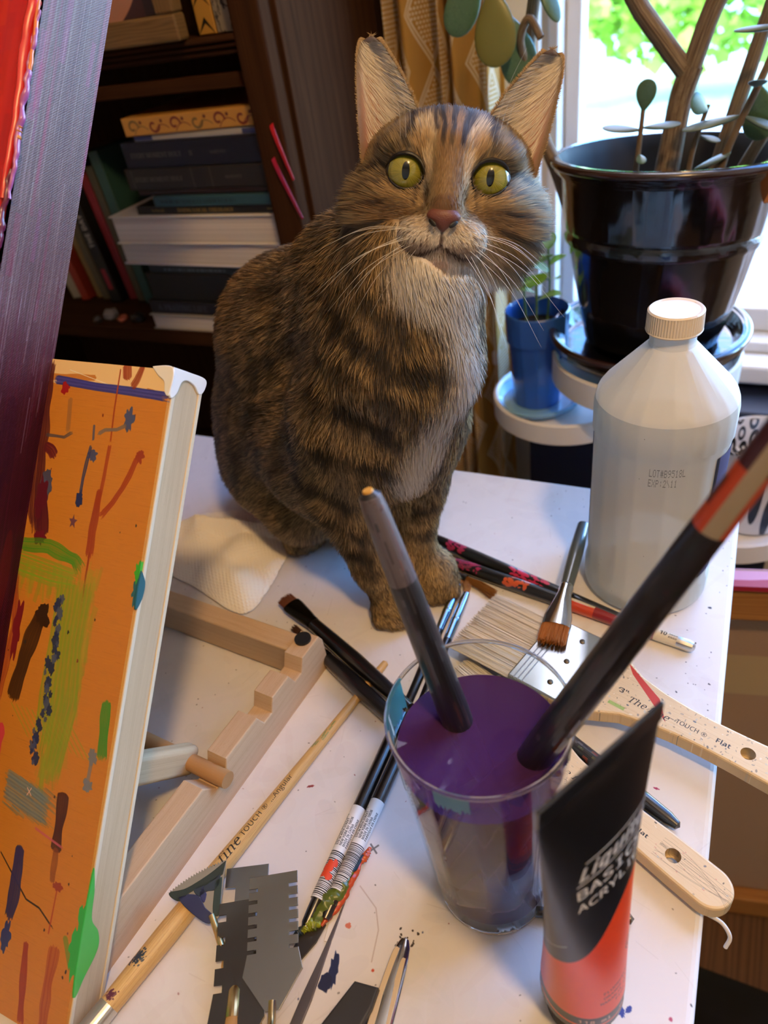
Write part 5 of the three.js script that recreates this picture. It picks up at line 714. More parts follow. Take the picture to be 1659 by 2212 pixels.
{
  const dir = [0.891, 0.453], e = [0.0478, -0.2015], L = 0.185, A = [e[0] - dir[0] * L, TABLE + 0.0085, e[1] - dir[1] * L], o = along(thing('varnish_brush', 'smaller flat brush with a clean wooden handle reaching over the table edge', 'paint brush', null), A, [e[0], TABLE + 0.0085, e[1]]);
  varnishBrush(o, { half: 0.024, hairLen: 0.03, ferr: 0.034, L, holeAt: L - 0.032, dirt: 120, handle: [0.023, 0.020, 0.0145, 0.0105, 0.0092, 0.0090, 0.0094, 0.0100, 0.0104, 0.0104], marks: (g, w, h) => { writeUp(g, w, h, 'The fine', 'italic 70px serif', '#221c17', 0.52, 0.38, 1.15); writeUp(g, w, h, 'Flat', 'bold 46px sans-serif', '#221c17', 0.52, 0.70, 1.1); g.strokeStyle = 'rgba(80,66,50,0.6)'; g.lineWidth = 2; for (let i = 0; i < 12; i++) { g.beginPath(); g.moveTo(w * rr(0.35, 0.65), h * 0.22); g.quadraticCurveTo(w * rr(0.35, 0.65), h * 0.1, w * rr(0.4, 0.6), 0); g.stroke(); } g.fillStyle = 'rgba(180,50,60,0.5)'; for (let i = 0; i < 14; i++) g.fillRect(w * rr(0.35, 0.65), h * rr(0.02, 0.25), 4, rr(4, 16)); } });
}
// 13, 14: tapered handle ends under the varnish brushes; 15: short end behind the tube
for (const [A, B, r, lb] of [[[-0.118, TABLE + 0.0055, -0.3095], [0.0215, TABLE + 0.0052, -0.2385], 0.0052, 'paint-stained black brush handle lying between the two wooden flat brushes'], [[-0.112, TABLE + 0.0045, -0.2935], [0.0155, TABLE + 0.0046, -0.2315], 0.0044, 'thinner black brush handle lying along the paint-stained one']]) {
  const L = len(A, B), o = along(thing('paint_brush', lb, 'paint brush', 'loose brushes on the table'), A, B);
  const t = canvasTex(128, 1024, (g, w, h) => { g.fillStyle = '#26272b'; g.fillRect(0, 0, w, h); for (let i = 0; i < 90; i++) { g.fillStyle = `rgba(${['170,70,40', '150,150,60', '90,110,70', '200,190,180'][i % 4]},${rr(0.2, 0.6)})`; g.fillRect(rnd() * w, h * (1 - rr(0.4, 0.7)), rr(2, 8), rr(6, 30)); } for (let i = 0; i < 30; i++) { g.fillStyle = 'rgba(190,180,170,0.6)'; g.fillRect(rnd() * w, rnd() * h, 2, 3); } });
  const hp = handlePart(o, [[0.0001, 0], [0.003, 0.0006], [r * 0.8, 0.03], [r, 0.07], [r * 0.95, L - 0.03], [r * 0.8, L - 0.008], [r * 0.5, L - 0.0015], [0.0001, L]], phys({ map: t, roughness: 0.35, clearcoat: 0.5 })); { const g = hp.geometry, q = g.attributes.position, uv = g.attributes.uv; for (let i = 0; i < q.count; i++) uv.setY(i, clamp(q.getY(i) / L)); }
}
{
  const A = [-0.045, TABLE + 0.0034, -0.1655], B = [0.0052, TABLE + 0.0034, -0.1805], L = len(A, B), o = along(thing('paint_brush', 'short black brush end poking out behind the paint tube', 'paint brush', 'loose brushes on the table'), A, B);
  handlePart(o, [[0.0001, 0], [0.0028, 0.001], [0.0032, L - 0.008], [0.0028, L - 0.002], [0.0001, L]], blackGloss);
}
// 16, 17: brushes standing in the tumbler
{
  const A = [-0.0560, TABLE + 0.0122, -0.1765], T = [-0.1169, 0.9958, -0.1947], L = len(A, T), o = along(thing('paint_brush', 'black brush with grey handle standing in the tumbler, leaning towards the cat', 'paint brush', 'brushes standing in the tumbler'), A, T, V(0, 0, 1));
  part('bristles', hairs(0.0036, 0.003, 0.018, 160, { spread: 0.6 }).rotateX(Math.PI).translate(0, 0.019, 0), bristleDark, o);
  part('ferrule', lathe([[0.0046, 0.017], [0.0056, 0.03], [0.0061, 0.055], [0.0066, 0.057], [0.0061, 0.059]], 28), darkSteel, o);
  const t = canvasTex(256, 1024, (g, w, h) => { g.fillStyle = '#1a1718'; g.fillRect(0, 0, w, h); g.fillStyle = '#5b5154'; g.fillRect(0, h * 0.15, w, h * 0.32); for (let i = 0; i < 260; i++) { g.fillStyle = `rgba(${['120,60,40', '70,60,64', '20,16,18', '120,110,116', '58,20,34'][i % 5]},${rr(0.15, 0.5)})`; g.fillRect(rnd() * w, h * rr(0.12, 1), rr(2, 10), rr(8, 60)); } });
  handlePart(o, [[0.0060, 0.058], [0.0070, 0.09], [0.0075, 0.13], [0.0065, 0.2], [0.0053, L - 0.008], [0.0046, L - 0.002], [0.0024, L]], phys({ map: t, roughness: 0.4, clearcoat: 0.5 }));
  part('wood_end', new THREE.CylinderGeometry(0.0021, 0.0024, 0.0012, 20).translate(0, L + 0.0003, 0), std({ color: '#d0973c', roughness: 0.6 }), o);
}
{
  const A = [-0.0935, TABLE + 0.0125, -0.1690], q0 = [0.017, 1.0364, -0.1909], k = 1.22, T = A.map((a, i) => a + (q0[i] - a) * k), L = len(A, T), o = along(thing('paint_brush', 'thick black brush with orange and maroon handle band leaning out of the tumbler', 'paint brush', 'brushes standing in the tumbler'), A, T, V(0, 0, 1));
  part('bristles', hairs(0.0052, 0.0042, 0.024, 260, { spread: 0.7 }).rotateX(Math.PI).translate(0, 0.025, 0), bristleDark, o);
  part('ferrule', lathe([[0.0052, 0.024], [0.0064, 0.05], [0.0068, 0.085], [0.0073, 0.087], [0.0068, 0.090], [0.0073, 0.093], [0.0069, 0.1]], 32), phys({ color: '#1b1418', roughness: 0.3, metalness: 0.5, clearcoat: 0.4 }), o);
  const t = canvasTex(512, 2048, (g, w, h) => {
    g.fillStyle = '#171314'; g.fillRect(0, 0, w, h); for (let i = 0; i < 320; i++) { g.fillStyle = `rgba(${['12,40,32', '60,20,30', '44,40,44', '10,10,12', '110,100,104'][i % 5]},${rr(0.15, 0.5)})`; g.beginPath(); g.ellipse(rnd() * w, h * rr(0.35, 1), rr(3, 16), rr(8, 50), 0, 0, 7); g.fill(); }
    const B = (v0, v1, u0, u1, col) => { g.fillStyle = col; g.fillRect(w * u0, h * (1 - v1), w * (u1 - u0), h * (v1 - v0)); };
    B(0.66, 0.99, 0, 1, '#3a0f1c'); B(0.645, 0.735, 0, 1, '#b5401a'); B(0.645, 1, 0.42, 0.58, '#9b8a72'); B(0.88, 1, 0, 1, '#8f8170');
    g.fillStyle = '#5a1c10'; for (const u of [0.2, 0.7]) g.fillRect(w * u, h * (1 - 0.715), w * 0.12, h * 0.04);
  });
  const hp = handlePart(o, [[0.0068, 0.098], [0.0074, 0.125], [0.0075, 0.16], [0.0068, 0.22], [0.0058, 0.29], [0.0050, L - 0.01], [0.003, L - 0.001], [0.0001, L]], phys({ map: t, roughness: 0.38, clearcoat: 0.45 })); { const g = hp.geometry, p = g.attributes.position, uv = g.attributes.uv; for (let i = 0; i < p.count; i++) uv.setY(i, clamp((p.getY(i) - 0.098) / (L - 0.098))); }
}
// ---------------------------------------------------------------- scrapers, knives and dried paint
function notched(w, L, n, neck) {                                     // comb blade: y from 0 (far edge) to L, then a taper to the neck
  const pts = [[-w, 0], [w, 0]], d = w * 0.36, step = (L - 0.012) / n;
  for (let i = 0; i < n; i++) { const y = 0.006 + i * step; pts.push([w, y], [w - d, y], [w - d, y + step * 0.34], [w, y + step * 0.34]); }
  pts.push([w + 0.002, L], [0.0035, L + neck], [-0.0035, L + neck], [-w - 0.002, L]);
  for (let i = n - 1; i >= 0; i--) { const y = 0.006 + i * step; pts.push([-w, y + step * 0.34], [-w + d, y + step * 0.34], [-w + d, y], [-w, y]); }
  return pts;
}
const brass = std({ color: lin(0.72, 0.50, 0.22), metalness: 1, roughness: 0.3 });
function scraper(label, A, B, bladePts, bladeL, mat, tilt = 0) {
  const o = along(thing('palette_scraper', label, 'scraper', null), A, B, V(0, 1, 0), tilt);
  part('blade', extrude(bladePts, 0.0006, 0.00015).translate(0, 0, -0.0004), mat, o);
  part('shank', tube([[0, bladeL - 0.003, 0], [0, bladeL + 0.006, 0.001], [0, bladeL + 0.012, 0.004], [0, bladeL + 0.026, 0.004]], 0.0020, 16, 8), brass, o);
  part('ferrule', lathe([[0.0028, 0], [0.0040, 0.002], [0.0044, 0.014], [0.0040, 0.014]], 20).translate(0, bladeL + 0.022, 0.004), brass, o);
  part('handle', lathe([[0.0040, 0], [0.0056, 0.02], [0.0060, 0.045], [0.0050, 0.075], [0.0001, 0.08]], 24).translate(0, bladeL + 0.034, 0.004), bareWood, o);
  return o;
}
scraper('steel comb scraper with square notches on both sides, lying on top of the others', [-0.1835, TABLE + 0.0225, -0.1264], [-0.1230, TABLE + 0.0160, -0.0198], notched(0.0136, 0.0490, 6, 0.0165), 0.0645, std({ color: lin(0.36, 0.35, 0.32), metalness: 1, roughness: 0.2 }));
scraper('darker steel comb scraper with wide notches under the topmost scraper', [-0.1972, TABLE + 0.0142, -0.1100], [-0.1372, TABLE + 0.0118, -0.0044], notched(0.0125, 0.058, 4, 0.015), 0.071, std({ color: lin(0.15, 0.14, 0.13), metalness: 1, roughness: 0.22 }));
scraper('plain T-shaped steel scraper half hidden beneath the comb scrapers', [-0.2066, TABLE + 0.0095, -0.1292], [-0.1675, TABLE + 0.0062, -0.0527], [[-0.0125, 0], [0.0125, 0], [0.0125, 0.0105], [0.0062, 0.0108], [0.0058, 0.034], [0.003, 0.042], [-0.003, 0.042], [-0.0058, 0.034], [-0.0062, 0.0108], [-0.0125, 0.0105]], 0.041, darkSteel);
{
  // triangular comb with saw-toothed edge, crusted in navy paint
  const pts = [], n = 22; for (let i = 0; i <= n; i++) { const x = lerp(-0.0178, 0.0178, i / n); pts.push([x, 0.0018 * Math.sin(i / n * Math.PI) * -1]); if (i < n) pts.push([x + 0.0356 / n / 2, 0.0012 - 0.0018 * Math.sin(i / n * Math.PI)]); } pts.push([0.003, 0.0265], [-0.003, 0.0265]);
  const o = scraper('triangular saw-toothed scraper crusted with navy paint, lying over the bare wood brush', [-0.2284, TABLE + 0.0172, -0.1118], [-0.1790, TABLE + 0.0030, -0.0735], pts, 0.0265, std({ color: lin(0.30, 0.30, 0.29), metalness: 1, roughness: 0.4 }));
  const g = extrude([[-0.0172, 0.001], [0.0172, 0.001], [0.0035, 0.0255], [-0.0035, 0.0255]], 0.0004, 0.0003, [], 4), c = new THREE.Shape();
  const crust = (pts2, col) => part('paint_crust', extrude(new THREE.Shape(new THREE.SplineCurve(pts2.map(([x, y]) => new THREE.Vector2(x, y))).getPoints(40)), 0.0003, 0.0003).translate(0, 0, 0.0004), phys({ color: col, roughness: 0.3, clearcoat: 0.5, bumpMap: grainBump, bumpScale: 0.0008 }), o);
  crust([[-0.0172, 0.001], [-0.006, 0.003], [0.008, 0.0035], [0.0172, 0.001], [0.0135, 0.0075], [0.006, 0.0062], [-0.004, 0.0075], [-0.013, 0.0065]], '#0d2622'); crust([[0.0135, 0.0055], [0.011, 0.013], [0.004, 0.0255], [-0.001, 0.0255], [0.002, 0.018], [0.003, 0.011], [0.008, 0.007]], '#101a48'); crust([[-0.012, 0.008], [-0.0075, 0.0175], [-0.0035, 0.0252], [-0.0015, 0.0225], [-0.005, 0.0145], [-0.0085, 0.008]], '#12312a'); crust([[-0.012, 0.006], [-0.004, 0.0065], [0.004, 0.006], [0.0025, 0.011], [-0.002, 0.0105], [-0.006, 0.012], [-0.0095, 0.011]], '#152a3a'); crust([[-0.001, 0.007], [0.002, 0.010], [0.0015, 0.015], [-0.001, 0.012]], '#141f56');
}
{
  // palette knife under a ridge of dried many-coloured paint
  const o = along(thing('palette_knife', 'palette knife crusted with a ridge of green, orange and blue paint beside the stickered brushes', 'palette knife', null), [-0.1590, TABLE + 0.0018, -0.0985], [-0.1452, TABLE + 0.0020, -0.1660]);
  part('blade', extrude([[-0.003, 0], [0.0005, -0.003], [0.004, 0.001], [0.0055, 0.012], [0.0045, 0.022], [-0.0025, 0.024], [-0.0045, 0.012]], 0.0007, 0.0002), std({ color: '#3a3633', roughness: 0.45, metalness: 0.4 }), o);
  const lump = (pts, r, col) => { const curve = new THREE.CatmullRomCurve3(pts.map((p) => V(...p))), g = new THREE.TubeGeometry(curve, 60, 1, 10), q = g.attributes.position, v = V(0, 0, 0), cc = V(0, 0, 0); for (let i = 0; i <= 60; i++) { curve.getPointAt(i / 60, cc); const rr0 = r * (0.35 + 0.65 * Math.sin(Math.PI * clamp(i / 60, 0.06, 0.94))) ; for (let k = 0; k <= 10; k++) { const n = i * 11 + k; v.fromBufferAttribute(q, n).sub(cc); const s = rr0 * (1 + 0.38 * n3(v.x * 0.8 + i * 0.13, v.y + r * 900, v.z)); q.setXYZ(n, cc.x + v.x * s, cc.y + v.y * s, cc.z + v.z * s * 0.8); } } g.computeVertexNormals(); part('paint_ridge', g, phys({ color: col, roughness: 0.35, clearcoat: 0.4 }), o); };
  lump([[0.0, 0.016, 0.0026], [-0.001, 0.028, 0.003], [0.001, 0.042, 0.003], [0.0, 0.052, 0.0028]], 0.0048, '#5c6a1c'); lump([[0.003, 0.02, 0.002], [0.0045, 0.034, 0.002], [0.003, 0.048, 0.0022], [0.001, 0.062, 0.002]], 0.0026, '#c1481a'); lump([[-0.003, 0.026, 0.003], [-0.002, 0.04, 0.0034], [0.0, 0.054, 0.003], [0.001, 0.066, 0.0024]], 0.0024, '#1f3d52'); lump([[-0.004, 0.012, 0.002], [-0.002, 0.018, 0.003], [0.003, 0.02, 0.0026]], 0.0036, '#8f9a1f'); lump([[-0.005, 0.0135, 0.002], [-0.006, 0.008, 0.0018]], 0.0028, '#22323a'); lump([[0.0005, 0.058, 0.002], [0.0015, 0.064, 0.002], [0.0008, 0.070, 0.0018]], 0.0022, '#c9511c');
}
single('paper_strip', 'narrow white paper strip beside the paint-crusted palette knife', 'paper', box(0.0045, 0.0006, 0.024, 0.0002), paperWhite, [-0.1478, TABLE + 0.0006, -0.1240]).rotation.y = 0.18;
single('modelling_tool', 'thin grey steel needle tool pointing to the paper strip', 'tool', extrude([[0, 0], [0.0016, 0.03], [0.0032, 0.05], [0.0030, 0.09], [-0.0022, 0.09], [-0.0018, 0.05], [-0.0006, 0.03]], 0.0010, 0.0004).rotateX(Math.PI / 2), std({ color: '#6d686c', roughness: 0.35, metalness: 0.6 }), [-0.1458, TABLE + 0.0016, -0.1345]).rotation.y = 0.03;
{
  const o = along(thing('palette_knife', 'steel palette knife smeared with cream paint', 'palette knife', null), [-0.1058, TABLE + 0.0022, -0.1285], [-0.0995, TABLE + 0.0030, -0.060]);
  part('blade', (() => { const g = lathe([[0.0001, -0.001], [0.0022, 0.0002], [0.0040, 0.004], [0.0052, 0.014], [0.0062, 0.05], [0.0050, 0.07], [0.0001, 0.07]], 28); g.scale(1, 1, 0.34); return g; })(), std({ color: lin(0.7, 0.7, 0.68), metalness: 1, roughness: 0.18 }), o);
  for (const pts of [[[-0.0030, 0.010], [-0.0014, 0.012], [-0.0008, 0.03], [-0.0022, 0.05], [-0.0040, 0.05], [-0.0038, 0.028]], [[0.0016, 0.006], [0.0040, 0.008], [0.0056, 0.03], [0.0060, 0.05], [0.0030, 0.05], [0.0034, 0.028]]]) part('paint_smear', extrude(new THREE.Shape(new THREE.SplineCurve(pts.map(([x, y]) => new THREE.Vector2(x, y))).getPoints(30)), 0.0006, 0.0004).translate(0, 0, 0.0008), phys({ color: '#d9c3a0', roughness: 0.4, clearcoat: 0.3 }), o);
  part('handle', lathe([[0.0040, 0.068], [0.0055, 0.085], [0.0058, 0.12], [0.0001, 0.15]], 24), bareWood, o);
}
single('rubber_wedge', 'charcoal grey rubber wedge shaper lying at the front of the table', 'shaper', extrude([[-0.006, 0], [0.0045, -0.004], [0.0065, 0.004], [0.009, 0.05], [-0.011, 0.05]], 0.007, 0.001).rotateX(Math.PI / 2), std({ color: '#2a2a2c', roughness: 0.5 }), [-0.1145, TABLE + 0.0085, -0.0965]).rotation.y = -0.22;
// ---------------------------------------------------------------- paper towel
{
  const out = [[-0.478, -0.392], [-0.43, -0.4285], [-0.392, -0.436], [-0.352, -0.4205], [-0.334, -0.398], [-0.3265, -0.366], [-0.325, -0.318], [-0.3445, -0.3125], [-0.39, -0.327], [-0.43, -0.336], [-0.47, -0.35]];
  const s = new THREE.SplineCurve(out.concat([out[0]]).map(([x, z]) => new THREE.Vector2(x, z))).getPoints(300), cx = -0.392, cz = -0.374, nR = 96, pos = [], uv = [], idx = [];
  const ridge = (d) => Math.max(0, 1 - Math.abs(d)), em = (x, z) => sstep(0.25, 0.85, Math.sin(x * 1400 + z * 180) * Math.sin(z * 1400 - x * 180));
  for (let k = 0; k <= nR; k++) for (let i = 0; i < s.length; i++) {
    const t = k / nR, x = lerp(cx, s[i].x, t), z = lerp(cz, s[i].y, t), bulge = 0.012 * (0.55 + 0.6 * n2(x * 18, z * 18)) * (1 - t * t);
    const fold = 0.0055 + bulge + 0.0018 * n2(x * 22 + 3, z * 22) + 0.009 * ridge((z + 0.404 + 0.25 * (x + 0.39)) / 0.012) + 0.007 * ridge((x - 0.6 * z + 0.195) / 0.018) * sstep(-0.37, -0.40, z);
    pos.push(x, Math.max(0.0008, fold * (1 - 0.55 * Math.pow(t, 8)) + 0.0008 * em(x, z)), z); uv.push(x / 0.045, z / 0.045);
  }
  for (let k = 0; k < nR; k++) for (let i = 0; i < s.length - 1; i++) { const q = k * s.length + i; idx.push(q, q + 1, q + s.length, q + 1, q + s.length + 1, q + s.length); }
  const g = new THREE.BufferGeometry(); g.setAttribute('position', new THREE.Float32BufferAttribute(pos, 3)); g.setAttribute('uv', new THREE.Float32BufferAttribute(uv, 2)); g.setIndex(idx); g.computeVertexNormals();
  single('paper_towel', 'crumpled white embossed paper towel beside the cat', 'paper towel', g, phys({ color: '#f3efe6', roughness: 0.95, side: THREE.DoubleSide }), [0, TABLE, 0]);
}
// curl of white film hanging at the table edge
single('plastic_curl', 'small white plastic curl hanging at the right table edge', 'plastic curl', tube([[0.0400, TABLE - 0.002, -0.1985], [0.0475, TABLE - 0.004, -0.1975], [0.0525, TABLE - 0.010, -0.1945], [0.0515, TABLE - 0.017, -0.1915]], 0.0011, 20, 8), whitePlastic);
// ---------------------------------------------------------------- the cat: limbs as tapered capsules [from, radius, to, radius, blend]
const CAPS = [
  [[-0.1763, 1.0034, -0.3931], 0.038, [-0.1878, 0.9523, -0.3847], 0.046, 0.025],
  [[-0.1878, 0.9523, -0.3847], 0.045, [-0.2055, 0.896, -0.3827], 0.042, 0.025],
  [[-0.1763, 1.0034, -0.3931], 0.036, [-0.2323, 0.9828, -0.4301], 0.04, 0.025],
  [[-0.2323, 0.9828, -0.4301], 0.042, [-0.3067, 0.9275, -0.4549], 0.062, 0.025],
  [[-0.3067, 0.9275, -0.4549], 0.062, [-0.3281, 0.8566, -0.4522], 0.064, 0.025],
  [[-0.3281, 0.8566, -0.4522], 0.064, [-0.3451, 0.8099, -0.4446], 0.058, 0.025],
  [[-0.2323, 0.9828, -0.4301], 0.04, [-0.2055, 0.896, -0.3827], 0.044, 0.025],
  [[-0.2639, 0.8584, -0.4104], 0.058, [-0.3281, 0.8566, -0.4522], 0.055, 0.025],
  [[-0.1878, 0.9523, -0.3847], 0.04, [-0.2639, 0.8584, -0.4104], 0.056, 0.025],
  [[-0.3364, 0.8224, -0.4316], 0.052, [-0.3128, 0.7922, -0.408], 0.034, 0.018],
  [[-0.3128, 0.7922, -0.408], 0.032, [-0.352, 0.756, -0.435], 0.018, 0.015],
  [[-0.352, 0.756, -0.435], 0.016, [-0.3215, 0.753, -0.406], 0.0145, 0.012],
  [[-0.2964, 0.8034, -0.4885], 0.055, [-0.2558, 0.7659, -0.471], 0.034, 0.018],
  [[-0.2558, 0.7659, -0.471], 0.03, [-0.268, 0.756, -0.505], 0.018, 0.015],
  [[-0.268, 0.756, -0.505], 0.016, [-0.2335, 0.753, -0.484], 0.0145, 0.012],
  [[-0.2269, 0.9111, -0.3694], 0.038, [-0.2407, 0.8553, -0.3627], 0.026, 0.02],
  [[-0.2407, 0.8553, -0.3627], 0.026, [-0.2184, 0.7858, -0.3543], 0.0165, 0.012],
  [[-0.2184, 0.7858, -0.3543], 0.016, [-0.2075, 0.758, -0.356], 0.0165, 0.01],
  [[-0.2075, 0.758, -0.356], 0.0165, [-0.203, 0.7535, -0.346], 0.0145, 0.008],
  [[-0.1903, 0.8899, -0.415], 0.032, [-0.1983, 0.8389, -0.4014], 0.023, 0.02],
  [[-0.1983, 0.8389, -0.4014], 0.022, [-0.2019, 0.7759, -0.3899], 0.0165, 0.012],
  [[-0.2019, 0.7759, -0.3899], 0.0155, [-0.1855, 0.758, -0.39], 0.0165, 0.01],
  [[-0.1855, 0.758, -0.39], 0.0165, [-0.181, 0.7545, -0.381], 0.0155, 0.008],
  [[-0.1935, 0.7515, -0.3533], 0.0078, [-0.1898, 0.7475, -0.3451], 0.0068, 0.004],
  [[-0.1995, 0.7515, -0.3478], 0.0078, [-0.1959, 0.7475, -0.3396], 0.0068, 0.004],
  [[-0.2067, 0.7515, -0.3446], 0.0078, [-0.203, 0.7475, -0.3364], 0.0068, 0.004],
  [[-0.2148, 0.7515, -0.3437], 0.0078, [-0.2111, 0.7475, -0.3355], 0.0068, 0.004],
  [[-0.1718, 0.7515, -0.3887], 0.0078, [-0.1677, 0.7475, -0.3806], 0.0068, 0.004],
  [[-0.1776, 0.7515, -0.383], 0.0078, [-0.1736, 0.7475, -0.3749], 0.0068, 0.004],
  [[-0.1846, 0.7515, -0.3795], 0.0078, [-0.1806, 0.7475, -0.3714], 0.0068, 0.004],
  [[-0.1927, 0.7515, -0.3782], 0.0078, [-0.1887, 0.7475, -0.3702], 0.0068, 0.004],
  [[-0.3154, 0.7515, -0.4164], 0.0078, [-0.3089, 0.7475, -0.4102], 0.0068, 0.004],
  [[-0.319, 0.7515, -0.409], 0.0078, [-0.3125, 0.7475, -0.4028], 0.0068, 0.004],
  [[-0.3244, 0.7515, -0.4033], 0.0078, [-0.3178, 0.7475, -0.3971], 0.0068, 0.004],
  [[-0.3316, 0.7515, -0.3994], 0.0078, [-0.325, 0.7475, -0.3932], 0.0068, 0.004],
  [[-0.2298, 0.7515, -0.4954], 0.0078, [-0.2221, 0.7475, -0.4907], 0.0068, 0.004],
  [[-0.2317, 0.7515, -0.4875], 0.0078, [-0.224, 0.7475, -0.4828], 0.0068, 0.004],
  [[-0.2357, 0.7515, -0.4808], 0.0078, [-0.2281, 0.7475, -0.4761], 0.0068, 0.004],
  [[-0.2419, 0.7515, -0.4754], 0.0078, [-0.2342, 0.7475, -0.4708], 0.0068, 0.004],
  [[-0.395, 0.77, -0.475], 0.024, [-0.385, 0.758, -0.528], 0.018, 0.012],
  [[-0.385, 0.758, -0.528], 0.018, [-0.33, 0.756, -0.545], 0.016, 0.012],
  [[-0.33, 0.756, -0.545], 0.016, [-0.28, 0.755, -0.535], 0.013, 0.012],
];
const STRIPES = [
  [[-0.21, 0.993, -0.353], [-0.188, 0.984, -0.34], [-0.171, 0.974, -0.339], [-0.156, 0.966, -0.344], [-0.147, 0.962, -0.352]],
  [[-0.23, 0.947, -0.342], [-0.205, 0.939, -0.333], [-0.186, 0.936, -0.333], [-0.173, 0.924, -0.339]],
  [[-0.238, 0.912, -0.332], [-0.211, 0.911, -0.329], [-0.198, 0.9, -0.332], [-0.188, 0.899, -0.336]],
  [[-0.257, 0.876, -0.339], [-0.235, 0.874, -0.333], [-0.222, 0.86, -0.337]],
  [[-0.244, 0.851, -0.334], [-0.232, 0.841, -0.336], [-0.219, 0.831, -0.341]],
  [[-0.224, 0.815, -0.338], [-0.214, 0.81, -0.342]],
  [[-0.169, 0.885, -0.351], [-0.16, 0.886, -0.366]],
  [[-0.187, 0.834, -0.378], [-0.176, 0.83, -0.391]],
  [[-0.263, 0.923, -0.353], [-0.257, 0.893, -0.341]],
  [[-0.2, 1.025, -0.364], [-0.194, 1.012, -0.354], [-0.179, 1.0, -0.347], [-0.166, 0.989, -0.346]],
  [[-0.306, 0.986, -0.413], [-0.284, 0.984, -0.402]],
  [[-0.223, 0.972, -0.35], [-0.197, 0.967, -0.334], [-0.176, 0.957, -0.333]],
  [[-0.172, 0.95, -0.334], [-0.161, 0.936, -0.341], [-0.149, 0.931, -0.355]],
  [[-0.303, 0.947, -0.389], [-0.317, 0.896, -0.381], [-0.321, 0.837, -0.375]],
  [[-0.329, 0.943, -0.393], [-0.346, 0.888, -0.388], [-0.347, 0.839, -0.38]],
  [[-0.284, 0.968, -0.394], [-0.293, 0.934, -0.388]],
  [[-0.185, 1.007, -0.349], [-0.171, 0.997, -0.347]],
  [[-0.235, 1.002, -0.379], [-0.212, 0.999, -0.359]],
  [[-0.262, 1.011, -0.401], [-0.237, 1.024, -0.398]],
  [[-0.221, 0.796, -0.337], [-0.211, 0.794, -0.339]],
  [[-0.198, 0.808, -0.377], [-0.184, 0.804, -0.385]],
];
const BIB = [[-0.145, 1.01, -0.364], [-0.138, 0.985, -0.372], [-0.135, 0.956, -0.375], [-0.143, 0.934, -0.362], [-0.16, 0.909, -0.354], [-0.176, 0.883, -0.346]];
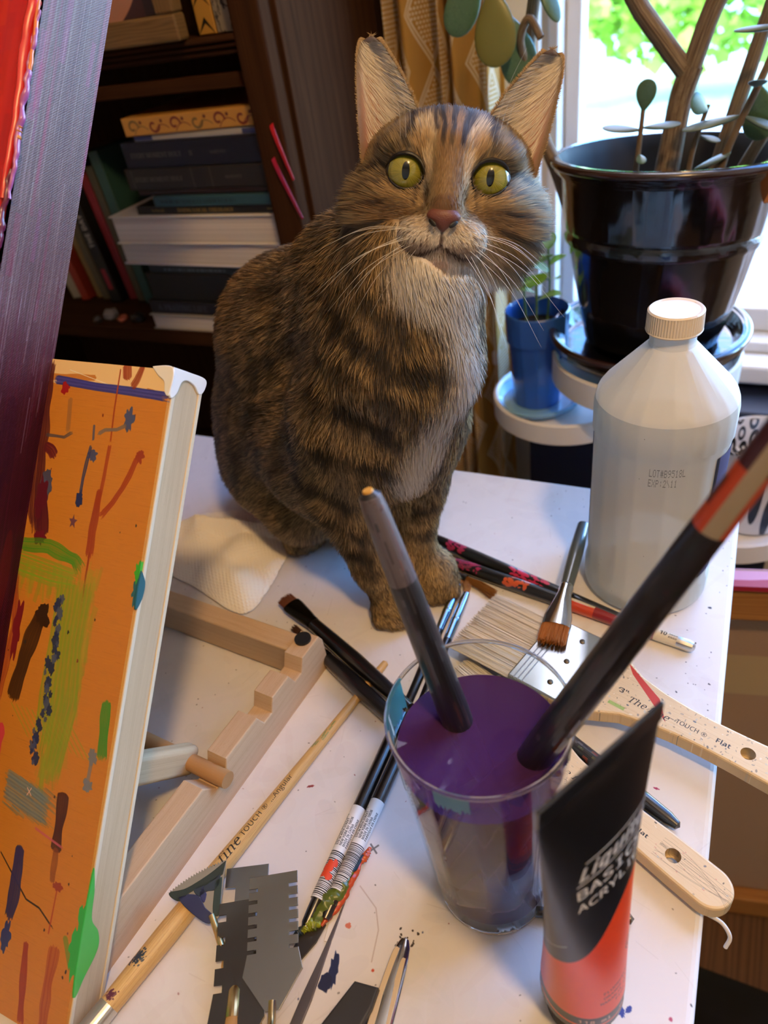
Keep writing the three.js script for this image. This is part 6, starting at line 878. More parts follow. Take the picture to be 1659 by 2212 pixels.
{
  const BASE = V(-0.27, TABLE, -0.43);
  const E0 = V(-0.1475, 1.0624, -0.3893), HR = V(0.9332, -0.1877, -0.3065), HU = V(0.1009, 0.9553, -0.2778), HF = V(0.345, 0.2283, 0.9104);   // head: point between the eyes, right, up, forward
  const cat = thing('cat', 'brown tabby cat with white bib sitting on the white table', 'cat', null, BASE.toArray());
  const toHead = (x, y, z, o = [0, 0, 0]) => { x -= E0.x; y -= E0.y; z -= E0.z; o[0] = x * HR.x + y * HR.y + z * HR.z; o[1] = x * HU.x + y * HU.y + z * HU.z; o[2] = x * HF.x + y * HF.y + z * HF.z; return o; };
  const fromHead = (x, y, z) => V(E0.x + HR.x * x + HU.x * y + HF.x * z, E0.y + HR.y * x + HU.y * y + HF.y * z, E0.z + HR.z * x + HU.z * y + HF.z * z);
  const smin = (a, b, k) => { const h = Math.max(k - Math.abs(a - b), 0) / k; return Math.min(a, b) - h * h * k * 0.25; };
  const capsule = (x, y, z, c) => { const [a, ra, b, rb] = c, bx = b[0] - a[0], by = b[1] - a[1], bz = b[2] - a[2], t = clamp(((x - a[0]) * bx + (y - a[1]) * by + (z - a[2]) * bz) / (bx * bx + by * by + bz * bz)); return Math.hypot(x - a[0] - bx * t, y - a[1] - by * t, z - a[2] - bz * t) - (ra + (rb - ra) * t); };
  const sdBody = (x, y, z) => { let d = 1; for (const c of CAPS) d = smin(d, capsule(x, y, z, c), c[4]); return d; };
  const ELL = [[[0, 0.001, -0.047], [0.050, 0.033, 0.045], 0.01], [[0, 0.008, -0.022], [0.034, 0.021, 0.020], 0.012], [[0.031, -0.025, -0.034], [0.029, 0.028, 0.030], 0.014], [[-0.031, -0.025, -0.034], [0.029, 0.028, 0.030], 0.014], [[0, -0.030, -0.004], [0.022, 0.016, 0.020], 0.012], [[0.0105, -0.0315, 0.006], [0.0135, 0.0115, 0.012], 0.005], [[-0.0105, -0.0315, 0.006], [0.0135, 0.0115, 0.012], 0.005], [[0, -0.0435, 0.000], [0.013, 0.0105, 0.012], 0.006], [[0, -0.045, -0.028], [0.034, 0.022, 0.030], 0.015], [[0.023, 0.010, -0.013], [0.015, 0.009, 0.012], 0.008], [[-0.023, 0.010, -0.013], [0.015, 0.009, 0.012], 0.008], [[0.024, -0.012, -0.014], [0.016, 0.010, 0.013], 0.008], [[-0.024, -0.012, -0.014], [0.016, 0.010, 0.013], 0.008]];
  const BRIDGE = [[0, 0.008, -0.006], 0.012, [0, -0.017, 0.0125], 0.0088];
  const ell = (x, y, z, c, r) => { const a = (x - c[0]) / r[0], b = (y - c[1]) / r[1], d = (z - c[2]) / r[2], k0 = Math.hypot(a, b, d), k1 = Math.hypot(a / r[0], b / r[1], d / r[2]); return k0 * (k0 - 1) / Math.max(k1, 1e-9); };
  const EYES = [-0.023, 0.023], EA = 0.0103, EB = 0.0088, TILT = 0.16;   // eye openings: half width, half height, slant
  const sdHeadRaw = (x, y, z) => { let d = 1; for (const [c, r, k] of ELL) d = smin(d, ell(x, y, z, c, r), k); return smin(d, capsule(x, y, z, BRIDGE), 0.008); };
  const sdHead = (x, y, z) => { let d = sdHeadRaw(x, y, z); for (const ex of EYES) { const a = ex > 0 ? TILT : -TILT, c = Math.cos(a), s = Math.sin(a), dx = x - ex, dy = y; d = Math.max(d, -ell(dx * c + dy * s, -dx * s + dy * c, z, [0, 0, -0.002], [EA, EB, 0.016])); } return d; };

  // surface of a field: marching cubes, welded, pulled onto the surface, with its own normals
  function polygonise(sd, centre, half, res) {
    const mc = new MarchingCubes(res, new THREE.MeshBasicMaterial(), false, false, 400000); mc.isolation = 0; mc.reset();
    const h = res / 2, f = mc.field;
    for (let k = 0; k < res; k++) for (let j = 0; j < res; j++) for (let i = 0; i < res; i++) f[i + j * res + k * res * res] = -sd(centre[0] + (i - h) / h * half, centre[1] + (j - h) / h * half, centre[2] + (k - h) / h * half) * 100;
    mc.update();
    const n = mc.count, pos = new Float32Array(n * 3); for (let i = 0; i < n; i++) for (let c = 0; c < 3; c++) pos[i * 3 + c] = centre[c] + mc.positionArray[i * 3 + c] * half;
    let g = new THREE.BufferGeometry(); g.setAttribute('position', new THREE.BufferAttribute(pos, 3)); g = mergeVertices(g, 1e-5);
    const p = g.attributes.position, nor = new Float32Array(p.count * 3), e = 0.0006;
    for (let i = 0; i < p.count; i++) {
      let x = p.getX(i), y = p.getY(i), z = p.getZ(i), gx, gy, gz;
      for (let s = 0; s < 2; s++) { const d = sd(x, y, z); gx = sd(x + e, y, z) - sd(x - e, y, z); gy = sd(x, y + e, z) - sd(x, y - e, z); gz = sd(x, y, z + e) - sd(x, y, z - e); const l = Math.hypot(gx, gy, gz) || 1; gx /= l; gy /= l; gz /= l; x -= gx * d * 0.8; y -= gy * d * 0.8; z -= gz * d * 0.8; }
      p.setXYZ(i, x, y, z); nor.set([gx, gy, gz], i * 3);
    }
    g.setAttribute('normal', new THREE.BufferAttribute(nor, 3));
    const ix = g.index.array, A = V(0, 0, 0), B = V(0, 0, 0), C = V(0, 0, 0), N = V(0, 0, 0); let side = 0;
    for (let i = 0; i < ix.length; i += 3) { A.fromBufferAttribute(p, ix[i]); B.fromBufferAttribute(p, ix[i + 1]); C.fromBufferAttribute(p, ix[i + 2]); N.fromArray(nor, ix[i] * 3); side += B.sub(A).cross(C.sub(A)).dot(N); }
    if (side < 0) for (let i = 0; i < ix.length; i += 3) { const t = ix[i]; ix[i] = ix[i + 1]; ix[i + 1] = t; }
    return g;
  }
  const bodyG = polygonise(sdBody, [-0.27, 0.90, -0.44], 0.20, 108);
  const headL = polygonise(sdHead, [0, -0.012, -0.034], 0.075, 104);
  // face markings in the head's own axes, one unit = 0.25 mm, y down from the eyes
  const FW = 560, face = document.createElement('canvas'); face.width = face.height = FW;
  {
    const g = face.getContext('2d'); g.fillStyle = '#8b7655'; g.fillRect(0, 0, FW, FW); g.translate(FW / 2, 250); g.lineCap = 'round';
    const spot = (x, y, rx, ry, col, a = 1, rot = 0) => { for (let k = 5; k >= 1; k--) { g.globalAlpha = a * 0.33; g.fillStyle = col; g.beginPath(); g.ellipse(x, y, rx * (0.6 + 0.12 * k), ry * (0.6 + 0.12 * k), rot, 0, 7); g.fill(); } g.globalAlpha = 1; };
    const both = (x, y, rx, ry, col, a, rot = 0) => { spot(x, y, rx, ry, col, a, rot); spot(-x, y, rx, ry, col, a, -rot); };
    const bar = (pts, w, col, a = 0.9) => { g.strokeStyle = col; for (const k of [1, 0.7, 0.45]) { g.globalAlpha = a * 0.5; g.lineWidth = w * k; g.beginPath(); pts.forEach(([x, y], i) => (i ? g.lineTo(x, y) : g.moveTo(x, y))); g.stroke(); } g.globalAlpha = 1; };
    const bars = (pts, w, col, a) => { bar(pts, w, col, a); bar(pts.map(([x, y]) => [-x, y]), w, col, a); };
    spot(0, -150, 110, 34, '#2b2119', 0.9); both(70, -125, 60, 26, '#4a3a28', 0.8);
    both(52, -78, 22, 28, '#d2bd9c', 0.9, 0.2); both(58, -52, 20, 22, '#a98757', 0.6); spot(0, -60, 26, 60, '#8f6a40', 0.8);
    for (const x of [-16, 2, 24]) bar([[x * 1.5, -132], [x * 1.1, -90], [x, -50]], 11, '#241b14', 1.1); bars([[34, -128], [38, -100], [30, -70]], 10, '#2e241b', 0.8); bars([[84, -110], [80, -75], [92, -50]], 16, '#2d2319', 1.0); bars([[120, -95], [125, -60], [150, -30]], 14, '#4a3a28', 0.7);
    both(46, -2, 12, 42, '#d8c29c', 0.95, -0.08); spot(0, 10, 26, 70, '#7d6241', 0.9); spot(0, 68, 28, 24, '#5f4028', 0.9);
    both(98, 46, 52, 18, '#b39262', 0.8, -0.2); both(112, 88, 60, 30, '#80613d', 0.7);
    bars([[60, 34], [64, 50], [66, 66]], 9, '#3b2b1e', 0.8); bars([[128, -6], [160, 2], [200, 24]], 12, '#32271c', 0.9); bars([[134, 30], [170, 42], [206, 62]], 9, '#3e3022', 0.7); bars([[130, 66], [170, 80], [210, 92]], 10, '#382b1f', 0.8); bars([[125, 104], [165, 118], [205, 124]], 12, '#32271c', 0.85); bars([[110, 140], [150, 156], [190, 158]], 11, '#3b2e22', 0.7); bars([[215, 20], [222, 70], [214, 130], [180, 185]], 18, '#2b2119', 0.7);
    both(48, 126, 56, 36, '#e0d5c7', 1.4); spot(0, 96, 60, 14, '#bfa98e', 0.7); both(90, 160, 50, 26, '#b39f89', 0.7); spot(0, 215, 130, 36, '#dcd7d2', 1.6); spot(0, 255, 160, 60, '#d9d5d1', 1.8); spot(0, 186, 46, 22, '#e6ddd4', 1.8); spot(0, 176, 22, 10, '#c9a999', 0.9); both(40, 150, 40, 16, '#9b8377', 0.6);
    bar([[0, 108], [0, 140]], 7, '#33211c', 1); bars([[0, 140], [24, 152], [48, 162], [66, 164]], 8, '#33211c', 1.2);
    g.fillStyle = '#5c4636'; for (const s of [-1, 1]) for (let r = 0; r < 4; r++) for (let k = 0; k < 5; k++) { g.beginPath(); g.arc(s * (28 + k * 13), 112 + r * 12 + k * 1.5, 2.0, 0, 7); g.fill(); }
    both(92, 0, 38, 36, '#1c1510', 1.4);
  }
  const faceData = face.getContext('2d').getImageData(0, 0, FW, FW).data, toLin = (v) => { v /= 255; return v <= 0.04045 ? v / 12.92 : Math.pow((v + 0.055) / 1.055, 2.4); };
  const faceColor = (lx, ly, o) => { const i = clamp(Math.round(FW / 2 + lx / 0.00025), 0, FW - 1), j = clamp(Math.round(250 - ly / 0.00025), 0, FW - 1), k = (j * FW + i) * 4; o[0] = toLin(faceData[k]); o[1] = toLin(faceData[k + 1]); o[2] = toLin(faceData[k + 2]); return o; };
  const TAN = hex('#957a50'), GOLD = hex('#c4a067'), DARK = hex('#1d1610'), GREY = hex('#655848'), WHITE = hex('#d8d3ce');
  const segDist = (x, y, z, poly) => { let d = 9; for (let i = 0; i < poly.length - 1; i++) { const a = poly[i], b = poly[i + 1], bx = b[0] - a[0], by = b[1] - a[1], bz = b[2] - a[2], t = clamp(((x - a[0]) * bx + (y - a[1]) * by + (z - a[2]) * bz) / (bx * bx + by * by + bz * bz)); d = Math.min(d, Math.hypot(x - a[0] - bx * t, y - a[1] - by * t, z - a[2] - bz * t)); } return d; };
  // coat colour at a point of the body (linear rgb)
  function coat(x, y, z, o) {
    const n = n3(x * 55, y * 55, z * 55), f = n3(x * 18 + 7, y * 18, z * 18);
    let r = lerp(TAN[0], GREY[0], clamp(0.4 + 0.6 * f)), g = lerp(TAN[1], GREY[1], clamp(0.4 + 0.6 * f)), b = lerp(TAN[2], GREY[2], clamp(0.4 + 0.6 * f));
    const gold = sstep(0.05, 0.6, n + 0.3 * f) * 0.5 + 0.5 * sstep(0.84, 0.78, y); r = lerp(r, GOLD[0], gold * 0.6); g = lerp(g, GOLD[1], gold * 0.6); b = lerp(b, GOLD[2], gold * 0.6);
    let dk = 0; const wob = 0.0045 * n;
    for (let i = 0; i < STRIPES.length; i++) { const rad = i < 4 ? 0.0062 : 0.0048; dk = Math.max(dk, (i < 9 ? 1 : 0.75) * sstep(rad + 0.0045, rad - 0.0035, segDist(x, y, z, STRIPES[i]) + wob)); }
    const band = Math.sin((x * 0.75 + z * 0.35 - y * 0.30) * 260 + 4 * f); dk = Math.max(dk, 0.55 * sstep(0.35, 0.95, band) * sstep(-0.215, -0.25, x));
    r = lerp(r, DARK[0], dk * 0.92); g = lerp(g, DARK[1], dk * 0.92); b = lerp(b, DARK[2], dk * 0.92);
    const wr = lerp(0.008, 0.024, sstep(0.985, 1.015, y)), w = sstep(wr + 0.014, wr - 0.006, segDist(x, y, z, BIB) + 0.005 * f); r = lerp(r, WHITE[0], w); g = lerp(g, WHITE[1], w); b = lerp(b, WHITE[2], w);
    o[0] = r; o[1] = g; o[2] = b; return o;
  }
  const tmp = [0, 0, 0], loc = [0, 0, 0];
  const coatAny = (x, y, z, o) => {                                    // head markings give way to the body's coat behind the jaw
    toHead(x, y, z, loc); const inHead = sstep(0.004, 0.0005, sdHeadRaw(loc[0], loc[1], loc[2])) * sstep(-0.07, -0.055, loc[1]);
    coat(x, y, z, o); if (inHead > 0) { faceColor(loc[0], loc[1], tmp); for (let c = 0; c < 3; c++) o[c] = lerp(o[c], tmp[c], inHead); } return o;
  };
  const paint = (g, fn) => { const p = g.attributes.position, c = new Float32Array(p.count * 3), o = [0, 0, 0]; for (let i = 0; i < p.count; i++) { fn(p.getX(i), p.getY(i), p.getZ(i), o); c.set(o, i * 3); } g.setAttribute('color', new THREE.BufferAttribute(c, 3)); return g; };
  // head into the world
  const headG = headL.clone(); { const p = headG.attributes.position, n = headG.attributes.normal; for (let i = 0; i < p.count; i++) { const v = fromHead(p.getX(i), p.getY(i), p.getZ(i)); p.setXYZ(i, v.x, v.y, v.z); const a = n.getX(i), b = n.getY(i), c = n.getZ(i); n.setXYZ(i, HR.x * a + HU.x * b + HF.x * c, HR.y * a + HU.y * b + HF.y * c, HR.z * a + HU.z * b + HF.z * c); } }
  paint(bodyG, coatAny); paint(headG, coatAny);

  // ears: cupped shells, inner sheet and outer sheet
  const earOut = new THREE.CatmullRomCurve3([V(0.0500, 0.002, -0.026), V(0.0535, 0.024, -0.026), V(0.0560, 0.045, -0.030), V(0.0562, 0.0575, -0.033), V(0.0540, 0.0628, -0.0345), V(0.0495, 0.0655, -0.035)]), earIn = new THREE.CatmullRomCurve3([V(0.0195, 0.029, -0.034), V(0.0255, 0.040, -0.033), V(0.0335, 0.0508, -0.033), V(0.0405, 0.0592, -0.034), V(0.0455, 0.0638, -0.0345), V(0.0495, 0.0655, -0.035)]);
  const earPoint = (s, t, side, off) => { const a = earOut.getPoint(s), b = earIn.getPoint(s), x = lerp(a.x, b.x, t), y = lerp(a.y, b.y, t), cup = (1 - Math.pow(Math.abs(2 * t - 1), 2.2)) * (1 - 0.75 * s) * (1 - sstep(0.72, 1, s)); return V(side * x, y, lerp(a.z, b.z, t) - 0.021 * cup - off); };
  const PINK = hex('#dc9f88'), LILAC = hex('#dcc9be'), RIM = hex('#b3946a');
  const earGs = [], earSamples = [];
  for (const side of [-1, 1]) {
    const nS = 26, nT = 22, pos = [], col = [], idx = [];
    for (const off of [0, 0.0018]) for (let i = 0; i <= nS; i++) for (let k = 0; k <= nT; k++) {
      const s = i / nS, t = k / nT, v = earPoint(s, t, side, off * Math.sin(Math.PI * clamp(t, 0.0, 1)) * (s < 1 ? 1 : 0)), w = fromHead(v.x, v.y, v.z); pos.push(w.x, w.y, w.z);
      const rim = Math.max(sstep(0.12, 0.0, t) * 0.8, sstep(0.90, 1, t), sstep(0.93, 1, s)), low = sstep(0.55, 0.1, s) * sstep(0.75, 0.2, t), c = off ? RIM : [0, 1, 2].map((q) => lerp(lerp(LILAC[q], PINK[q], low), RIM[q], rim)); col.push(...c);
    }
    const N = (nS + 1) * (nT + 1); for (const o of [0, N]) for (let i = 0; i < nS; i++) for (let k = 0; k < nT; k++) { const q = o + i * (nT + 1) + k; const tri = [q, q + 1, q + nT + 1, q + 1, q + nT + 2, q + nT + 1]; idx.push(...((o === 0) === (side > 0) ? tri.reverse() : tri)); }
    const g = new THREE.BufferGeometry(); g.setAttribute('position', new THREE.Float32BufferAttribute(pos, 3)); g.setAttribute('color', new THREE.Float32BufferAttribute(col, 3)); g.setIndex(idx); g.computeVertexNormals();
    { const ix = g.index.array, half = ix.length / 2, nn = g.attributes.normal; for (const [from, want] of [[0, 1], [half, -1]]) { let d = 0; for (let i = from; i < from + half; i++) d += nn.getX(ix[i]) * HF.x + nn.getY(ix[i]) * HF.y + nn.getZ(ix[i]) * HF.z; if (d * want < 0) for (let i = from; i < from + half; i += 3) { const t = ix[i]; ix[i] = ix[i + 1]; ix[i + 1] = t; } } g.computeVertexNormals(); }
    earGs.push(g);
  }
  const skinM = std({ vertexColors: true, roughness: 0.85, side: THREE.DoubleSide });
  const strip = (g) => { for (const k of Object.keys(g.attributes)) if (!['position', 'normal', 'color'].includes(k)) g.deleteAttribute(k); return g.index ? g.toNonIndexed() : g; };
  const earM = phys({ vertexColors: true, roughness: 0.95, transmission: 0.45, thickness: 0, side: THREE.DoubleSide });   // thin skin lets daylight through
  const bodyMesh = part('body', mergeGeometries([mergeGeometries([strip(bodyG), strip(headG)]), mergeGeometries(earGs.map(strip))], true).translate(-BASE.x, -BASE.y, -BASE.z), [skinM, earM], cat);

  // fur: tapered blades rooted on the skin
  const F = { pos: [], nor: [], col: [], n: 0 };
  const blade = (p, dir, nrm, L, w, c0, c1, curl) => {                 // p root, dir start direction, nrm skin normal
    const s = V(0, 0, 0).crossVectors(dir, nrm).normalize().applyAxisAngle(dir, rr(-0.9, 0.9)), m = p.clone().addScaledVector(dir, L * 0.5), e = m.clone().addScaledVector(dir, L * 0.5).addScaledVector(nrm, -curl * L);
    const a = [p.clone().addScaledVector(s, w), p.clone().addScaledVector(s, -w), m.clone().addScaledVector(s, w * 0.8), m.clone().addScaledVector(s, -w * 0.8), e], N = nrm.clone().addScaledVector(dir, 0.15).normalize();
    const face = V(0, 0, 0).crossVectors(s, dir).dot(N) < 0;
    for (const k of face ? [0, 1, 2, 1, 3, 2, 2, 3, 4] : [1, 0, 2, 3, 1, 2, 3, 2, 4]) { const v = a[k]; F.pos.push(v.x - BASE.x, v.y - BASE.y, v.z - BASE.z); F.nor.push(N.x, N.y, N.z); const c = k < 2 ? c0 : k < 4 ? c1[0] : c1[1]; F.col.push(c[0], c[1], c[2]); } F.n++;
  };
  const scatter = (g, count, fn) => {
    const p = g.attributes.position, nn = g.attributes.normal, ix = g.index.array, cum = [], A = V(0, 0, 0), B = V(0, 0, 0), C = V(0, 0, 0); let s = 0;
    for (let i = 0; i < ix.length; i += 3) { A.fromBufferAttribute(p, ix[i]); B.fromBufferAttribute(p, ix[i + 1]); C.fromBufferAttribute(p, ix[i + 2]); s += B.sub(A).cross(C.sub(A)).length(); cum.push(s); }
    for (let k = 0; k < count; k++) {
      const t = rnd() * s; let lo = 0, hi = cum.length - 1; while (lo < hi) { const m = (lo + hi) >> 1; if (cum[m] < t) lo = m + 1; else hi = m; }
      let u = rnd(), v = rnd(); if (u + v > 1) { u = 1 - u; v = 1 - v; } const a = ix[lo * 3], b = ix[lo * 3 + 1], c = ix[lo * 3 + 2], w = 1 - u - v, P = V(0, 0, 0), N = V(0, 0, 0);
      for (const [i, q] of [[a, w], [b, u], [c, v]]) { P.x += p.getX(i) * q; P.y += p.getY(i) * q; P.z += p.getZ(i) * q; N.x += nn.getX(i) * q; N.y += nn.getY(i) * q; N.z += nn.getZ(i) * q; } fn(P, N.normalize());
    }
  };
  const tint = (c, k) => [c[0] * k, c[1] * k, c[2] * k], o3 = [0, 0, 0], dir = V(0, 0, 0);
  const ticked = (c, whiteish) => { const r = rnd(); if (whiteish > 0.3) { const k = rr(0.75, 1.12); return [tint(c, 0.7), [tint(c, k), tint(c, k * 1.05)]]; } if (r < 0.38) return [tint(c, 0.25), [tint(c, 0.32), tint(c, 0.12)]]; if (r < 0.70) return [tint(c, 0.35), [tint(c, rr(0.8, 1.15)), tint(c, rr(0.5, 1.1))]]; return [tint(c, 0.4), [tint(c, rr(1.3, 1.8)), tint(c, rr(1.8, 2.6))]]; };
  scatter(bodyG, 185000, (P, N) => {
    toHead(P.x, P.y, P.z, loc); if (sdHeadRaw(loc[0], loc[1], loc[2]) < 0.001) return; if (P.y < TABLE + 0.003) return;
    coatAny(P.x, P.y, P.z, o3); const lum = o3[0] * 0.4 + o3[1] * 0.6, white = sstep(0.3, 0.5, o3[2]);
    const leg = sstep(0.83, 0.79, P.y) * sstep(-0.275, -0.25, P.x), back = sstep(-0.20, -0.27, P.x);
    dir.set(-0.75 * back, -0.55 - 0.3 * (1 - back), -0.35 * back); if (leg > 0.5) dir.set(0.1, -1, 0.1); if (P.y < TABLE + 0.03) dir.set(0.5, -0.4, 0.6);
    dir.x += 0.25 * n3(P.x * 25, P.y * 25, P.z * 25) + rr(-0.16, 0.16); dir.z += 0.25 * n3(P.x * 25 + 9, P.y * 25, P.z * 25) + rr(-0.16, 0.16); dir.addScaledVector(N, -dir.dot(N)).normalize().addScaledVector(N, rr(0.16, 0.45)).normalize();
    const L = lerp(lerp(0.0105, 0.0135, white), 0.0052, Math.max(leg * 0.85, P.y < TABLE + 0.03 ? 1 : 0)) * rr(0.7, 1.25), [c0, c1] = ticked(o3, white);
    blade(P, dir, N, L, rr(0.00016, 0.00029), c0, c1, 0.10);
  });
  const nose = V(0, -0.022, 0.02);
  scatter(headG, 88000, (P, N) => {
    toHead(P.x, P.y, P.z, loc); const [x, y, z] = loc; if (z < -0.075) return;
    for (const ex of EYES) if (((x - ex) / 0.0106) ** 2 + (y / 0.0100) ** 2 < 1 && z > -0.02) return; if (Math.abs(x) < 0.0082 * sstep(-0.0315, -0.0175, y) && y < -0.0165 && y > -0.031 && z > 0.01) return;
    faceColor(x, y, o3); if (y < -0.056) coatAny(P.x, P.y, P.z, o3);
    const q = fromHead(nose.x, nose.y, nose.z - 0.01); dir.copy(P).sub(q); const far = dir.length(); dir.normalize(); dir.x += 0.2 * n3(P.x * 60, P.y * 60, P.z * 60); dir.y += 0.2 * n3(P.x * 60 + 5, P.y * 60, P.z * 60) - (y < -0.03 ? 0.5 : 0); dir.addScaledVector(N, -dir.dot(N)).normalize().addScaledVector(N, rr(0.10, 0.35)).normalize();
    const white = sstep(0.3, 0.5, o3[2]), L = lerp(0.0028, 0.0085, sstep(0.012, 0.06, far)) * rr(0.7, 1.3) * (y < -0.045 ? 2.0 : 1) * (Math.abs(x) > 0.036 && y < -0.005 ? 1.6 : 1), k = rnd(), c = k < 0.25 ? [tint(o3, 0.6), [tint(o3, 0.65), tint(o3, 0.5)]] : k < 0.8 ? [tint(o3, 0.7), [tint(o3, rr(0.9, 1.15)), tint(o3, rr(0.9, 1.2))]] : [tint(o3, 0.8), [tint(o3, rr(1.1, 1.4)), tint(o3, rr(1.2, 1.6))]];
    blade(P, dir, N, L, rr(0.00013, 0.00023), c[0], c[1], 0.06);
  });
  // pale hair inside the ears, short fur on their rims and backs
  const PALE = hex('#f2e9e0');
  for (const side of [-1, 1]) {
    const at = (s, t, off = 0) => { const v = earPoint(s, t, side, off); return fromHead(v.x, v.y, v.z); };
    for (let i = 0; i < 2600; i++) { const s = Math.pow(rnd(), 1.2) * 0.74, t = 1 - Math.pow(rnd(), 1.6) * 0.85, P = at(s, t), Q = at(Math.min(1, s + 0.22 * (1 - s)), Math.max(0, t - 0.34)), N = HF.clone(); dir.copy(Q).sub(P).normalize().addScaledVector(N, rr(0.08, 0.35)).normalize(); const k = rr(0.7, 1.1); blade(P, dir, N, rr(0.007, 0.016) * (1 - 0.5 * s), rr(0.00006, 0.00012), tint(PALE, k * 0.8), [tint(PALE, k), tint(PALE, k * 1.1)], 0.02); }
    for (let i = 0; i < 3000; i++) { const edge = rnd() < 0.5, s = rnd() * 0.86, t = edge ? rr(0, 0.05) : rr(0.95, 1), P = at(s, t), N = HF.clone(), O = at(Math.min(1, s + 0.12), 0.5); dir.copy(P).sub(O).multiplyScalar(0.6).normalize().addScaledVector(HU, 0.7).normalize(); const k = rr(0.6, 1.25); blade(P, dir, N, rr(0.0014, 0.0030), 0.00014, tint(RIM, k * 0.7), [tint(RIM, k), tint(RIM, k * 1.2)], 0); }
    for (let i = 0; i < 1200; i++) { const s = rnd() * 0.88, t = rr(0.06, 0.94), P = at(s, t, 0.0019), N = HF.clone().negate(); dir.copy(at(Math.min(1, s + 0.1), t, 0.0019)).sub(P); if (dir.length() < 1e-6) continue; dir.normalize().addScaledVector(N, 0.3).normalize(); const k = rr(0.6, 1.2); blade(P, dir, N, rr(0.004, 0.007), 0.0002, tint(RIM, k * 0.7), [tint(RIM, k), tint(RIM, k)], 0); }
  }
  const fg = new THREE.BufferGeometry(); fg.setAttribute('position', new THREE.Float32BufferAttribute(F.pos, 3)); fg.setAttribute('normal', new THREE.Float32BufferAttribute(F.nor, 3)); fg.setAttribute('color', new THREE.Float32BufferAttribute(F.col, 3));
  part('fur', fg, std({ vertexColors: true, roughness: 0.62, side: THREE.DoubleSide }), cat).userData = { kind: 'stuff', label: 'ticked brown tabby fur with dark bars and white bib' };
  console.log('fur blades', F.n, 'body tris', bodyMesh.geometry.attributes.position.count / 3);

  // eyes, eyelids, nose
  const local = (v) => fromHead(v[0], v[1], v[2]).sub(BASE), basis = new THREE.Matrix4().makeBasis(HR, HU, HF), headQ = new THREE.Quaternion().setFromRotationMatrix(basis);
  const iris = canvasTex(512, 512, (g, w, h) => {
    g.fillStyle = '#14110c'; g.fillRect(0, 0, w, h); g.translate(w / 2, h / 2); const R = 232;
    g.fillStyle = '#77752a'; g.beginPath(); g.arc(0, 0, R, 0, 7); g.fill(); g.fillStyle = '#8e8a30'; g.beginPath(); g.arc(0, 0, R * 0.8, 0, 7); g.fill();
    for (let i = 0; i < 900; i++) { const a = rnd() * 6.283, r0 = rr(40, 120), r1 = rr(130, R); g.strokeStyle = `rgba(${['164,158,60', '92,92,30', '126,124,40', '178,164,70'][i % 4]},${rr(0.15, 0.45)})`; g.lineWidth = rr(1, 4); g.beginPath(); g.moveTo(Math.cos(a) * r0, Math.sin(a) * r0); g.lineTo(Math.cos(a + 0.05) * r1, Math.sin(a + 0.05) * r1); g.stroke(); }
    g.strokeStyle = '#1a160e'; g.lineWidth = 26; g.beginPath(); g.arc(0, 0, R + 4, 0, 7); g.stroke();
    g.fillStyle = '#060505'; g.beginPath(); g.ellipse(0, -6, 48, 104, 0, 0, 7); g.fill();
  });
  const eyeG = new THREE.SphereGeometry(0.0125, 48, 32); { const p = eyeG.attributes.position, uv = eyeG.attributes.uv; for (let i = 0; i < p.count; i++) uv.setXY(i, p.getZ(i) > 0 ? 0.5 + p.getX(i) / 0.0226 : 0.001, p.getZ(i) > 0 ? 0.5 + p.getY(i) / 0.0226 : 0.001); }
  const eyeM = phys({ map: iris, roughness: 0.12, clearcoat: 1, clearcoatRoughness: 0.02 }), lidM = std({ color: '#120d0a', roughness: 0.5 });
  for (const ex of EYES) {
    const e = part('eye', eyeG, eyeM, cat); e.position.copy(local([ex, 0, -0.0122])); e.quaternion.copy(headQ); e.userData.label = 'round yellow green eye with narrow pupil';
    const ring = []; for (let i = 0; i < 40; i++) { const a = i / 40 * 6.283, ti = ex > 0 ? TILT : -TILT, u = Math.cos(a) * EA, v = Math.sin(a) * EB, x = ex + u * Math.cos(ti) - v * Math.sin(ti), y = u * Math.sin(ti) + v * Math.cos(ti); let z = 0.02; while (z > -0.02 && sdHeadRaw(x, y, z) > 0) z -= 0.0004; ring.push(local([x, y, Math.max(z, -0.0122 + Math.sqrt(Math.max(0, 0.0125 ** 2 - EA * EA)) - 0.001) - 0.0002])); }
    part('eyelid', new THREE.TubeGeometry(new THREE.CatmullRomCurve3(ring, true), 80, 0.0008, 8, true), lidM, cat); part('eyelid', taperTube(ring.slice(0, 21).map((v) => v.toArray()), [0.0007, 0.0011, 0.0013, 0.0011, 0.0007], 40, 8), lidM, cat);
  }
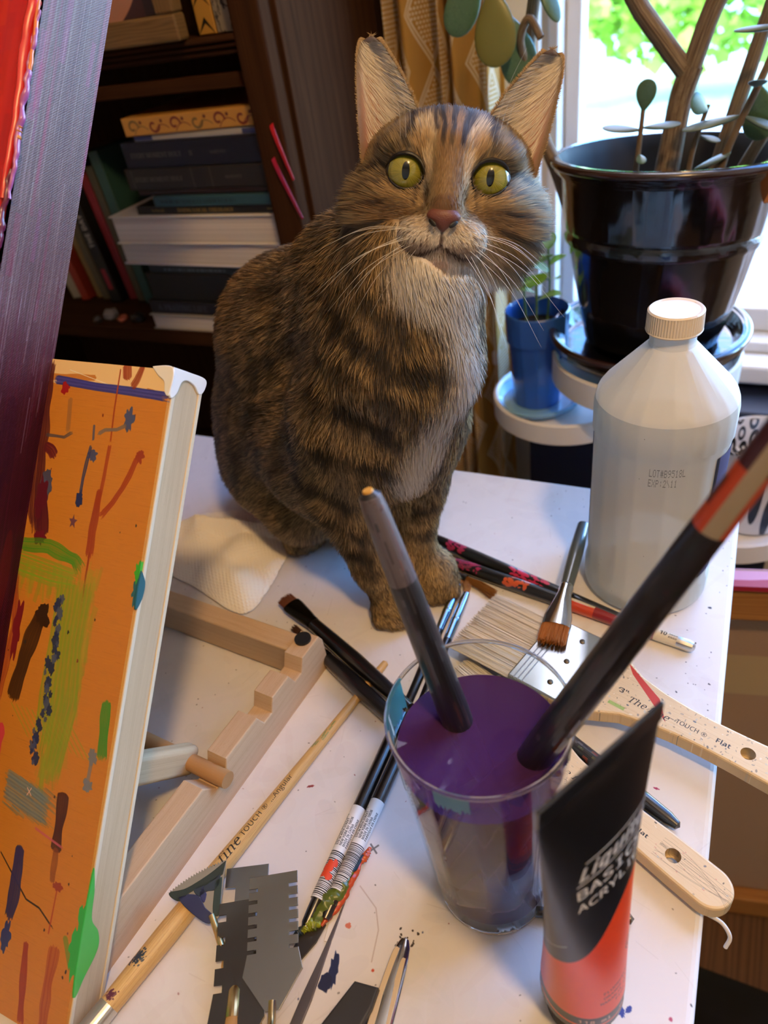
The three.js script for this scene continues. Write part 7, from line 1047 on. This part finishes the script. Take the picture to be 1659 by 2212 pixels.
  const ng = new THREE.SphereGeometry(1, 32, 22); { const p = ng.attributes.position; for (let i = 0; i < p.count; i++) { const y = p.getY(i), k = lerp(0.30, 1, sstep(-1, 0.35, y)); p.setXYZ(i, p.getX(i) * 0.0096 * k, y * 0.0066, p.getZ(i) * 0.0058 * lerp(0.8, 1, sstep(-1, 0.6, y))); } ng.computeVertexNormals(); }
  const nm = part('nose', ng, phys({ color: '#6b3a2c', roughness: 0.55, clearcoat: 0.25, clearcoatRoughness: 0.4, bumpMap: grainBump, bumpScale: 0.0003 }), cat); nm.position.copy(local([0, -0.0215, 0.0172])); nm.quaternion.copy(headQ); nm.userData.label = 'brown pink nose';
  for (const s of [-1, 1]) { const n = part('nostril', new THREE.SphereGeometry(0.0021, 16, 10).scale(1.35, 0.62, 0.35), lidM, nm); n.position.set(s * 0.0056, -0.0020, 0.0042); n.rotation.set(0, s * 0.5, s * 0.55); }
  // whiskers
  const whiskerM = std({ color: '#f1ede6', roughness: 0.35 }), hairOf = (pts, r) => part('whisker', taperTube(pts.map((v) => local(v).toArray()), [r, r * 0.8, r * 0.25], 14, 4), whiskerM, cat);
  for (const s of [-1, 1]) {
    for (let i = 0; i < 12; i++) { const row = i % 4, k = Math.floor(i / 4), x0 = s * (0.012 + 0.003 * k), y0 = -0.0275 - row * 0.0030, z0 = 0.0155 - 0.002 * k, L = rr(0.050, 0.076) * (1 - 0.12 * k), a = -0.28 - row * 0.24 + rr(-0.1, 0.1), fw = rr(0.0, 0.3), cx = Math.cos(a) * s, sy = Math.sin(a); hairOf([[x0, y0, z0], [x0 + cx * L * 0.5, y0 + L * (0.5 * sy + 0.07), z0 + L * 0.25 * fw], [x0 + cx * L * 0.95, y0 + L * (0.95 * sy - 0.06), z0 + L * 0.30 * fw - 0.006]], 0.00011); }
    for (let i = 0; i < 3; i++) { const x0 = s * (0.021 + 0.003 * i), L = rr(0.03, 0.045); hairOf([[x0, 0.014, -0.003], [x0 + s * L * 0.1, 0.014 + L * 0.6, 0.006], [x0 + s * L * (0.25 + 0.1 * i), 0.014 + L, 0.010]], 0.00009); }
  }
}
renderer.render(scene, camera);
